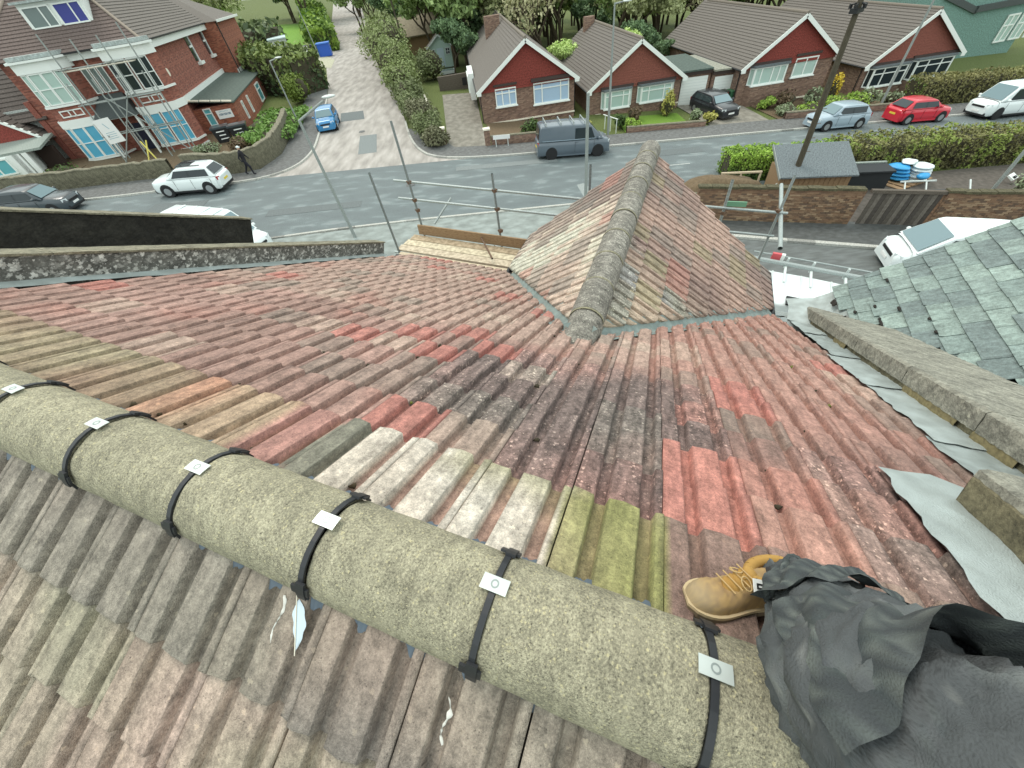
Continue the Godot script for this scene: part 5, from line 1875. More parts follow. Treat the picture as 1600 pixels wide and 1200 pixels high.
func build_walls() -> void:
	wall_run("garden_wall", "long lichen-stained stone garden wall curving round the corner in front of the red brick house", smooth([[-20.4, -32.3], [-18.7, -32.1], [-17.0, -31.9], [-15.9, -32.6], [-15.3, -35.0], [-15.7, -39.3], [-16.6, -44.0]]), 1.35, 0.35, M("stone", Color.WHITE), M("coping", Color.WHITE), 0.12, 3)
	wall_run("garden_wall", "low dark garden wall left of the steps, below the white-fronted house", [[-34, -31.3], [-28.2, -31.8], [-25.5, -32.2], [-21.6, -32.5]], 1.1, 0.32, M("stone", Color.WHITE), M("coping", Color.WHITE), 0.1, 4)
	var st := thing("garden_steps", "short flight of stone steps in the gap of the garden wall behind the white car", "steps", on_ground(-21.0, -32.3))
	for i in 3:
		wall_box(st, "step", Vector3(0, 0.08 + 0.17 * i, -0.32 * i), Vector3(1.1, 0.17, 0.36), M("coping", Color.WHITE))
	wall_run("front_wall", "low brown brick wall before the leftmost bungalow, behind the grey van", [[1.3, -33.2], [9.0, -33.3]], 0.62, 0.24, M("brick_brown", Color.WHITE), M("coping", Color.WHITE), 0.02)
	wall_run("front_wall", "low dark wall along the edge of the small bright lawn", [[11.8, -33.3], [18.0, -33.2]], 0.42, 0.24, M("brick_brown", Color.WHITE), M("coping", Color.WHITE), 0.02)
	wall_run("front_wall", "low wall in front of the planted garden of the third bungalow", [[24.4, -33.2], [34.2, -33.1]], 0.5, 0.24, M("brick_brown", Color.WHITE), M("coping", Color.WHITE), 0.02)
	for q in [[1.05, -33.2, "white-capped gate pier at the end of the pale drive"], [-2.3, -34.4, "white-capped gate pier below the overgrown roadside hedge"]]:
		var p := thing("gate_pier", q[2], "gate pier", on_ground(q[0], q[1]))
		wall_box(p, "shaft", Vector3(0, 0.5, 0), Vector3(0.42, 1.2, 0.42), M("brick_brown", Color.WHITE))
		wall_box(p, "cap", Vector3(0, 1.14, 0), Vector3(0.52, 0.10, 0.52), M("cream", Color.WHITE))
	wall_run("boundary_wall", "pale narrow wall top running back beside the drive, under the hedge", [[-2.5, -35.0], [-3.3, -41.0], [-4.2, -48.0]], 0.85, 0.16, M("white_render", Color.WHITE), M("cream", Color.WHITE), 0.03)
	# old brick wall of the yard, in real courses of bricks near the gate
	var d := Vector3(6.17, -0.37, 1.83).normalized()
	var runs := [[Vector3(10.4, -0.63, -18.45), 7.2, "old brown brick yard wall, left of the plank gate", "left"], [Vector3(20.35, -1.22, -15.45), 14.0, "old brown brick yard wall, right of the plank gate", "right"]]
	for q in runs:
		var w := thing("yard_wall", q[2], "wall")
		var g := G.new()
		var o: Vector3 = q[0]
		var ln: float = q[1]
		var nz := Vector3.UP.cross(d).normalized() * -1.0
		if nz.z < 0: nz = -nz
		var bs := Basis(d, d.cross(nz) if d.cross(nz).y > 0 else nz.cross(d), nz)
		bs = Basis(d, nz.cross(d), nz)
		g.box(o + d * ln * 0.5 + Vector3(0, 0.65, 0), Vector3(ln, 2.0, 0.22), bs)
		part("wall_core", g, M("brick_old", Color.WHITE), w)
		var rng := RandomNumberGenerator.new()
		rng.seed = 911
		g = G.new()
		var cl := [lin(142, 116, 92), lin(122, 98, 80), lin(158, 134, 108), lin(104, 86, 72), lin(134, 106, 84)]
		for r in 20:
			var n := int(ln / 0.235)
			for k in n:
				var x := k * 0.235 + (0.117 if r & 1 else 0.0)
				if rng.randf() < 0.10: continue
				g.box(o + d * (x + 0.11) + Vector3(0, -0.1 + r * 0.078, 0) + nz * (0.112 + rng.randf_range(-0.008, 0.012)), Vector3(0.222, 0.068, 0.05), bs, cl[rng.randi() % 5].lerp(lin(92, 96, 60), clampf(0.5 - r * 0.12, 0, 0.5)))
		var bo := part("bricks", g, mats.vc, w)
		bo.set_meta("kind", "stuff")
		for k in int(ln / 0.6):
			g = G.new()
			g.box(o + d * (k * 0.6 + 0.3) + Vector3(0, 1.68 + rng.randf_range(-0.02, 0.02), 0), Vector3(0.585, 0.10, 0.34), bs)
			part("coping_brick", g, M("coping_mossy", c8(124, 118, 92), 0.95, tex.stone, Vector3(1, 1, 1)), w)
	var gt := thing("plank_gate", "weathered grey gate of vertical planks set in the old brick wall", "gate")
	var go := Vector3(17.62, -1.05, -16.27)
	var nz2 := Vector3(-d.z, 0, d.x)
	if nz2.z < 0: nz2 = -nz2
	var bs2 := Basis(d, nz2.cross(d), nz2)
	var rng2 := RandomNumberGenerator.new()
	rng2.seed = 12
	for k in 15:
		var g := G.new()
		g.box(go + d * (0.1 + k * 0.185) + Vector3(0, 0.72 + rng2.randf_range(-0.03, 0.03), 0) + nz2 * rng2.randf_range(-0.012, 0.012), Vector3(0.176, 1.62, 0.03), bs2)
		part("plank", g, M("plank%d" % (k % 3), [c8(108, 104, 100), c8(134, 130, 126), c8(92, 88, 86)][k % 3], 0.9, tex.wood, Vector3(3, 0.6, 3)), gt)
	var g3 := G.new()
	g3.box(go + d * 1.4 + Vector3(0, 1.60, 0), Vector3(3.0, 0.14, 0.18), bs2)
	part("lintel", g3, M("old_wood", Color.WHITE), gt)

# ================================================================ vehicles; local x = forward, y up, z = right side
func hull(g: G, st: Array) -> void:   # stations: x, low, high, half width, crown
	var rows := []
	for q in st:
		var r := PackedVector3Array()
		var lo: float = q[1]
		var hi: float = q[2]
		var w: float = q[3]
		var h := hi - lo
		var half := [Vector2(0.86, 0.0), Vector2(0.97, 0.10), Vector2(1.0, 0.38), Vector2(0.985, 0.68), Vector2(0.93, 0.90), Vector2(0.80, 0.985), Vector2(0.45, 1.0)]
		for k in half:
			r.append(Vector3(q[0], lo + h * k.y + (q[4] if k.x < 0.5 else 0.0), w * k.x))
		r.append(Vector3(q[0], hi + q[4] * 1.1, 0))
		for i in range(half.size() - 1, -1, -1):
			var k: Vector2 = half[i]
			r.append(Vector3(q[0], lo + h * k.y + (q[4] if k.x < 0.5 else 0.0), -w * k.x))
		rows.append(r)
	rows.reverse()
	g.grid(rows)
	var a := []
	var b := []
	for v in rows[0]: a.append(v)
	for v in rows[-1]: b.append(v)
	g.poly(a)
	b.reverse()
	g.poly(b)

func glass_on(g: G, a: Vector3, b: Vector3, c: Vector3, d: Vector3, out: Vector3, inset := 0.05, off := 0.012) -> void:
	var m := (a + b + c + d) * 0.25
	var n := (b - a).cross(d - a).normalized()
	if n.dot(out) < 0: n = -n
	var q := []
	for v in [a, b, c, d]: q.append(v.lerp(m, inset) + n * off)
	g.oquad(q[0], q[1], q[2], q[3], out)

# p: length, width, height, belt (height of the window line), bonnet, wheel, base (wheelbase), cab0 (windscreen foot x), roof0, roof1, tail (rear window foot x), rear glass, paint
func car(label: String, category: String, at: Vector3, turn: float, p: Dictionary) -> Node3D:
	var o := thing(p.get("name", "parked_car"), label, category, at, turn)
	o.rotation = Vector3(0, turn, 0)
	# follow the slope of the hill
	var fwd := Vector3(cos(turn), 0, -sin(turn))
	o.basis = Basis(Vector3.UP, turn).rotated(Vector3(sin(turn), 0, cos(turn)).normalized(), atan(-FALL * fwd.x))
	var L: float = p.len * 0.5
	var W: float = p.wid * 0.5
	var H: float = p.hei
	var belt: float = p.belt
	var bon: float = p.bonnet
	var wr: float = p.wheel
	var wx: float = p.base * 0.5
	var off: float = p.get("shift", 0.0)
	var paint: Material = M(p.paint, Color.WHITE)
	var lo: float = p.get("clear", 0.22)
	var g := G.new()
	hull(g, [[L, lo + 0.12, bon * 0.72, W * 0.72, 0.0], [L - 0.06, lo + 0.03, bon * 0.88, W * 0.84, 0.01], [L - 0.22, lo, bon * 0.96, W * 0.94, 0.02], [L - 0.6, lo, bon * 1.0, W * 0.99, 0.03],
		[p.cab0 + 0.1, lo, lerpf(bon, belt, 0.75), W, 0.03], [p.cab0 - 0.15, lo, belt, W, 0.0], [0.0, lo, belt, W, 0.0], [p.tail, lo, belt, W, 0.0], [-L + 0.25, lo, p.get("boot", belt), W * 0.97, 0.0], [-L + 0.05, lo + 0.04, p.get("boot", belt) * 0.97, W * 0.90, 0.0], [-L, lo + 0.15, p.get("boot", belt) * 0.86, W * 0.82, 0.0]])
	part("body", g, paint, o)
	# upper body: four pillars' worth of roof with tumblehome
	var t: float = p.get("tumble", 0.80)
	var wb := W * 0.945
	var wt := W * t
	var rows := []
	for q in [[p.cab0, belt - 0.02, 0.0], [p.roof0 + 0.1, H - 0.10, 1.0], [p.roof0 - 0.10, H - 0.035, 1.0], [(p.roof0 + p.roof1) * 0.5, H, 1.0], [p.roof1 + 0.10, H - 0.03, 1.0], [p.roof1 - 0.06, H - 0.10, 1.0], [p.tail, belt - 0.02, 0.0]]:
		var r := PackedVector3Array()
		var w: float = lerpf(wb, wt, q[2])
		r.append(Vector3(q[0], belt - 0.03, wb))
		r.append(Vector3(q[0], lerpf(belt, q[1], 0.9) if q[2] > 0 else q[1], lerpf(wb, wt, 0.92) if q[2] > 0 else w))
		r.append(Vector3(q[0], q[1], w * 0.93))
		r.append(Vector3(q[0], q[1] + 0.03 * q[2], 0))
		r.append(Vector3(q[0], q[1], -w * 0.93))
		r.append(Vector3(q[0], lerpf(belt, q[1], 0.9) if q[2] > 0 else q[1], -(lerpf(wb, wt, 0.92) if q[2] > 0 else w)))
		r.append(Vector3(q[0], belt - 0.03, -wb))
		rows.append(r)
	g = G.new()
	rows.reverse()
	g.grid(rows)
	part("cabin", g, paint, o)
	var gl := M("glass_dark", Color.WHITE)
	g = G.new()
	glass_on(g, Vector3(p.cab0, belt, wb * 0.93), Vector3(p.cab0, belt, -wb * 0.93), Vector3(p.roof0 + 0.1, H - 0.10, -wt * 0.90), Vector3(p.roof0 + 0.1, H - 0.10, wt * 0.90), Vector3(1, 0.6, 0), 0.06, 0.042)
	part("windscreen", g, M("glass_screen", c8(120, 142, 148), 0.05), o)
	if p.get("rear_glass", true):
		g = G.new()
		glass_on(g, Vector3(p.tail, belt + 0.03, wb * 0.88), Vector3(p.tail, belt + 0.03, -wb * 0.88), Vector3(p.roof1 - 0.06, H - 0.10, -wt * 0.86), Vector3(p.roof1 - 0.06, H - 0.10, wt * 0.86), Vector3(-1, 0.5, 0), 0.10, 0.035)
		part("rear_window", g, gl, o)
	var cuts: Array = p.cuts
	for s in [-1.0, 1.0]:
		for i in cuts.size() - 1:
			var x0: float = cuts[i]
			var x1: float = cuts[i + 1]
			g = G.new()
			var yb := belt + 0.02
			var yt := lerpf(belt, H - 0.05, 0.80)
			var zb := wb + 0.004
			var zt := lerpf(wb, wt, 0.80) + 0.010
			var lean := func(x: float) -> float:      # the glass follows the sloping ends of the cabin
				var f := x
				if x > p.roof0: f = lerpf(x, p.roof0, 0.82)
				if x < p.roof1: f = lerpf(x, p.roof1, 0.82)
				return f
			g.oquad(Vector3(x0 - 0.03, yb, s * zb), Vector3(x1 + 0.03, yb, s * zb), Vector3(lean.call(x1) + 0.03, yt, s * zt), Vector3(lean.call(x0) - 0.03, yt, s * zt), Vector3(0, 0.3, s))
			part("side_window", g, gl, o)
		# mirror
		g = G.new()
		blob(g, Vector3(p.cab0 - 0.32, belt + 0.06, s * (W + 0.10)), Vector3(0.09, 0.075, 0.12), 1, 0.0, 5, 8)
		part("wing_mirror", g, paint, o)
		# wheels
		for xw in [wx + off, -wx + off]:
			g = G.new()
			g.tube(Vector3(xw, wr + 0.03, s * (W - 0.26)), Vector3(xw, wr + 0.03, s * (W + 0.004)), wr + 0.06, 18)
			part("wheel_arch", g, M("black", Color.WHITE), o)
			g = G.new()
			g.tube(Vector3(xw, wr, s * (W - 0.20)), Vector3(xw, wr, s * (W + 0.016)), wr, 20)
			var ty := part("wheel", g, M("tyre", Color.WHITE), o)
			g = G.new()
			g.tube(Vector3(xw, wr, s * (W - 0.1)), Vector3(xw, wr, s * (W + 0.026)), wr * 0.62, 16)
			part("rim", g, M(p.get("rim", "rim"), Color.WHITE), ty)
		# lights
		g = G.new()
		g.box(Vector3(L - 0.13, bon * 0.80, s * W * 0.70), Vector3(0.14, 0.13, W * 0.34), Basis(Vector3.UP, s * -0.5))
		part("headlight", g, M("lamp_clear", Color.WHITE), o)
		g = G.new()
		g.box(Vector3(-L + 0.10, belt * 0.84, s * W * 0.80), Vector3(0.12, 0.20 if p.get("rear_glass", true) else 0.45, W * 0.22), Basis(Vector3.UP, s * 0.4))
		part("tail_light", g, M("tail", Color.WHITE), o)
		# door seams and handle
		g = G.new()
		for x in cuts:
			g.box(Vector3(x, (lo + belt) * 0.52, s * (W * 0.998)), Vector3(0.012, (belt - lo) * 0.70, 0.012))
		part("door_seam", g, M("black", Color.WHITE), o)
		g = G.new()
		g.box(Vector3(cuts[0] + 0.12, belt - 0.13, s * (W * 0.99)), Vector3(0.16, 0.025, 0.03))
		part("door_handle", g, paint, o)
	# bumpers, grille, plates
	wall_box(o, "front_bumper", Vector3(L - 0.12, lo + 0.10, 0), Vector3(0.22, 0.20, W * 1.62), M(p.get("bumper", "black"), Color.WHITE))
	wall_box(o, "rear_bumper", Vector3(-L + 0.12, lo + 0.10, 0), Vector3(0.22, 0.22, W * 1.68), M(p.get("bumper", "black"), Color.WHITE))
	wall_box(o, "grille", Vector3(L - 0.03, bon * 0.70, 0), Vector3(0.10, 0.11, W * 0.95), M("black", Color.WHITE))
	wall_box(o, "number_plate", Vector3(L + 0.025, lo + 0.26, 0), Vector3(0.02, 0.11, 0.5), M("plate_white", Color.WHITE))
	wall_box(o, "number_plate", Vector3(-L - 0.01, lo + 0.42, 0), Vector3(0.02, 0.11, 0.5), M("plate_yellow", Color.WHITE))
	wall_box(o, "sill", Vector3(0, lo + 0.02, 0), Vector3(p.base - wr * 2.4, 0.10, W * 1.98), M(p.get("bumper", "black"), Color.WHITE))
	return o

func build_vehicles() -> void:
	var hatch := {"len": 4.05, "wid": 1.74, "hei": 1.50, "belt": 0.98, "bonnet": 0.92, "wheel": 0.31, "base": 2.52, "cab0": 1.05, "roof0": 0.35, "roof1": -1.35, "tail": -1.85, "cuts": [-1.35, -0.35, 0.62], "paint": "paint_silver", "bumper": "paint_silver"}
	var van := {"name": "parked_van", "len": 5.0, "wid": 1.92, "hei": 1.97, "belt": 1.12, "bonnet": 1.08, "wheel": 0.34, "base": 3.2, "cab0": 1.95, "roof0": 1.0, "roof1": -2.28, "tail": -2.42, "cuts": [0.05, 1.35], "paint": "paint_van", "bumper": "paint_van", "tumble": 0.86, "boot": 1.12, "rim": "tyre", "shift": 0.05}
	# white crossover on the left, facing left
	var suv := hatch.duplicate()
	suv.merge({"len": 4.35, "wid": 1.80, "hei": 1.60, "belt": 1.06, "bonnet": 1.00, "wheel": 0.35, "base": 2.65, "cab0": 1.05, "roof0": 0.25, "roof1": -1.55, "tail": -2.0, "cuts": [-1.65, -0.45, 0.62], "paint": "paint_white", "bumper": "black", "clear": 0.26}, true)
	var sc := car("white crossover car with black sills parked beside the stone garden wall on the left", "car", on_ground(-18.75, -29.25), PI - 0.02, suv)
	for z in [-0.55, 0.55]:
		var rg := G.new()
		rg.tube(Vector3(0.2, 1.64, z), Vector3(-1.3, 1.64, z), 0.025, 6)
		part("roof_rail", rg, M("black", Color.WHITE), sc)
	wall_box(sc, "sunroof", Vector3(-0.15, 1.612, 0), Vector3(0.9, 0.03, 0.9), M("glass_dark", Color.WHITE))
	# grey panel van with roof bars
	var v := car("dark grey panel van with four roof bars parked before the leftmost bungalow", "van", on_ground(6.70, -29.9), -0.03, van)
	for x in [-1.95, -0.95, -0.1, 0.62]:
		var bg := G.new()
		bg.beam(Vector3(x, 2.12, -0.80), Vector3(x, 2.12, 0.80), 0.05, 0.04)
		for s in [-0.76, 0.76]: bg.box(Vector3(x, 2.03, s), Vector3(0.06, 0.18, 0.06))
		part("roof_bar", bg, M("steel", Color.WHITE), v)
	for s in [-1.0, 1.0]:
		wall_box(v, "side_crease", Vector3(-0.4, 1.14, s * 0.945), Vector3(3.6, 0.03, 0.02), M("paint_silver", Color.WHITE))
	# silver and red hatchbacks, white van on the right
	car("silver hatchback facing left before the planted garden, left of the red car", "car", on_ground(26.6, -30.55 + 0.0), PI + 0.02, hatch)
	var red := hatch.duplicate()
	red.merge({"len": 3.95, "paint": "paint_red", "bumper": "paint_red", "hei": 1.47, "cab0": 1.0, "roof1": -1.2, "tail": -1.8}, true)
	car("bright red hatchback seen from behind, parked between the silver car and the white van", "car", on_ground(32.7, -30.4), 0.0, red)
	var wv := van.duplicate()
	wv.merge({"paint": "paint_white", "bumper": "black", "len": 5.1}, true)
	car("white panel van facing left at the far right of the main road", "van", on_ground(39.4, -30.0), PI + 0.04, wv)
	# black estate in the drive
	var est := hatch.duplicate()
	est.merge({"len": 4.6, "wid": 1.80, "paint": "paint_black", "bumper": "paint_black", "base": 2.7, "cab0": 1.15, "roof0": 0.4, "roof1": -1.75, "tail": -2.1, "cuts": [-1.7, -0.5, 0.65], "hei": 1.46}, true)
	car("black estate car standing in the drive before the garages, nose to the road", "car", on_ground(20.25, -36.6), -1.42, est)
	# blue hatchback on the side road
	var blue := hatch.duplicate()
	blue.merge({"paint": "paint_blue", "bumper": "paint_blue", "len": 3.9, "wid": 1.72}, true)
	car("blue hatchback facing down the side road by the grassy corner", "car", on_ground(-12.75, -42.6), -PI * 0.5 + 0.13, blue)
	# dark car lower left
	var dk := hatch.duplicate()
	dk.merge({"paint": "paint_dark", "bumper": "black", "len": 4.3}, true)
	car("dark grey car at the left edge, half hidden behind the smooth parapet", "car", on_ground(-27.6, -27.9), 0.03, dk)
	# white van low on the left: only its roof shows
	var w2 := van.duplicate()
	w2.merge({"paint": "paint_white", "hei": 2.05, "len": 5.3, "rear_glass": true}, true)
	var lv := car("white van low on the left, only its ribbed roof showing above the dark parapet", "van", on_ground(-13.4, -19.7), -0.38, w2)
	for i in 4:
		wall_box(lv, "roof_rib", Vector3(-1.5 + i * 0.75, 2.075, 0), Vector3(0.10, 0.025, 1.4), M("paint_white", Color.WHITE))
	# white people carrier in the lane
	var pc := van.duplicate()
	pc.merge({"paint": "paint_white", "bumper": "paint_white", "hei": 1.85, "belt": 1.08, "bonnet": 1.0, "len": 4.9, "rim": "rim"}, true)
	car("white people carrier in the lane, its nose showing past the slate roof", "van", on_ground(18.35, -12.0), PI - 0.38, pc)
	# white van straight below, beyond the dormer
	var bv := van.duplicate()
	bv.merge({"paint": "paint_white", "len": 5.2, "hei": 2.3, "wid": 2.0}, true)
	var b := car("white van with a tube rack, straight below between the dormer and the slate roof", "van", on_ground(8.5, -9.2), PI - 0.60, bv)
	var rg2 := G.new()
	rg2.tube(Vector3(1.0, 2.52, 0.95), Vector3(-2.4, 2.52, 0.95), 0.07, 8)
	part("rack_tube", rg2, M("steel", Color.WHITE), b)
	rg2 = G.new()
	rg2.tube(Vector3(1.0, 2.66, 1.10), Vector3(-2.4, 2.66, 1.10), 0.025, 6)
	part("rack_rail", rg2, M("steel", Color.WHITE), b)
	for x in [0.8, 0.0, -0.7, -1.6]:
		rg2 = G.new()
		rg2.box(Vector3(x, 2.45, 0.55), Vector3(0.06, 0.05, 1.1))
		rg2.box(Vector3(x, 2.50, 1.05), Vector3(0.06, 0.34, 0.06))
		part("rack_bar", rg2, M("white_dull", Color.WHITE), b)
	for x in [0.3, -0.5, -1.3]:
		wall_box(b, "roof_rib", Vector3(x, 2.325, 0), Vector3(0.05, 0.02, 1.5), M("white_dull", Color.WHITE))
	var tp := wall_box(b, "warning_tape", Vector3(0.3, 2.62, 1.1), Vector3(0.35, 0.22, 0.10), M("tape_red", c8(206, 90, 96), 0.6))
	wall_box(tp, "tape_stripe", Vector3(0.17, 2.62, 1.1), Vector3(0.10, 0.225, 0.105), M("white", Color.WHITE))
	wall_box(b, "roof_hatch", Vector3(-0.43, 2.33, -0.72), Vector3(0.55, 0.05, 0.42), M("black", Color.WHITE))

# ================================================================ poles, lamps
func pole(called: String, label: String, category: String, base: Vector3, top: Vector3, r0: float, r1: float, m: String) -> Node3D:
	var o := thing(called, label, category)
	var g := G.new()
	g.tube(base - Vector3(0, 0.3, 0), top, r0, 12, r1)
	part("shaft", g, M(m, Color.WHITE), o)
	return o

func lamp_head(o: Node, a: Vector3, b: Vector3, r: float) -> void:
	var g := G.new()
	g.tube(a, b, r, 8)
	part("arm", g, M("pole_grey", Color.WHITE), o)
	g = G.new()
	var d := (b - a).normalized()
	blob(g, b + d * 0.28, Vector3(0.09, 0.06, 0.09) + Vector3(absf(d.x), 0, absf(d.z)) * 0.24, 2, 0.02, 6, 12)
	part("lantern", g, M("lantern", c8(206, 212, 210), 0.4), o)

func build_poles() -> void:
	var a := pole("street_lamp", "tall grey street lamp with a single arm at the near kerb, left of the scaffold", "street lamp", Vector3(-6.89, 0.41, -20.07), Vector3(-7.12, 5.72, -19.99), 0.085, 0.055, "pole_grey")
	lamp_head(a, Vector3(-7.12, 5.70, -19.99), Vector3(-5.95, 6.18, -20.36), 0.045)
	a = pole("street_lamp", "thin street lamp with a short head beside the grassy corner behind the tall lamp", "street lamp", Vector3(-15.5, 0.93, -43.2), Vector3(-15.63, 5.75, -43.15), 0.07, 0.05, "pole_grey")
	lamp_head(a, Vector3(-15.63, 5.72, -43.15), Vector3(-15.2, 5.80, -43.3), 0.045)
	a = pole("street_lamp", "distant thin street lamp beside the blue bin on the side road", "street lamp", Vector3(-23.6, 1.42, -88.2), Vector3(-24.2, 7.8, -88.1), 0.09, 0.06, "pole_grey")
	pole("pole", "plain pale grey pole rising past the front of the grey van", "pole", Vector3(5.75, -0.35, -21.8), Vector3(5.69, 4.71, -21.83), 0.095, 0.075, "pole_grey")
	a = pole("street_lamp", "slim street lamp in front of the second bungalow", "street lamp", Vector3(10.35, -0.62, -33.3), Vector3(10.2, 6.75, -33.3), 0.10, 0.05, "pole_grey")
	lamp_head(a, Vector3(10.2, 6.7, -33.3), Vector3(10.65, 6.75, -33.1), 0.045)
	pole("street_lamp", "pale leaning street lamp before the fourth bungalow, left of the red car", "street lamp", Vector3(32.4, -1.93, -33.4), Vector3(32.45, 5.6, -33.4), 0.10, 0.06, "pole_grey")
	pole("street_lamp", "pale street lamp at the right edge by the old brick wall", "street lamp", Vector3(22.78, -1.37, -15.64), Vector3(22.9, 4.4, -15.5), 0.075, 0.06, "pole_grey")
	# telegraph pole with its crown of fittings
	var t := pole("telegraph_pole", "dark wooden telegraph pole with black fittings at its top, in front of the grey-roofed shed", "telegraph pole", Vector3(16.35, -0.98, -19.8), Vector3(16.17, 6.85, -19.95), 0.15, 0.105, "pole_wood")
	var g := G.new()
	g.box(Vector3(16.17, 6.45, -19.95), Vector3(0.55, 0.16, 0.30), Basis(Vector3.UP, 0.5))
	part("junction_box", g, M("black", Color.WHITE), t)
	g = G.new()
	for k in 5:
		var an := TAU * k / 5
		g.tube(Vector3(16.17, 6.7, -19.95), Vector3(16.17 + 0.25 * cos(an), 6.62, -19.95 + 0.25 * sin(an)), 0.03, 6)
		g.box(Vector3(16.17 + 0.26 * cos(an), 6.58, -19.95 + 0.26 * sin(an)), Vector3(0.09, 0.14, 0.09))
	part("wire_hooks", g, M("black", Color.WHITE), t)
	g = G.new()
	for k in 4: g.tube(Vector3(16.3 - 0.02 * k, 1.3 + k * 0.6, -19.84), Vector3(16.6 - 0.02 * k, 1.3 + k * 0.6, -19.80), 0.014, 5)
	part("climbing_steps", g, M("rust", Color.WHITE), t)
	pole("pole", "dark thin pole standing in the bushes beside the side road", "pole", Vector3(-6.6, 0.4, -66.3), Vector3(-7.2, 7.4, -66.2), 0.11, 0.09, "pole_wood")
	# road name plate on two legs: lettering too small to read in the photograph
	var s := thing("street_nameplate", "low white street nameplate on two legs, left of the grey van", "street sign")
	for x in [1.62, 2.52]:
		g = G.new()
		g.tube(on_ground(x, -32.6), on_ground(x, -32.6, 0.78), 0.035, 6)
		part("leg", g, M("white_dull", c8(206, 214, 212), 0.6), s)
	g = G.new()
	g.box(on_ground(2.07, -32.56, 0.70), Vector3(1.25, 0.26, 0.04), Basis(Vector3.BACK, -0.06))
	part("plate", g, M("plate_white", Color.WHITE), s)

# ================================================================ foliage
func leaf_cloud(g: G, rng: RandomNumberGenerator, o: Vector3, s: Vector3, n: int, size: float, ca: Color, cb: Color, shell := 0.55) -> void:
	for i in n:
		var d := Vector3(rng.randfn(), rng.randfn(), rng.randfn()).normalized()
		var r := pow(rng.randf(), shell)
		var p := o + d * r * s
		var x := Vector3(rng.randfn(), rng.randfn(), rng.randfn()).normalized()
		var y := x.cross(d + Vector3(rng.randfn(), rng.randfn() + 0.6, rng.randfn()) * 0.5).normalized()
		var k := size * rng.randf_range(0.6, 1.4)
		g.leaf(p, x * k * 0.55, y * k, ca.lerp(cb, rng.randf()))

func bush(called: String, label: String, at: Vector3, s: Vector3, n: int, size: float, ca: Color, cb: Color, sd: int, group := "", cat := "shrub") -> Node3D:
	var o := thing(called, label, cat, at, 0.0, group)
	var rng := RandomNumberGenerator.new()
	rng.seed = sd
	var g := G.new()
	for k in 5:
		var d := Vector3(rng.randfn() * 0.4, 0, rng.randfn() * 0.4)
		g.tube(Vector3.ZERO, Vector3(d.x * s.x, s.y * rng.randf_range(0.7, 1.2), d.z * s.z), 0.03, 5, 0.012)
	blob(g, Vector3(0, s.y * 0.8, 0), s * Vector3(0.62, 0.62, 0.62), sd, 0.2, 7, 10)
	part("stems", g, M("twig", Color.WHITE), o)
	g = G.new()
	for k in 9:
		var c := Vector3(rng.randf_range(-0.5, 0.5) * s.x, s.y * rng.randf_range(0.55, 1.25), rng.randf_range(-0.5, 0.5) * s.z)
		var tone := rng.randf()
		leaf_cloud(g, rng, c, s * rng.randf_range(0.5, 0.68), n / 9, size, ca.lerp(cb, tone * 0.7), cb.lerp(ca, 0.3 * tone))
	part("foliage", g, mats.leaf, o)
	return o

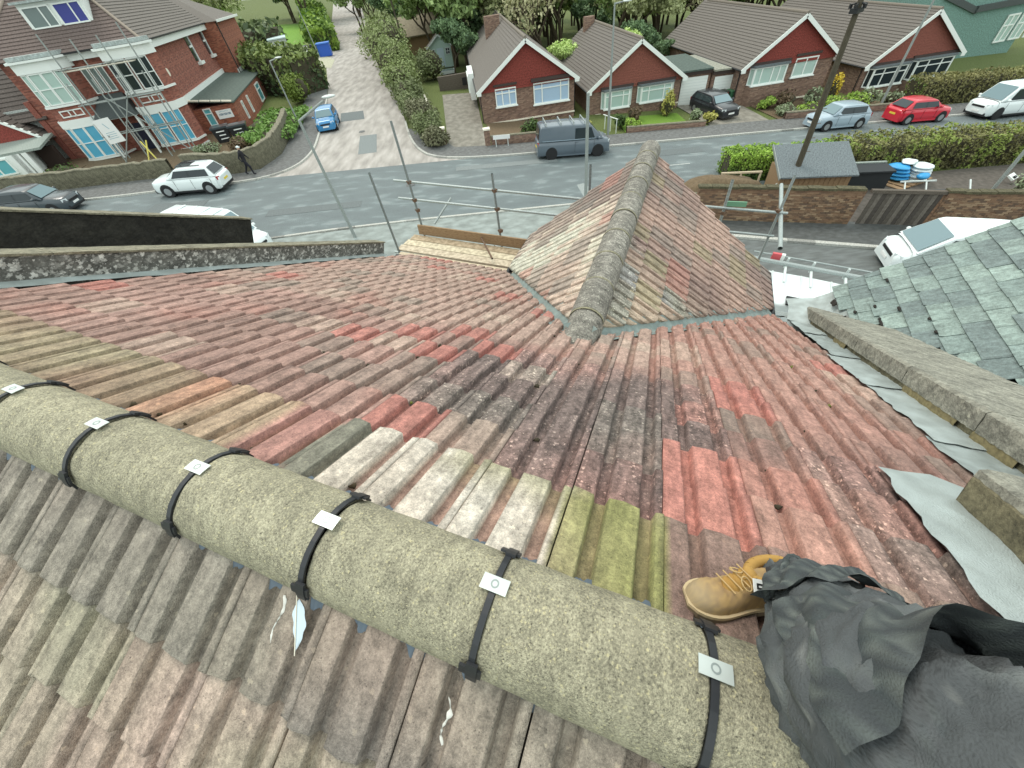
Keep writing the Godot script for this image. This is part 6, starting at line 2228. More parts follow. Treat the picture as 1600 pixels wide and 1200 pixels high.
func hedge(called: String, label: String, pts: Array, w: float, h: float, per_m: int, size: float, cols: Callable, sd: int, lumpy := 0.15) -> Node3D:
	var o := thing(called, label, "hedge")
	var rng := RandomNumberGenerator.new()
	rng.seed = sd
	var f := field(sd, 0.25, 3)
	var cv := Curve3D.new()
	for q in pts: cv.add_point(on_ground(q[0], q[1]))
	var ln := cv.get_baked_length()
	var g := G.new()
	var rows := []
	var n := int(ln / 0.4) + 1
	var lim := [-0.42, -0.43, -0.40, 0.40, 0.43, 0.42]
	var lift := [-0.3, 0.5, 0.93, 0.93, 0.5, -0.3]
	for i in n + 1:
		var p := cv.sample_baked(ln * i / n)
		var d := (cv.sample_baked(minf(ln * i / n + 0.2, ln)) - cv.sample_baked(maxf(ln * i / n - 0.2, 0.0))).normalized()
		var x := Vector3(d.z, 0, -d.x)
		var r := PackedVector3Array()
		var k := 1.0 + lumpy * f.get_noise_1d(i * 4.0)
		for j in 6: r.append(p + x * (lim[j] * w * k * 0.92) + Vector3(0, lift[j] * h * k * 0.94, 0))
		rows.append(r)
	g.grid(rows)
	for e in [0, n]:
		var c := []
		for v in rows[e]: c.append(v)
		g.poly(c)
	part("stems", g, M("twig", Color.WHITE), o)
	g = G.new()
	for i in int(ln * per_m):
		var s := rng.randf() * ln
		var p := cv.sample_baked(s)
		var d := (cv.sample_baked(minf(s + 0.2, ln)) - cv.sample_baked(maxf(s - 0.2, 0.0))).normalized()
		var x := Vector3(d.z, 0, -d.x)
		var k := 1.0 + lumpy * 1.3 * f.get_noise_1d(s * 10.0)
		var u := rng.randf()
		var q: Vector3
		var nm: Vector3
		var dep := absf(rng.randfn()) * 0.06
		if u < 0.42:
			q = p + x * rng.randf_range(-0.5, 0.5) * w * k + Vector3(0, h * k - dep + 0.05, 0); nm = Vector3.UP
		elif u < 0.78:
			q = p - x * (0.5 * w * k - dep) + Vector3(0, rng.randf() * h * k, 0); nm = -x
		elif u < 0.9:
			q = p + x * (0.5 * w * k - dep) + Vector3(0, rng.randf() * h * k, 0); nm = x
		else:
			var e := 0.0 if rng.randf() < 0.5 else ln
			q = cv.sample_baked(e) + x * rng.randf_range(-0.5, 0.5) * w + Vector3(0, rng.randf() * h, 0) + d * (dep if e == 0.0 else -dep); nm = d if e > 0 else -d
		var bump := 0.10 * f.get_noise_3d(q.x * 9, q.y * 9, q.z * 9)
		q += nm * bump
		var lx := Vector3(rng.randfn(), rng.randfn(), rng.randfn()).normalized()
		var ly := lx.cross(nm + Vector3(rng.randfn(), rng.randfn(), rng.randfn()) * 0.7).normalized()
		var sz := size * rng.randf_range(0.6, 1.5)
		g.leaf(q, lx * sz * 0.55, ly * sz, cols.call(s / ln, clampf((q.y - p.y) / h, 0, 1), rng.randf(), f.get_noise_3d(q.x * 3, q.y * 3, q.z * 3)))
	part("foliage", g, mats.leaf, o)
	return o

func build_plants() -> void:
	var green := func(t: float, y: float, r: float, n: float) -> Color:
		return lin(70, 98, 44).lerp(lin(150, 176, 76), clampf(0.45 + n * 1.2 + (r - 0.5) * 0.7, 0, 1))
	# hedge along the near side of the main road: bright and leafy on the left, brown and clipped on the right
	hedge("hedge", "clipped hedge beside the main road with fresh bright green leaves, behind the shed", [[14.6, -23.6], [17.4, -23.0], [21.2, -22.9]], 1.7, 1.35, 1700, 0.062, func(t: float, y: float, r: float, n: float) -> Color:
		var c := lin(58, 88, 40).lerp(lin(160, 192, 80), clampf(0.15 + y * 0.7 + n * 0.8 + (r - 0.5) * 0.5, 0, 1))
		return c, 21)
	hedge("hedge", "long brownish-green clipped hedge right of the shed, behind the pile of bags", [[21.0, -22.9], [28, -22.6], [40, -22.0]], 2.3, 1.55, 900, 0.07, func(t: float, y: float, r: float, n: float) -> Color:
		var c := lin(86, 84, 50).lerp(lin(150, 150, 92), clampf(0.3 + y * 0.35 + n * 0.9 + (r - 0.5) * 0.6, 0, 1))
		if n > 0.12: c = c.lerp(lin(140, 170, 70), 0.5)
		return c, 22)
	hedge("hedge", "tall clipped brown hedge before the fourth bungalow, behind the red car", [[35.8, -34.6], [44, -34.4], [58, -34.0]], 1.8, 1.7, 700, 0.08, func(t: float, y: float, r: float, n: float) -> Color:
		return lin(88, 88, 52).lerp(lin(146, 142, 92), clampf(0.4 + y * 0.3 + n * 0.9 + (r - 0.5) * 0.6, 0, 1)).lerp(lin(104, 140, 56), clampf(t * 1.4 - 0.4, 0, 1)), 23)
	bush("shrub", "rounded bright green shrub above the brown hedge, top right in front of the green house", on_ground(52.5, -38.0), Vector3(3.4, 2.6, 2.4), 2600, 0.20, lin(96, 140, 50), lin(142, 176, 72), 24)
	# overgrown belt between the side road and the drive
	var belt := [[-2.9, -34.3, 1.1, 0.95, 0], [-3.5, -36.8, 1.3, 1.1, 1], [-4.1, -40.0, 1.4, 1.25, 0], [-4.9, -43.4, 1.5, 1.3, 1], [-5.6, -47.2, 1.7, 1.6, 1], [-6.6, -52.0, 2.1, 2.0, 2], [-7.6, -57.8, 2.6, 2.7, 2], [-8.7, -65.0, 3.2, 3.4, 2], [-10.2, -73.5, 3.6, 3.4, 2], [-3.6, -61.0, 2.2, 1.9, 1], [-12.8, -84.0, 3.6, 3.0, 2]]
	var nth := ["nearest the road corner", "second from the road corner", "third from the road corner", "fourth from the road corner", "fifth from the road corner", "sixth, where the belt grows taller", "large, before the dark pole", "tall, left of the dark pole", "beyond the dark pole", "in front of the garden shed", "last and farthest up the side road"]
	for i in belt.size():
		var q: Array = belt[i]
		var ca: Color = [lin(92, 92, 68), lin(88, 98, 64), lin(98, 112, 68)][q[4]]
		var cb: Color = [lin(132, 132, 102), lin(128, 138, 94), lin(152, 164, 108)][q[4]]
		bush("hedgerow_bush", "overgrown bush of the belt beside the pale drive, " + nth[i], on_ground(q[0], q[1], -0.1), Vector3(q[2], q[3], q[2] * 1.35), 4200, 0.07 + 0.026 * q[2], ca, cb, 300 + i, "overgrown bushes between the side road and the drive")
	# grassy corner, topiary, big dark clipped hedge by the lean-to
	for i in 9:
		var x := -18.4 + (i % 3) * 1.3
		var z := -39.0 - int(i / 3) * 3.3
		bush("ground_cover", "low leafy ground cover on the bank behind the garden wall, " + ["front left", "front middle", "front right", "centre left", "centre", "centre right", "back left", "back middle", "back right"][i] + " patch", on_ground(x - 0.25 * int(i / 3), z, 0.25), Vector3(1.25, 0.45, 2.1), 900, 0.16, lin(70, 112, 42), lin(132, 164, 84), 340 + i, "leafy patches on the bank behind the garden wall")
	bush("topiary_shrub", "smooth egg-shaped clipped bush at the corner of the side road, by the thin lamp", on_ground(-17.9, -54.0), Vector3(1.45, 1.5, 1.75), 4200, 0.13, lin(70, 92, 34), lin(124, 142, 58), 361)
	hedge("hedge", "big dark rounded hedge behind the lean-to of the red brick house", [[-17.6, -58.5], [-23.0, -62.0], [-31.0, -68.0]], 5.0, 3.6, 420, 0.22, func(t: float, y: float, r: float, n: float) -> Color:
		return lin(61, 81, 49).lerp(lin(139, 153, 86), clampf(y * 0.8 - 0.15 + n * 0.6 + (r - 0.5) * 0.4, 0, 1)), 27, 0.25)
	hedge("hedge", "tall green hedge along the left of the side road beyond the blue bin", [[-24.2, -95.0], [-30.0, -118], [-42.0, -170], [-60, -230]], 5.0, 3.0, 60, 0.5, green, 28, 0.3)
	hedge("hedge", "broad dark hedge round the sunken garden above the red brick house", [[-32, -92], [-60, -108], [-100, -120]], 8.0, 4.0, 60, 0.5, func(t: float, y: float, r: float, n: float) -> Color:
		return lin(79, 93, 68).lerp(lin(130, 144, 98), clampf(0.4 + n + (r - 0.5) * 0.5, 0, 1)), 29, 0.3)
	# front gardens of the bungalows
	var sp := [
		[4.4, -34.6, 0.75, 0.8, 0, "round dark green shrub under the windows of the leftmost bungalow"],
		[8.2, -34.4, 1.2, 0.5, 3, "low straw-coloured grasses before the leftmost bungalow, above the grey van"],
		[11.7, -34.8, 0.55, 0.55, 0, "small dark shrub left of the two clipped balls"],
		[12.3, -34.0, 0.46, 0.5, 1, "upper of two bright clipped balls beside the small lawn"],
		[12.6, -33.6, 0.42, 0.42, 1, "lower of two bright clipped balls beside the small lawn"],
		[13.4, -36.6, 0.7, 0.6, 4, "dark brownish shrub under the left bay of the second bungalow"],
		[16.6, -37.6, 0.9, 0.7, 4, "dark brownish shrub under the right bay of the second bungalow"],
		[16.4, -36.8, 0.5, 1.2, 3, "thin yellow-green sapling before the right bay of the second bungalow"],
		[18.0, -34.9, 0.55, 0.5, 2, "grey-green shrub at the right end of the small lawn"],
		[18.7, -34.0, 0.5, 0.46, 3, "pale rounded shrub beside the black estate car"],
		[24.9, -36.6, 0.7, 0.5, 1, "green shrub at the left foot of the third bungalow's bay"],
		[26.4, -36.4, 1.1, 0.7, 4, "dark red-brown shrub under the bay of the third bungalow"],
		[28.6, -36.3, 0.8, 0.8, 2, "silver-grey shrub in the third bungalow's garden"],
		[30.5, -36.6, 0.55, 1.2, 5, "yellow flowering shrub beside the right window of the third bungalow"],
		[25.2, -34.4, 0.9, 0.45, 2, "grey-green low shrub at the front left of the planted garden"],
		[26.9, -34.0, 1.0, 0.5, 1, "bright green low shrub at the front of the planted garden"],
		[28.9, -34.2, 1.0, 0.6, 1, "bright green shrub in the middle of the planted garden"],
		[31.0, -34.4, 1.1, 0.7, 1, "large bright green shrub at the right of the planted garden"],
		[32.8, -35.2, 0.9, 0.7, 2, "grey-green shrub between the third and fourth bungalows"],
		[34.2, -34.6, 0.8, 0.6, 2, "grey-green shrub behind the pale leaning lamp"],
		[-30.5, -34.2, 1.7, 0.5, 0, "low green shrub before the white-fronted house at the left"],
		[-21.0, -37.2, 1.1, 0.55, 2, "low grey-green shrub between the right bay and the garden wall"],
		[-18.7, -37.6, 0.9, 0.6, 4, "brownish shrub beside the black wheeled bins"],
		[27.5, -16.8, 1.7, 0.8, 2, "rough green bush in the yard behind the old brick wall, right"],
		[31.0, -17.0, 1.2, 0.8, 1, "bright green bush at the right edge of the yard"]]
	var pal := [[lin(46, 66, 34), lin(96, 120, 62)], [lin(98, 134, 44), lin(164, 190, 84)], [lin(104, 118, 88), lin(160, 172, 138)], [lin(150, 150, 70), lin(196, 190, 110)], [lin(80, 66, 52), lin(120, 102, 78)], [lin(190, 160, 40), lin(220, 196, 70)]]
	for i in sp.size():
		var q: Array = sp[i]
		bush("shrub", q[5], on_ground(q[0], q[1], 0.0), Vector3(q[2], q[3], q[2]), 1000, 0.10, pal[q[4]][0], pal[q[4]][1], 400 + i)

# trees of five makes, copied about the wood
func branch(g: G, rng: RandomNumberGenerator, a: Vector3, d: Vector3, ln: float, r: float, depth: int, ends: Array) -> void:
	var b := a + d * ln * 0.5
	var d2 := (d + Vector3(rng.randfn(), rng.randfn() * 0.4 + 0.1, rng.randfn()) * 0.22).normalized()
	var c := b + d2 * ln * 0.5
	g.tube(a, b, r, 6, r * 0.82, Color.WHITE, false)
	g.tube(b, c, r * 0.82, 6, r * 0.6, Color.WHITE, false)
	if depth == 0:
		ends.append(c)
		return
	if depth < 2: ends.append(b)
	var n := 3 if depth > 1 else 3
	for k in n:
		var ph := TAU * k / n + rng.randf() * 1.4
		var sd := d2.cross(Vector3.UP if absf(d2.y) < 0.9 else Vector3.RIGHT).normalized()
		var e := sd.rotated(d2, ph)
		branch(g, rng, c - d2 * ln * 0.1 * k, (d2 * 0.75 + e * rng.randf_range(0.5, 0.85) + Vector3(0, 0.18, 0)).normalized(), ln * rng.randf_range(0.6, 0.78), r * 0.58, depth - 1, ends)

func make_tree(sd: int, h: float, leaves: int, size: float, ca: Color, cb: Color, lean: float) -> Array:
	var rng := RandomNumberGenerator.new()
	rng.seed = sd
	var g := G.new()
	var ends := []
	for k in 1 + sd % 2:
		branch(g, rng, Vector3(k * 0.5, -0.4, 0), Vector3(lean * (k - 0.4), 1, 0.1 * rng.randfn()).normalized(), h * 0.42, h * 0.022, 3, ends)
	var lf := G.new()
	for e in ends:
		var tone := rng.randf()
		leaf_cloud(lf, rng, e, Vector3.ONE * h * 0.11, leaves / ends.size(), size, ca.lerp(cb, tone * 0.8), cb.lerp(ca, tone * 0.3), 0.7)
	return [g.mesh(M("bark", Color.WHITE)), lf.mesh(mats.leaf)]

func build_woods() -> void:
	var makes := [
		["leafy_tree", make_tree(501, 10, 7600, 0.27, lin(108, 132, 85), lin(174, 197, 126), 0.1), "fresh mid-green tree in the wood behind the bungalows"],
		["olive_tree", make_tree(502, 11, 7000, 0.27, lin(135, 144, 102), lin(192, 197, 145), 0.2), "olive-green tree coming into leaf in the wood behind the bungalows"],
		["bare_tree", make_tree(503, 12, 900, 0.24, lin(152, 147, 115), lin(190, 188, 146), 0.15), "still nearly bare brown-branched tree in the wood behind the bungalows"],
		["dark_tree", make_tree(504, 9, 8600, 0.28, lin(67, 90, 68), lin(122, 148, 102), 0.1), "dense dark green tree in the wood behind the bungalows"],
		["pale_tree", make_tree(505, 9, 7000, 0.26, lin(155, 180, 110), lin(221, 241, 157), 0.12), "pale yellow-green tree in the wood behind the bungalows"]]
	var protos := []
	for q in makes: protos.append(null)
	var rng := RandomNumberGenerator.new()
	rng.seed = 55
	var spots := []
	# x, z, make, scale
	for i in 74:
		var row := i % 4
		var x := -2.0 + (i / 4) * 4.3 + rng.randf_range(-1.8, 1.8)
		var z := -66.0 - row * 9.5 + rng.randf_range(-3, 3)
		if row == 0 and (x < 7 or absf(x - 14) < 5 or x > 22): z -= 4.0
		spots.append([x, z, [2, 0, 1, 3, 4, 2, 1, 0][rng.randi() % 8], rng.randf_range(0.75, 1.2)])
	for i in 16:
		spots.append([-22.0 + i * 3.6 + rng.randf_range(-1, 1), -104.0 - rng.randf_range(0, 26), [0, 1, 3, 2][rng.randi() % 4], rng.randf_range(0.9, 1.3)])
	for q in [[11.0, -52.5, 4, 0.42], [20.5, -58.0, 3, 0.5], [22.5, -53.0, 3, 0.36], [18.5, -55.0, 4, 0.45], [-1.0, -62.0, 3, 0.62], [1.5, -68.0, 3, 0.7], [9.8, -60.0, 2, 0.8], [22.0, -62.0, 1, 0.8]]:
		spots.append(q)
	for i in 40:      # the far hillside on the left and the crest behind everything
		spots.append([-150.0 + i * 6.4 + rng.randf_range(-3, 3), -150.0 - rng.randf_range(0, 60), [0, 1, 3, 1][rng.randi() % 4], rng.randf_range(1.3, 2.0)])
	for q in [[-62, -88, 3, 1.0], [-70, -96, 1, 1.2], [-55, -100, 0, 1.0], [-80, -90, 1, 1.3], [-48, -112, 1, 1.0], [-90, -110, 0, 1.5]]: spots.append(q)
	for q in spots:
		var k: int = q[2]
		var at := on_ground(q[0], q[1], -0.1)
		var kind: String = ["fresh mid-green tree", "olive-green tree coming into leaf", "nearly bare brown-branched tree", "dense dark green tree", "pale yellow-green tree"][k]
		var row: String = "front edge of the wood" if q[1] > -70 else "middle of the wood" if q[1] > -84 else "back of the wood" if q[1] > -102 else "crest of the hill"
		var place := ""
		if q[0] < -44: place = "beyond the red brick house"
		elif q[0] < -24: place = "beyond the blue bin and lawn"
		elif q[0] < -12: place = "beside the far side road"
		elif q[0] < -1: place = "beyond the garden sheds"
		elif q[0] < 8: place = "behind the leftmost bungalow"
		elif q[0] < 12: place = "behind the first bungalow gap"
		elif q[0] < 19: place = "behind the second bungalow"
		elif q[0] < 24: place = "behind the two garages"
		elif q[0] < 32: place = "behind the third bungalow"
		elif q[0] < 44: place = "behind the fourth bungalow"
		else: place = "behind the green house"
		var label: String = kind + ", " + row + " " + place
		var grp := "trees: " + label
		if protos[k] == null:
			var t := thing(makes[k][0], label, "tree", at, rng.randf() * TAU, grp)
			inst("trunk", makes[k][1][0], t)
			inst("crown", makes[k][1][1], t)
			t.scale = Vector3.ONE * q[3]
			protos[k] = t
		else:
			dup(protos[k], label, at, rng.randf() * TAU, grp, q[3])

# ================================================================ yard, bins, sheds, pedestrian
func build_yard() -> void:
	var d := Vector3(0.958, -0.057, 0.284)
	var ang := -atan2(0.284, 0.958)
	# shed with a grey felt roof
	var s := thing("garden_shed", "timber shed with a smooth grey sloping felt roof between the hedge and the brick wall", "shed", on_ground(17.2, -20.0), ang)
	wall_box(s, "wall", Vector3(0, 0.65, 0), Vector3(3.2, 1.6, 1.9), M("board_brown", Color.WHITE))
	var g := G.new()
	g.prism([Vector3(-1.75, 1.38, 1.25), Vector3(-1.75, 2.15, -1.15), Vector3(-1.75, 2.22, -1.15), Vector3(-1.75, 1.45, 1.25)], Vector3(3.5, 0, 0))
	part("roof", g, M("felt", Color.WHITE), s)
	g = G.new()
	g.beam(Vector3(-1.78, 1.38, 1.28), Vector3(-1.78, 2.20, -1.17), 0.04, 0.14)
	part("bargeboard", g, M("pole_grey", Color.WHITE), s)
	for k in 14: wall_box(s, "cladding_board", Vector3(-1.5 + k * 0.23, 0.62, 0.965), Vector3(0.21, 1.5, 0.03), M("board_brown", Color.WHITE))
	# low dark felt roof right of the shed
	var l := thing("dark_lean_to", "low dark lean-to with a pale roof edge right of the grey-roofed shed", "shed", on_ground(20.6, -20.5), ang)
	wall_box(l, "wall", Vector3(0, 0.4, 0), Vector3(2.7, 1.0, 1.1), M("lean_dark", c8(46, 50, 53), 0.8))
	wall_box(l, "roof", Vector3(0, 0.94, 0.06), Vector3(2.8, 0.08, 1.2), M("lean_dark", Color.WHITE))
	wall_box(l, "roof_edge", Vector3(0, 0.98, -0.56), Vector3(2.8, 0.12, 0.16), M("lead_pale", c8(178, 190, 182), 0.8))
	# pile of bags on a pallet: blue sacks left, white sacks right, each its own thing
	var names := ["lower", "second", "third", "top"]
	for k in 4:
		var b := thing("blue_sack", names[k] + " of the stacked bright blue sacks at the left of the pallet", "sack", on_ground(23.15 - 0.04 * k, -20.5 - 0.03 * k, 0.28 + k * 0.17), 0.3)
		g = G.new()
		blob(g, Vector3.ZERO, Vector3(0.42, 0.12, 0.55), k, 0.10, 7, 14)
		part("bag", g, M("bag_blue", Color.WHITE), b)
	for k in 5:
		var b := thing("white_sack", ["lowest", "second", "third", "fourth", "topmost"][k] + " of the stacked white sacks at the right of the pallet", "sack", on_ground(24.0 + 0.05 * sin(k * 4.0), -20.2, 0.24 + k * 0.16), 0.3)
		g = G.new()
		blob(g, Vector3.ZERO, Vector3(0.46, 0.11, 0.5), k + 9, 0.10, 7, 14)
		part("bag", g, M("bag_white", Color.WHITE), b)
	var b2 := thing("blue_sack", "single bright blue sack lying in front of the white sacks", "sack", on_ground(23.75, -19.65, 0.55), 0.3)
	g = G.new()
	blob(g, Vector3.ZERO, Vector3(0.34, 0.16, 0.25), 4, 0.12, 7, 14)
	part("bag", g, M("bag_blue", Color.WHITE), b2)
	var b3 := thing("white_sack", "loose white sheet of sacking draped on top between the blue and white piles", "sack", on_ground(23.5, -20.65, 1.0), 0.6)
	g = G.new()
	blob(g, Vector3.ZERO, Vector3(0.42, 0.08, 0.36), 6, 0.2, 7, 14)
	part("bag", g, M("bag_white", Color.WHITE), b3)
	var p := thing("pallet", "wooden pallet under the blue and white sacks", "pallet", on_ground(23.5, -20.3, 0.0), 0.3)
	for k in 6: wall_box(p, "slat", Vector3(-1.1 + k * 0.44, 0.13, 0), Vector3(0.30, 0.03, 1.3), M("board_brown", Color.WHITE))
	for k in 3: wall_box(p, "bearer", Vector3(0, 0.06, -0.55 + k * 0.55), Vector3(2.5, 0.10, 0.10), M("board_brown", Color.WHITE))
	# dark barrow or trailer and scrap near the gate
	var t := thing("trailer", "dark box trailer with a pale rail frame in the yard behind the plank gate", "trailer", on_ground(21.9, -17.2), ang)
	wall_box(t, "bed", Vector3(0, 0.45, 0), Vector3(2.9, 0.5, 1.2), M("black", Color.WHITE))
	for x in [-1.4, -0.5, 1.3]:
		g = G.new()
		g.beam(Vector3(x, 0.6, 0.62), Vector3(x + 0.25, 1.15, -0.5), 0.05, 0.05)
		part("frame_rail", g, M("white_dull", c8(206, 214, 212), 0.6), t)
	wall_box(t, "frame_rail", Vector3(-0.6, 1.16, -0.5), Vector3(1.5, 0.06, 0.06), M("white_dull", Color.WHITE))
	for k in 3: wall_box(t, "load", Vector3(-0.7 + k * 0.6, 0.76, 0.1), Vector3(0.34, 0.16, 0.3), M("bag_white", Color.WHITE) if k == 1 else M("rust", Color.WHITE), Basis(Vector3.UP, k * 0.7))
	for x in [-0.6, 0.6]:
		g = G.new()
		g.tube(Vector3(x, 0.3, 0.55), Vector3(x, 0.3, 0.75), 0.3, 14)
		part("wheel", g, M("tyre", Color.WHITE), t)
	var sp := thing("scrap_sheet", "pale sheet of scrap board beside the dark trailer", "board", on_ground(24.0, -16.4, 0.5), ang)
	wall_box(sp, "sheet", Vector3.ZERO, Vector3(1.3, 0.05, 0.7), M("felt", Color.WHITE))
	# white crate of the goat-like white object, and a white cap at the wall's right end
	var w := thing("white_dish", "small white and black bin lid lying in the rough yard at the right", "bin lid", on_ground(28.4, -19.0, 0.35), 0.4)
	wall_box(w, "panel", Vector3.ZERO, Vector3(0.55, 0.08, 0.35), M("white", Color.WHITE), Basis(Vector3.RIGHT, 0.5))
	wall_box(w, "gap", Vector3(-0.05, 0.03, 0.1), Vector3(0.18, 0.08, 0.14), M("black", Color.WHITE), Basis(Vector3.RIGHT, 0.5))
	var tank := thing("water_tank", "pale plastic water tank by the right end of the yard wall", "tank", on_ground(26.6, -15.4), ang)
	g = G.new()
	blob(g, Vector3(0, 0.75, 0), Vector3(0.85, 0.8, 0.6), 2, 0.04, 8, 14)
	part("drum", g, M("tank_pale", c8(196, 214, 216), 0.5), tank)
	# timber frame, pots, rubble at the left end of the wall
	var f := thing("timber_frame", "bare pale timber frame standing in the corner of the yard by the hedge", "frame", on_ground(13.9, -20.7), ang)
	for x in [-0.95, 0.0, 0.95]:
		wall_box(f, "post", Vector3(x, 0.55, 0), Vector3(0.08, 1.3, 0.08), M("board", Color.WHITE))
	wall_box(f, "rail", Vector3(0, 1.22, 0), Vector3(2.0, 0.08, 0.10), M("board", Color.WHITE))
	for q in [["dark", 15.55, -19.45, "dark round water butt with a pale rim beside the shed"], ["pale", 15.25, -18.75, "pale round tub by the wall, in front of the dark water butt"]]:
		var wb := thing("water_butt", q[3], "water butt", on_ground(q[1], q[2]))
		g = G.new()
		g.tube(Vector3.ZERO, Vector3(0, 0.85, 0), 0.26, 16, 0.31)
		part("barrel", g, M("black_plastic", Color.WHITE) if q[0] == "dark" else M("bag_white", Color.WHITE), wb)
		g = G.new()
		g.tube(Vector3(0, 0.83, 0), Vector3(0, 0.89, 0), 0.335, 16)
		part("rim", g, M("white_dull", Color.WHITE), wb)
		g = G.new()
		g.tube(Vector3(0, 0.86, 0), Vector3(0, 0.895, 0), 0.28, 16)
		part("inside", g, M("glass_grey", Color.WHITE), wb)
	var rng := RandomNumberGenerator.new()
	rng.seed = 14
	for k in 8:
		var r := thing("rubble_block", ["broken block of rubble by the low earth bank, nearest the dormer", "square cream block on the low wall end", "small rubble lump left of the timber frame", "flat rubble slab left of the timber frame", "long brown rubble lump beside the timber frame", "small brown brick lump behind the wall end", "tilted brick lump behind the wall end", "grey rubble lump at the foot of the timber frame"][k], "rubble", on_ground(11.0 + (k % 4) * 0.65, -19.3 - 0.4 * int(k / 4), 0.75), rng.randf() * 2.0)
		g = G.new()
		blob(g, Vector3.ZERO, Vector3(rng.randf_range(0.14, 0.28), rng.randf_range(0.08, 0.16), 0.18), k, 0.35, 6, 8)
		part("lump", g, M("cream" if k == 1 else ["stone", "coping", "brick_old"][k % 3], Color.WHITE), r)
	g = G.new()
	blob(g, Vector3(12.2, -0.6, -20.3), Vector3(2.6, 1.1, 1.1), 3, 0.2, 10, 20)
	structure("earth_bank", g, M("soil", Color.WHITE), "bare brown bank of earth behind the left end of the yard wall")
	# bins beside the lean-to of the red brick house
	for q in [[-20.6, -39.6, "large black wheeled bin with pale lettering strips, left of the pair by the lean-to", 0.9], [-19.3, -39.9, "large black wheeled bin with pale lettering strips, right of the pair by the lean-to", 1.0]]:
		var b := thing("wheeled_bin", q[2], "bin", on_ground(q[0], q[1], 0.15), 0.30)
		g = G.new()
		var sc: float = q[3]
		g.prism([Vector3(-0.55 * sc, 0.15, 0.42), Vector3(0.55 * sc, 0.15, 0.42), Vector3(0.68 * sc, 1.15, 0.56), Vector3(-0.68 * sc, 1.15, 0.56)], Vector3(0, 0, -1.0))
		part("body", g, M("black_plastic", Color.WHITE), b)
		wall_box(b, "lid", Vector3(0, 1.2, 0.05), Vector3(1.46 * sc, 0.12, 1.15), M("paint_dark", Color.WHITE))
		for k in 3: wall_box(b, "pale_strip", Vector3(0.05 * k, 0.95 - k * 0.26, 0.548 - 0.036 * k), Vector3(0.62 - 0.12 * (k % 2), 0.07, 0.012), M("plate_white", Color.WHITE))
		for x in [-0.4, 0.4]:
			g = G.new()
			g.tube(Vector3(x, 0.09, 0.3), Vector3(x + 0.06, 0.09, 0.3), 0.09, 10)
			part("wheel", g, M("tyre", Color.WHITE), b)
	var bb := thing("blue_bin", "bright blue wheeled bin beside the far lamp on the side road", "bin", on_ground(-22.7, -89.4), 0.1)
	wall_box(bb, "body", Vector3(0, 0.85, 0), Vector3(2.0, 1.6, 1.6), M("blue_bin", Color.WHITE))
	wall_box(bb, "lid", Vector3(0, 1.72, 0.04), Vector3(2.15, 0.16, 1.75), M("blue_lid", c8(70, 126, 214), 0.5))
	var gb := thing("black_bin", "black wheeled bin with a pale panel left of the bright blue bin", "bin", on_ground(-25.6, -89.0), 0.2)
	wall_box(gb, "body", Vector3(0, 0.8, 0), Vector3(2.2, 1.6, 1.5), M("black_plastic", Color.WHITE))
	wall_box(gb, "panel", Vector3(0.1, 0.95, 0.77), Vector3(1.1, 1.2, 0.04), M("plate_white", Color.WHITE))
	var gs := thing("greenhouse", "white-framed low garden shed with a glass roof on the lawn left of the bins", "shed", on_ground(-30.6, -92.0), 0.3)
	wall_box(gs, "wall", Vector3(0, 1.2, 0), Vector3(2.8, 2.6, 6.0), M("white_render", Color.WHITE))
	wall_box(gs, "roof", Vector3(0, 2.6, 0), Vector3(3.0, 0.14, 6.2), M("tank_pale", Color.WHITE))
	for k in 2:
		var wb := thing("domestic_bin", ["green", "dark red"][1 - k] + "-bodied wheeled bin before the right garage door", "bin", on_ground(22.1 + 0.75 * k, -38.9), 0.1)
		wall_box(wb, "body", Vector3(0, 0.5, 0), Vector3(0.6, 1.0, 0.7), M("bin_red", c8(104, 52, 44), 0.6) if k == 0 else M("bin_green", c8(52, 100, 70), 0.6))
		wall_box(wb, "lid", Vector3(0, 1.04, 0), Vector3(0.66, 0.08, 0.78), M("bin_lid", c8(60, 66, 60), 0.6) if k == 0 else M("bin_lid_green", c8(72, 120, 86), 0.6))
	# small pale green summerhouse and larger shed roof in the side garden
	var sh := thing("summerhouse", "small pale green garden shed with a pitched roof and two little windows beside the drive", "shed", on_ground(-2.6, -69.0), 0.05)
	wall_box(sh, "wall", Vector3(0, 1.15, -1.0), Vector3(3.0, 2.3, 2.4), M("shed_green", c8(176, 200, 190), 0.8))
	g = G.new()
	g.prism([Vector3(-1.5, 2.3, 0.21), Vector3(1.5, 2.3, 0.21), Vector3(0, 3.35, 0.21)], Vector3(0, 0, -2.4))
	part("gable", g, M("shed_green", Color.WHITE), sh)
	courses(sh, Vector3(-1.8, 2.15, 0.5), Vector3(-1.8, 2.15, -2.4), Vector3(0, 3.45, -2.4), Vector3(0, 3.45, 0.5), 7, M("rooftile_brown", Color.WHITE))
	courses(sh, Vector3(1.8, 2.15, 0.5), Vector3(1.8, 2.15, -2.4), Vector3(0, 3.45, -2.4), Vector3(0, 3.45, 0.5), 7, M("rooftile_brown", Color.WHITE))
	wall_box(sh, "door", Vector3(0, 1.1, 0.23), Vector3(0.9, 2.0, 0.06), M("door_pale", c8(186, 206, 214), 0.6))
	for x in [-1.0, 1.0]: window(sh, Vector3(x - 0.3, 1.35, 0.21), Vector3.RIGHT, 0.6, 0.7, [1, 1], 0.5, M("white_dull", Color.WHITE), M("glass_dark", Color.WHITE), 0.06)
	g = G.new()
	g.beam(Vector3(-1.85, 2.1, 0.52), Vector3(0, 3.45, 0.52), 0.05, 0.16)
	g.beam(Vector3(1.85, 2.1, 0.52), Vector3(0, 3.45, 0.52), 0.05, 0.16)
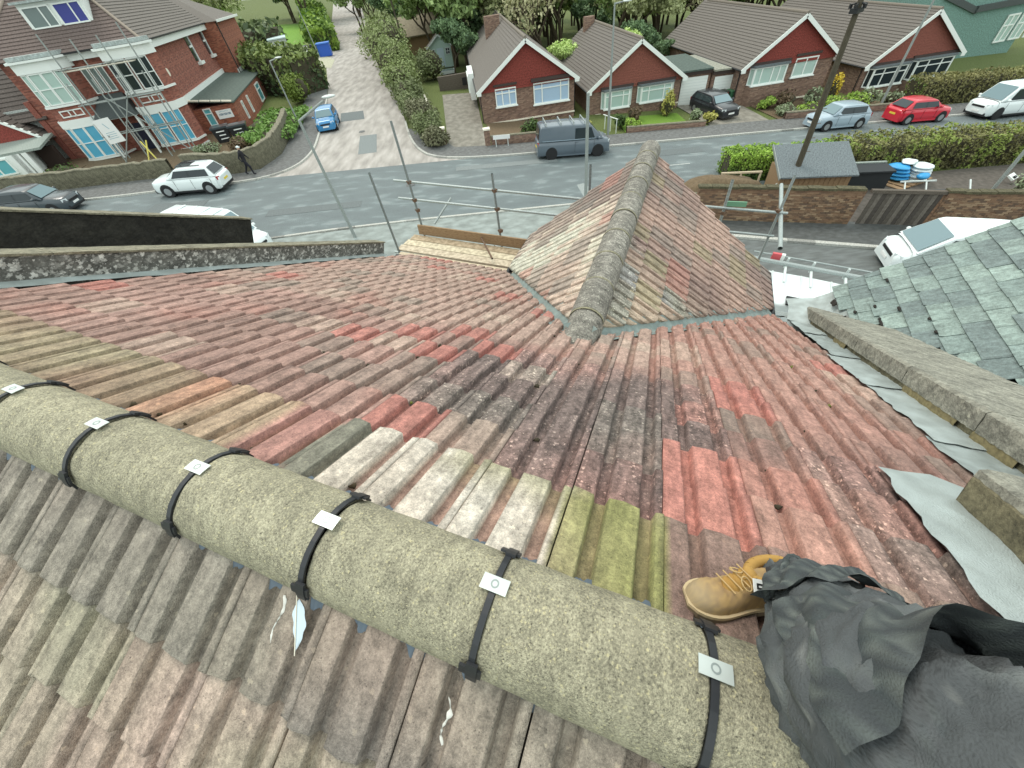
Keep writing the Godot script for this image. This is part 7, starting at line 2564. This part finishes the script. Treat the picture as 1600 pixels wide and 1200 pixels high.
	part("bargeboard", g, M("white_dull", Color.WHITE), sh)
	var bs := thing("garden_building", "long low building with a plain brown felt roof behind the pale green shed", "shed", on_ground(-4.6, -84.0), 0.15)
	wall_box(bs, "wall", Vector3(0, 1.2, -2.0), Vector3(8.6, 2.6, 7.0), M("board_brown", Color.WHITE))
	g = G.new()
	g.prism([Vector3(-4.6, 2.4, 2.2), Vector3(-4.6, 4.4, -3.6), Vector3(-4.6, 4.55, -3.6), Vector3(-4.6, 2.55, 2.2)], Vector3(9.2, 0, 0))
	part("roof", g, M("felt_brown", c8(150, 140, 118), 0.9, tex.patch, Vector3(0.3, 0.3, 0.3)), bs)
	var cf := thing("cold_frame", "low glass cold frame in front of the pale green shed", "cold frame", on_ground(-2.0, -64.5, 0.2), 0.1)
	wall_box(cf, "frame", Vector3.ZERO, Vector3(2.0, 0.3, 1.7), M("white_dull", Color.WHITE))
	wall_box(cf, "pane", Vector3(0, 0.16, 0), Vector3(1.7, 0.04, 1.4), M("glass_grey", Color.WHITE))
	var dw := thing("retaining_wall", "dark low retaining wall with a cat-flap gap across the back of the drive", "wall", on_ground(-1.2, -54.5), 0.06)
	wall_box(dw, "face", Vector3(0, 0.6, 0), Vector3(3.4, 1.4, 0.5), M("old_wood", Color.WHITE))
	wall_box(dw, "gap", Vector3(1.2, 0.6, 0.26), Vector3(0.5, 0.7, 0.04), M("black", Color.WHITE))
	# handrail by the second bungalow's path
	var hr := thing("handrail", "white metal handrail beside the path of the second bungalow", "handrail")
	for k in 3:
		g = G.new()
		g.tube(on_ground(10.5 + 0.28 * k, -34.8 + 0.6 * k), on_ground(10.5 + 0.28 * k, -34.8 + 0.6 * k, 0.95), 0.03, 6)
		part("post", g, M("white", Color.WHITE), hr)
	g = G.new()
	g.tube(on_ground(10.4, -35.0, 0.98), on_ground(11.1, -33.5, 0.95), 0.035, 6)
	part("rail", g, M("white", Color.WHITE), hr)

# ================================================================ people: surface nets over tapered capsules
func skin(bones: Array, cell: float, k: float) -> Array:     # bones: [a, b, ra, rb]; returns [vertices, quads]
	var lo := Vector3.ONE * 1e9
	var hi := -lo
	for q in bones:
		for e in 2:
			lo = lo.min(q[e] - Vector3.ONE * (q[2 + e] + cell * 2)); hi = hi.max(q[e] + Vector3.ONE * (q[2 + e] + cell * 2))
	var n := Vector3i(((hi - lo) / cell).ceil()) + Vector3i.ONE
	var val := PackedFloat32Array()
	val.resize(n.x * n.y * n.z)
	for z in n.z:
		for y in n.y:
			for x in n.x:
				var p := lo + Vector3(x, y, z) * cell
				var acc := 0.0
				for q in bones:
					var ab: Vector3 = q[1] - q[0]
					var t := clampf((p - q[0]).dot(ab) / maxf(ab.length_squared(), 1e-9), 0, 1)
					var d := p.distance_to(q[0] + ab * t) - lerpf(q[2], q[3], t)
					acc += exp(-k * d)
				val[(z * n.y + y) * n.x + x] = -log(maxf(acc, 1e-30)) / k
	var vid := {}
	var vs := PackedVector3Array()
	for z in n.z - 1:
		for y in n.y - 1:
			for x in n.x - 1:
				var s := Vector3.ZERO
				var c := 0
				for e in [[0, 1], [2, 3], [4, 5], [6, 7], [0, 2], [1, 3], [4, 6], [5, 7], [0, 4], [1, 5], [2, 6], [3, 7]]:
					var a := Vector3i(e[0] & 1, (e[0] >> 1) & 1, e[0] >> 2)
					var b := Vector3i(e[1] & 1, (e[1] >> 1) & 1, e[1] >> 2)
					var va := val[((z + a.z) * n.y + y + a.y) * n.x + x + a.x]
					var vb := val[((z + b.z) * n.y + y + b.y) * n.x + x + b.x]
					if (va < 0) != (vb < 0):
						s += Vector3(a).lerp(Vector3(b), va / (va - vb)); c += 1
				if c > 0:
					vid[Vector3i(x, y, z)] = vs.size()
					vs.append(lo + (Vector3(x, y, z) + s / c) * cell)
	var quads := []
	var ax := [Vector3i(1, 0, 0), Vector3i(0, 1, 0), Vector3i(0, 0, 1)]
	for key in vid:
		for i in 3:
			var u: Vector3i = ax[(i + 1) % 3]
			var w: Vector3i = ax[(i + 2) % 3]
			var o: Vector3i = key
			var p0 := o
			var p1: Vector3i = o + ax[i]
			if not (vid.has(o - u) and vid.has(o - w) and vid.has(o - u - w)): continue
			var v0 := val[(p0.z * n.y + p0.y) * n.x + p0.x]
			var v1 := val[(p1.z * n.y + p1.y) * n.x + p1.x]
			if (v0 < 0) == (v1 < 0): continue
			var q := [vid[o], vid[o - u], vid[o - u - w], vid[o - w]]
			if v0 >= 0: q.reverse()
			quads.append(q)
	return [vs, quads]

func skin_mesh(g: G, bones: Array, cell: float, k: float, colour: Callable) -> void:
	var r := skin(bones, cell, k)
	var vs: PackedVector3Array = r[0]
	var s := g.p.size()
	var nn := PackedVector3Array()
	nn.resize(vs.size())
	for q in r[1]:
		var m := (vs[q[1]] - vs[q[0]]).cross(vs[q[3]] - vs[q[0]])
		for e in q: nn[e] += m
		g.ix.append(s + q[0]); g.ix.append(s + q[2]); g.ix.append(s + q[1])
		g.ix.append(s + q[0]); g.ix.append(s + q[3]); g.ix.append(s + q[2])
	for i in vs.size():
		g.p.append(vs[i]); g.n.append(nn[i].normalized()); g.c.append(colour.call(vs[i])); g.t.append(Vector2(vs[i].x, vs[i].y))

func build_person() -> void:
	# a walker on the far pavement: dark clothes, pale hat, striding left
	var o := thing("person", "person in dark clothes and pale cap striding along the pavement below the garden wall", "person", on_ground(-15.9, -31.3, 0.09), 0.0)
	var g := G.new()
	var B := [[Vector3(0, 0.92, 0), Vector3(0.02, 1.36, 0), 0.14, 0.15], [Vector3(0, 1.40, 0.14), Vector3(0, 1.40, -0.14), 0.07, 0.07], [Vector3(0.02, 1.42, 0), Vector3(0.04, 1.56, 0), 0.055, 0.05],
		[Vector3(0, 0.90, 0.08), Vector3(0.20, 0.50, 0.09), 0.10, 0.07], [Vector3(0.20, 0.50, 0.09), Vector3(0.22, 0.08, 0.09), 0.07, 0.045], [Vector3(0, 0.90, -0.08), Vector3(-0.12, 0.50, -0.09), 0.10, 0.07], [Vector3(-0.12, 0.50, -0.09), Vector3(-0.36, 0.14, -0.09), 0.07, 0.045],
		[Vector3(0.22, 0.05, 0.09), Vector3(0.36, 0.04, 0.09), 0.045, 0.035], [Vector3(-0.36, 0.12, -0.09), Vector3(-0.26, 0.05, -0.09), 0.045, 0.035],
		[Vector3(0, 1.38, 0.19), Vector3(-0.14, 1.12, 0.24), 0.055, 0.045], [Vector3(-0.14, 1.12, 0.24), Vector3(-0.06, 0.88, 0.25), 0.045, 0.035], [Vector3(0, 1.38, -0.19), Vector3(0.12, 1.12, -0.24), 0.055, 0.045], [Vector3(0.12, 1.12, -0.24), Vector3(0.28, 0.92, -0.23), 0.045, 0.035]]
	skin_mesh(g, B, 0.022, 60.0, func(p: Vector3) -> Color: return lin(38, 38, 42) if p.y > 0.85 else lin(34, 36, 44))
	part("body", g, mats.vc, o)
	g = G.new()
	blob(g, Vector3(0.05, 1.65, 0), Vector3(0.095, 0.12, 0.08), 1, 0.03, 8, 12, lin(196, 160, 140))
	blob(g, Vector3(0.145, 1.64, 0), Vector3(0.02, 0.022, 0.014), 1, 0.0, 4, 6, lin(190, 150, 130))
	part("head", g, mats.vc, o)
	g = G.new()
	blob(g, Vector3(0.045, 1.71, 0), Vector3(0.11, 0.075, 0.095), 1, 0.03, 7, 12)
	g.box(Vector3(0.155, 1.69, 0), Vector3(0.09, 0.015, 0.12))
	part("cap", g, M("bag_white", Color.WHITE), o)
	# ---- the roofer whose boot and trouser leg come in at the lower right
	var r := thing("roofer", "person in a tan boot and baggy dark grey work trousers, leg at the lower right", "person")
	r.name = "person"
	var bx := (RP(0.30, 0.845) - RP(0.54, 0.975)).normalized()     # heel to toe
	var bn := RN
	var bz := bx.cross(bn).normalized()
	var heel := RP(0.512, 0.928, 0.036)
	# leg under the cloth, one body with the foot inside the boot
	var cam := [RP(0.480, 0.908, 0.10), RP(0.505, 0.872, 0.145), RP(0.520, 0.785, 0.18), RP(0.508, 0.685, 0.21), RP(0.488, 0.565, 0.26), RP(0.470, 0.465, 0.31), RP(0.483, 0.391, 0.36), RP(0.509, 0.328, 0.40), RP(0.545, 0.281, 0.42), RP(0.62, 0.23, 0.43), RP(0.82, 0.20, 0.47), RP(1.08, 0.20, 0.52), RP(1.30, 0.22, 0.56)]
	g = G.new()
	var bones := []
	for i in cam.size() - 1: bones.append([cam[i], cam[i + 1], 0.040 + 0.006 * i, 0.046 + 0.006 * i])
	skin_mesh(g, bones, 0.012, 90.0, func(p: Vector3) -> Color: return lin(54, 54, 56))
	part("body", g, mats.vc, r)
	build_boot(r, heel, bx, bn, bz)
	build_trousers(r, cam)

func build_boot(r: Node3D, o: Vector3, x: Vector3, y: Vector3, z: Vector3) -> void:
	# boot outline along its length: t 0 heel .. 1 toe; L 0.30
	var L := 0.262
	var f := field(7, 0.6, 3)
	var rows := []
	var cols := []
	for i in 31:
		var t := i / 30.0
		var w := 0.038 + 0.012 * smoothstep(0.35, 0.75, t)
		w *= sqrt(clampf(1.0 - pow(clampf((t - 0.72) / 0.285, 0, 1), 2.2), 0.0004, 1)) * sqrt(clampf(1.0 - pow(clampf((0.16 - t) / 0.17, 0, 1), 2.2), 0.0004, 1))
		var top := lerpf(0.105, 0.060, smoothstep(0.34, 0.66, t))
		top = lerpf(top, 0.052, smoothstep(0.70, 0.92, t)) * sqrt(clampf(1.0 - pow(clampf((t - 0.84) / 0.165, 0, 1), 3.0), 0.05, 1))
		var row := PackedVector3Array()
		var cr := PackedColorArray()
		for j in 17:
			var a := PI * j / 16.0
			var e := cos(a)
			var h := sin(a)
			var wz := w * signf(e) * pow(absf(e), 0.75) * lerpf(1.0, 0.84, h)
			var hy := 0.018 + (top - 0.018) * pow(h, 0.62)
			var cre := 0.0025 * sin(t * 120.0) * smoothstep(0.55, 0.62, t) * (1.0 - smoothstep(0.70, 0.76, t)) * h
			var nz := 0.002 * f.get_noise_2d(i * 3, j * 5)
			row.append(o + x * (t * L) + y * (hy + cre + nz) + z * (wz + nz))
			cr.append(lin(176, 146, 98).lerp(lin(152, 126, 92), clampf(0.5 + f.get_noise_2d(i * 5, j * 6) * 1.6, 0, 1)).lerp(lin(160, 146, 120), 0.6 * smoothstep(0.70, 0.95, t)))
		rows.append(row)
		cols.append(cr)
	var g := G.new()
	for q in cols.size(): pass
	g.grid(rows, cols)
	part("boot", g, M("suede", Color.WHITE, 0.95, null, Vector3.ONE, tex.bump) if false else mats.vc, r)
	# sole, a pale slab with a welt
	g = G.new()
	for lay_ in [[0.0, 0.016, 1.06, 0], [0.016, 0.024, 1.09, 1]]:
		var ring_ := []
		for k in 40:
			var t := k / 40.0 * 2.0
			var sgn := 1.0 if t < 1.0 else -1.0
			var tt := t if t < 1.0 else 2.0 - t
			var w: float = (0.040 + 0.012 * smoothstep(0.35, 0.75, tt)) * sqrt(clampf(1.0 - pow(clampf((tt - 0.72) / 0.285, 0, 1), 2.2), 0.002, 1)) * sqrt(clampf(1.0 - pow(clampf((0.16 - tt) / 0.17, 0, 1), 2.2), 0.002, 1)) * lay_[2]
			ring_.append(o + x * ((tt - 0.5) * L * (1.0 + (lay_[2] - 1.0) * 0.4) + 0.5 * L) + y * lay_[0] + z * (w * sgn))
		g.prism(ring_, y * (lay_[1] - lay_[0]), [lin(120, 104, 84), lin(196, 176, 140)][lay_[3]])
	part("sole", g, mats.vc, r)
	# yellow padded collar and tongue
	g = G.new()
	for k in 16:
		var a := TAU * k / 16
		var b := TAU * (k + 1) / 16
		var p := func(an: float) -> Vector3: return o + x * (0.052 + 0.056 * cos(an)) + z * (0.036 * sin(an)) + y * (0.102 - 0.012 * cos(an))
		g.tube(p.call(a), p.call(b), 0.014, 8, -1.0, lin(176, 138, 74))
	for k in 5:
		blob(g, o + x * (0.110 + 0.012 * k) + y * (0.096 - 0.009 * k), Vector3(0.016, 0.010, 0.026), k, 0.05, 6, 8, lin(178, 140, 76))
	part("collar", g, mats.vc, r)
	# laces and white label
	g = G.new()
	for k in 4:
		var c := o + x * (0.124 + 0.016 * k) + y * (0.102 - 0.010 * k)
		g.tube(c - z * 0.030 - x * 0.006, c + z * 0.030 + x * 0.006, 0.0019, 6, -1.0, lin(190, 160, 112))
	for s in [-1.0, 1.0]:
		var lst := o + x * 0.136 + y * 0.104
		for k in 10:
			var a := TAU * k / 10
			var b := TAU * (k + 1) / 10
			var q := func(an: float) -> Vector3: return lst + z * (s * (0.020 - 0.015 * cos(an))) + x * (0.012 * sin(an)) + y * (-0.010 - 0.016 * (1.0 - cos(an)) * 0.5 + 0.006)
			g.tube(q.call(a), q.call(b), 0.0018, 5, -1.0, lin(196, 168, 120))
	part("laces", g, mats.vc, r)
	g = G.new()
	var lo := o + x * 0.112 + y * 0.098 - z * 0.034
	var ly := (y * 0.55 - z * 0.5 - x * 0.35).normalized()
	ly = (y * 0.9 + x * -0.3).normalized()
	var ln := (y * 0.75 - z * 0.66).normalized()
	var lx := (x * 0.9 + z * 0.25 - ln * (x * 0.9 + z * 0.25).dot(ln)).normalized()
	ly = ln.cross(lx)
	g.box(lo, Vector3(0.036, 0.032, 0.003), Basis(lx, ly, ln))
	var lb := part("cloth_label", g, M("plate_white", Color.WHITE), r)
	g = G.new()
	var fs := -1.0 if ln.y < 0 else 1.0
	frame_on(g, lo + ln * 0.0024 * fs, lx, ly, 0.022, 0.013, 0.004)
	part("label_mark", g, M("black", Color.WHITE), lb)

func frame_on(g: G, o: Vector3, x: Vector3, y: Vector3, w: float, h: float, b: float) -> void:
	var n := x.cross(y)
	var bs := Basis(x, y, n)
	g.box(o + y * (h * 0.5 - b * 0.5), Vector3(w, b, 0.001), bs)
	g.box(o - y * (h * 0.5 - b * 0.5), Vector3(w, b, 0.001), bs)
	g.box(o + x * (w * 0.5 - b * 0.5), Vector3(b, h - 2 * b, 0.001), bs)
	g.box(o - x * (w * 0.5 - b * 0.5), Vector3(b, h - 2 * b, 0.001), bs)

func build_trousers(r: Node3D, cam: Array) -> void:
	var cv := Curve3D.new()
	for i in cam.size():
		var t: Vector3 = (cam[mini(i + 1, cam.size() - 1)] - cam[maxi(i - 1, 0)]) / 6.0
		cv.add_point(cam[i], -t, t)
	var ln := cv.get_baked_length()
	var shown := Curve3D.new()          # the part from the boot to the knee
	for i in 10: shown.add_point(cam[i])
	var sc := minf(shown.get_baked_length() / ln, 1.0)
	var f := field(91, 0.5, 4)
	var rad := [0.034, 0.050, 0.080, 0.112, 0.132, 0.132, 0.128, 0.125, 0.125, 0.125]
	var rows := []
	var cols := []
	var n := 130
	var m := 72
	for i in n + 1:
		var arc := float(i) / n
		var t := arc / sc
		var p := cv.sample_baked(ln * arc)
		var d := (cv.sample_baked(minf(ln * arc + 0.01, ln)) - cv.sample_baked(maxf(ln * arc - 0.01, 0.0))).normalized()
		var x := d.cross(RN).normalized()
		var y := x.cross(d).normalized()
		var ri := minf(t, 1.0) * (rad.size() - 1)
		var k := int(minf(ri, rad.size() - 2))
		var rr: float = lerpf(rad[k], rad[k + 1], ri - k)
		if t > 1.0: rr = 0.128 * sqrt(maxf(0.004, 1.0 - pow(clampf((arc - 0.8) / 0.2, 0, 1), 2.0)))
		var row := PackedVector3Array()
		var cr := PackedColorArray()
		for j in m:
			var a := TAU * j / m
			var bunch := 1.0 - smoothstep(0.16, 0.42, t)
			var fold := 0.016 * bunch * sin(t * 74.0 + 1.6 * sin(a * 2.0) + 1.2 * sin(a + 1.0)) + 0.010 * sin(t * 21.0 + a * 2.0 + 2.0 * f.get_noise_2d(j * 0.6, 3.0)) * smoothstep(0.1, 0.4, t)
			fold += 0.012 * f.get_noise_2d(t * 26.0, cos(a) * 4.0 + sin(a) * 3.0)
			fold += 0.004 * f.get_noise_2d(t * 90.0, cos(a) * 14.0 + sin(a) * 11.0)
			var rg := 1.0 - absf(f.get_noise_3d(t * 30.0, cos(a) * 3.2 + 40.0, sin(a) * 3.2)) * 2.2
			fold += 0.010 * smoothstep(0.3, 1.0, rg)
			var q := p + (x * cos(a) + y * sin(a)) * (rr + fold)
			row.append(q)
			var dust := clampf(f.get_noise_3d(q.x * 14, q.y * 14, q.z * 14) * 1.6 - 0.05, 0, 1)
			var smear := clampf(f.get_noise_3d(q.x * 60, q.y * 24, q.z * 60) * 3.0 - 1.1, 0, 1)
			cr.append(lin(82, 86, 88).lerp(lin(124, 128, 127), dust * 0.75).lerp(lin(176, 178, 172), smear * 0.6))
		rows.append(row)
		cols.append(cr)
	var g := G.new()
	rows.reverse()
	cols.reverse()
	g.grid(rows, cols, true)
	var cl := M("work_cloth", Color.WHITE, 0.95)
	cl.vertex_color_use_as_albedo = true
	cl.normal_enabled = true
	cl.normal_texture = tex.bump
	cl.normal_scale = 0.6
	part("trousers", g, cl, r)
	# turned cuff above the boot and the loose pocket flap at the knee
	for spec in [[0.075, 0.02, "cuff", 0.056], [0.24, 0.12, "knee_flap", 0.126], [0.42, 0.30, "pocket", 0.136]]:
		g = G.new()
		var rr2 := []
		var cc := []
		for i in 12:
			var s := i / 11.0
			var t: float = (spec[0] + spec[1] * s) * sc
			var p := cv.sample_baked(ln * t)
			var d := (cv.sample_baked(minf(ln * t + 0.01, ln)) - cv.sample_baked(maxf(ln * t - 0.01, 0.0))).normalized()
			var x := d.cross(RN).normalized()
			var y := x.cross(d).normalized()
			var row := PackedVector3Array()
			var cr := PackedColorArray()
			for j in 30:
				var a := lerpf(0.15, 2.9, j / 29.0)
				if spec[2] == "cuff": a = lerpf(0.0, TAU, j / 29.0)
				var lift := (0.030 if spec[2] == "knee_flap" else 0.055) * s * s * (0.6 + 0.5 * sin(a * 2.0 + t * 9.0)) if spec[2] != "cuff" else 0.010 * sin(s * PI)
				var w := 0.008 * sin(j * 0.9 + i * 0.7) + 0.006 * sin(j * 0.37 - i * 0.4)
				row.append(p + (x * cos(a) + y * sin(a)) * (spec[3] + lift + w) + d * 0.02 * sin(a * 3.0) * s)
				cr.append(lin(64, 70, 72).lerp(lin(112, 118, 114), clampf(f.get_noise_2d(i * 4.0, j * 4.0) * 1.5 + 0.1, 0, 1)))
			rr2.append(row)
			cc.append(cr)
		g.grid(rr2, cc)
		part(spec[2], g, cl, r)
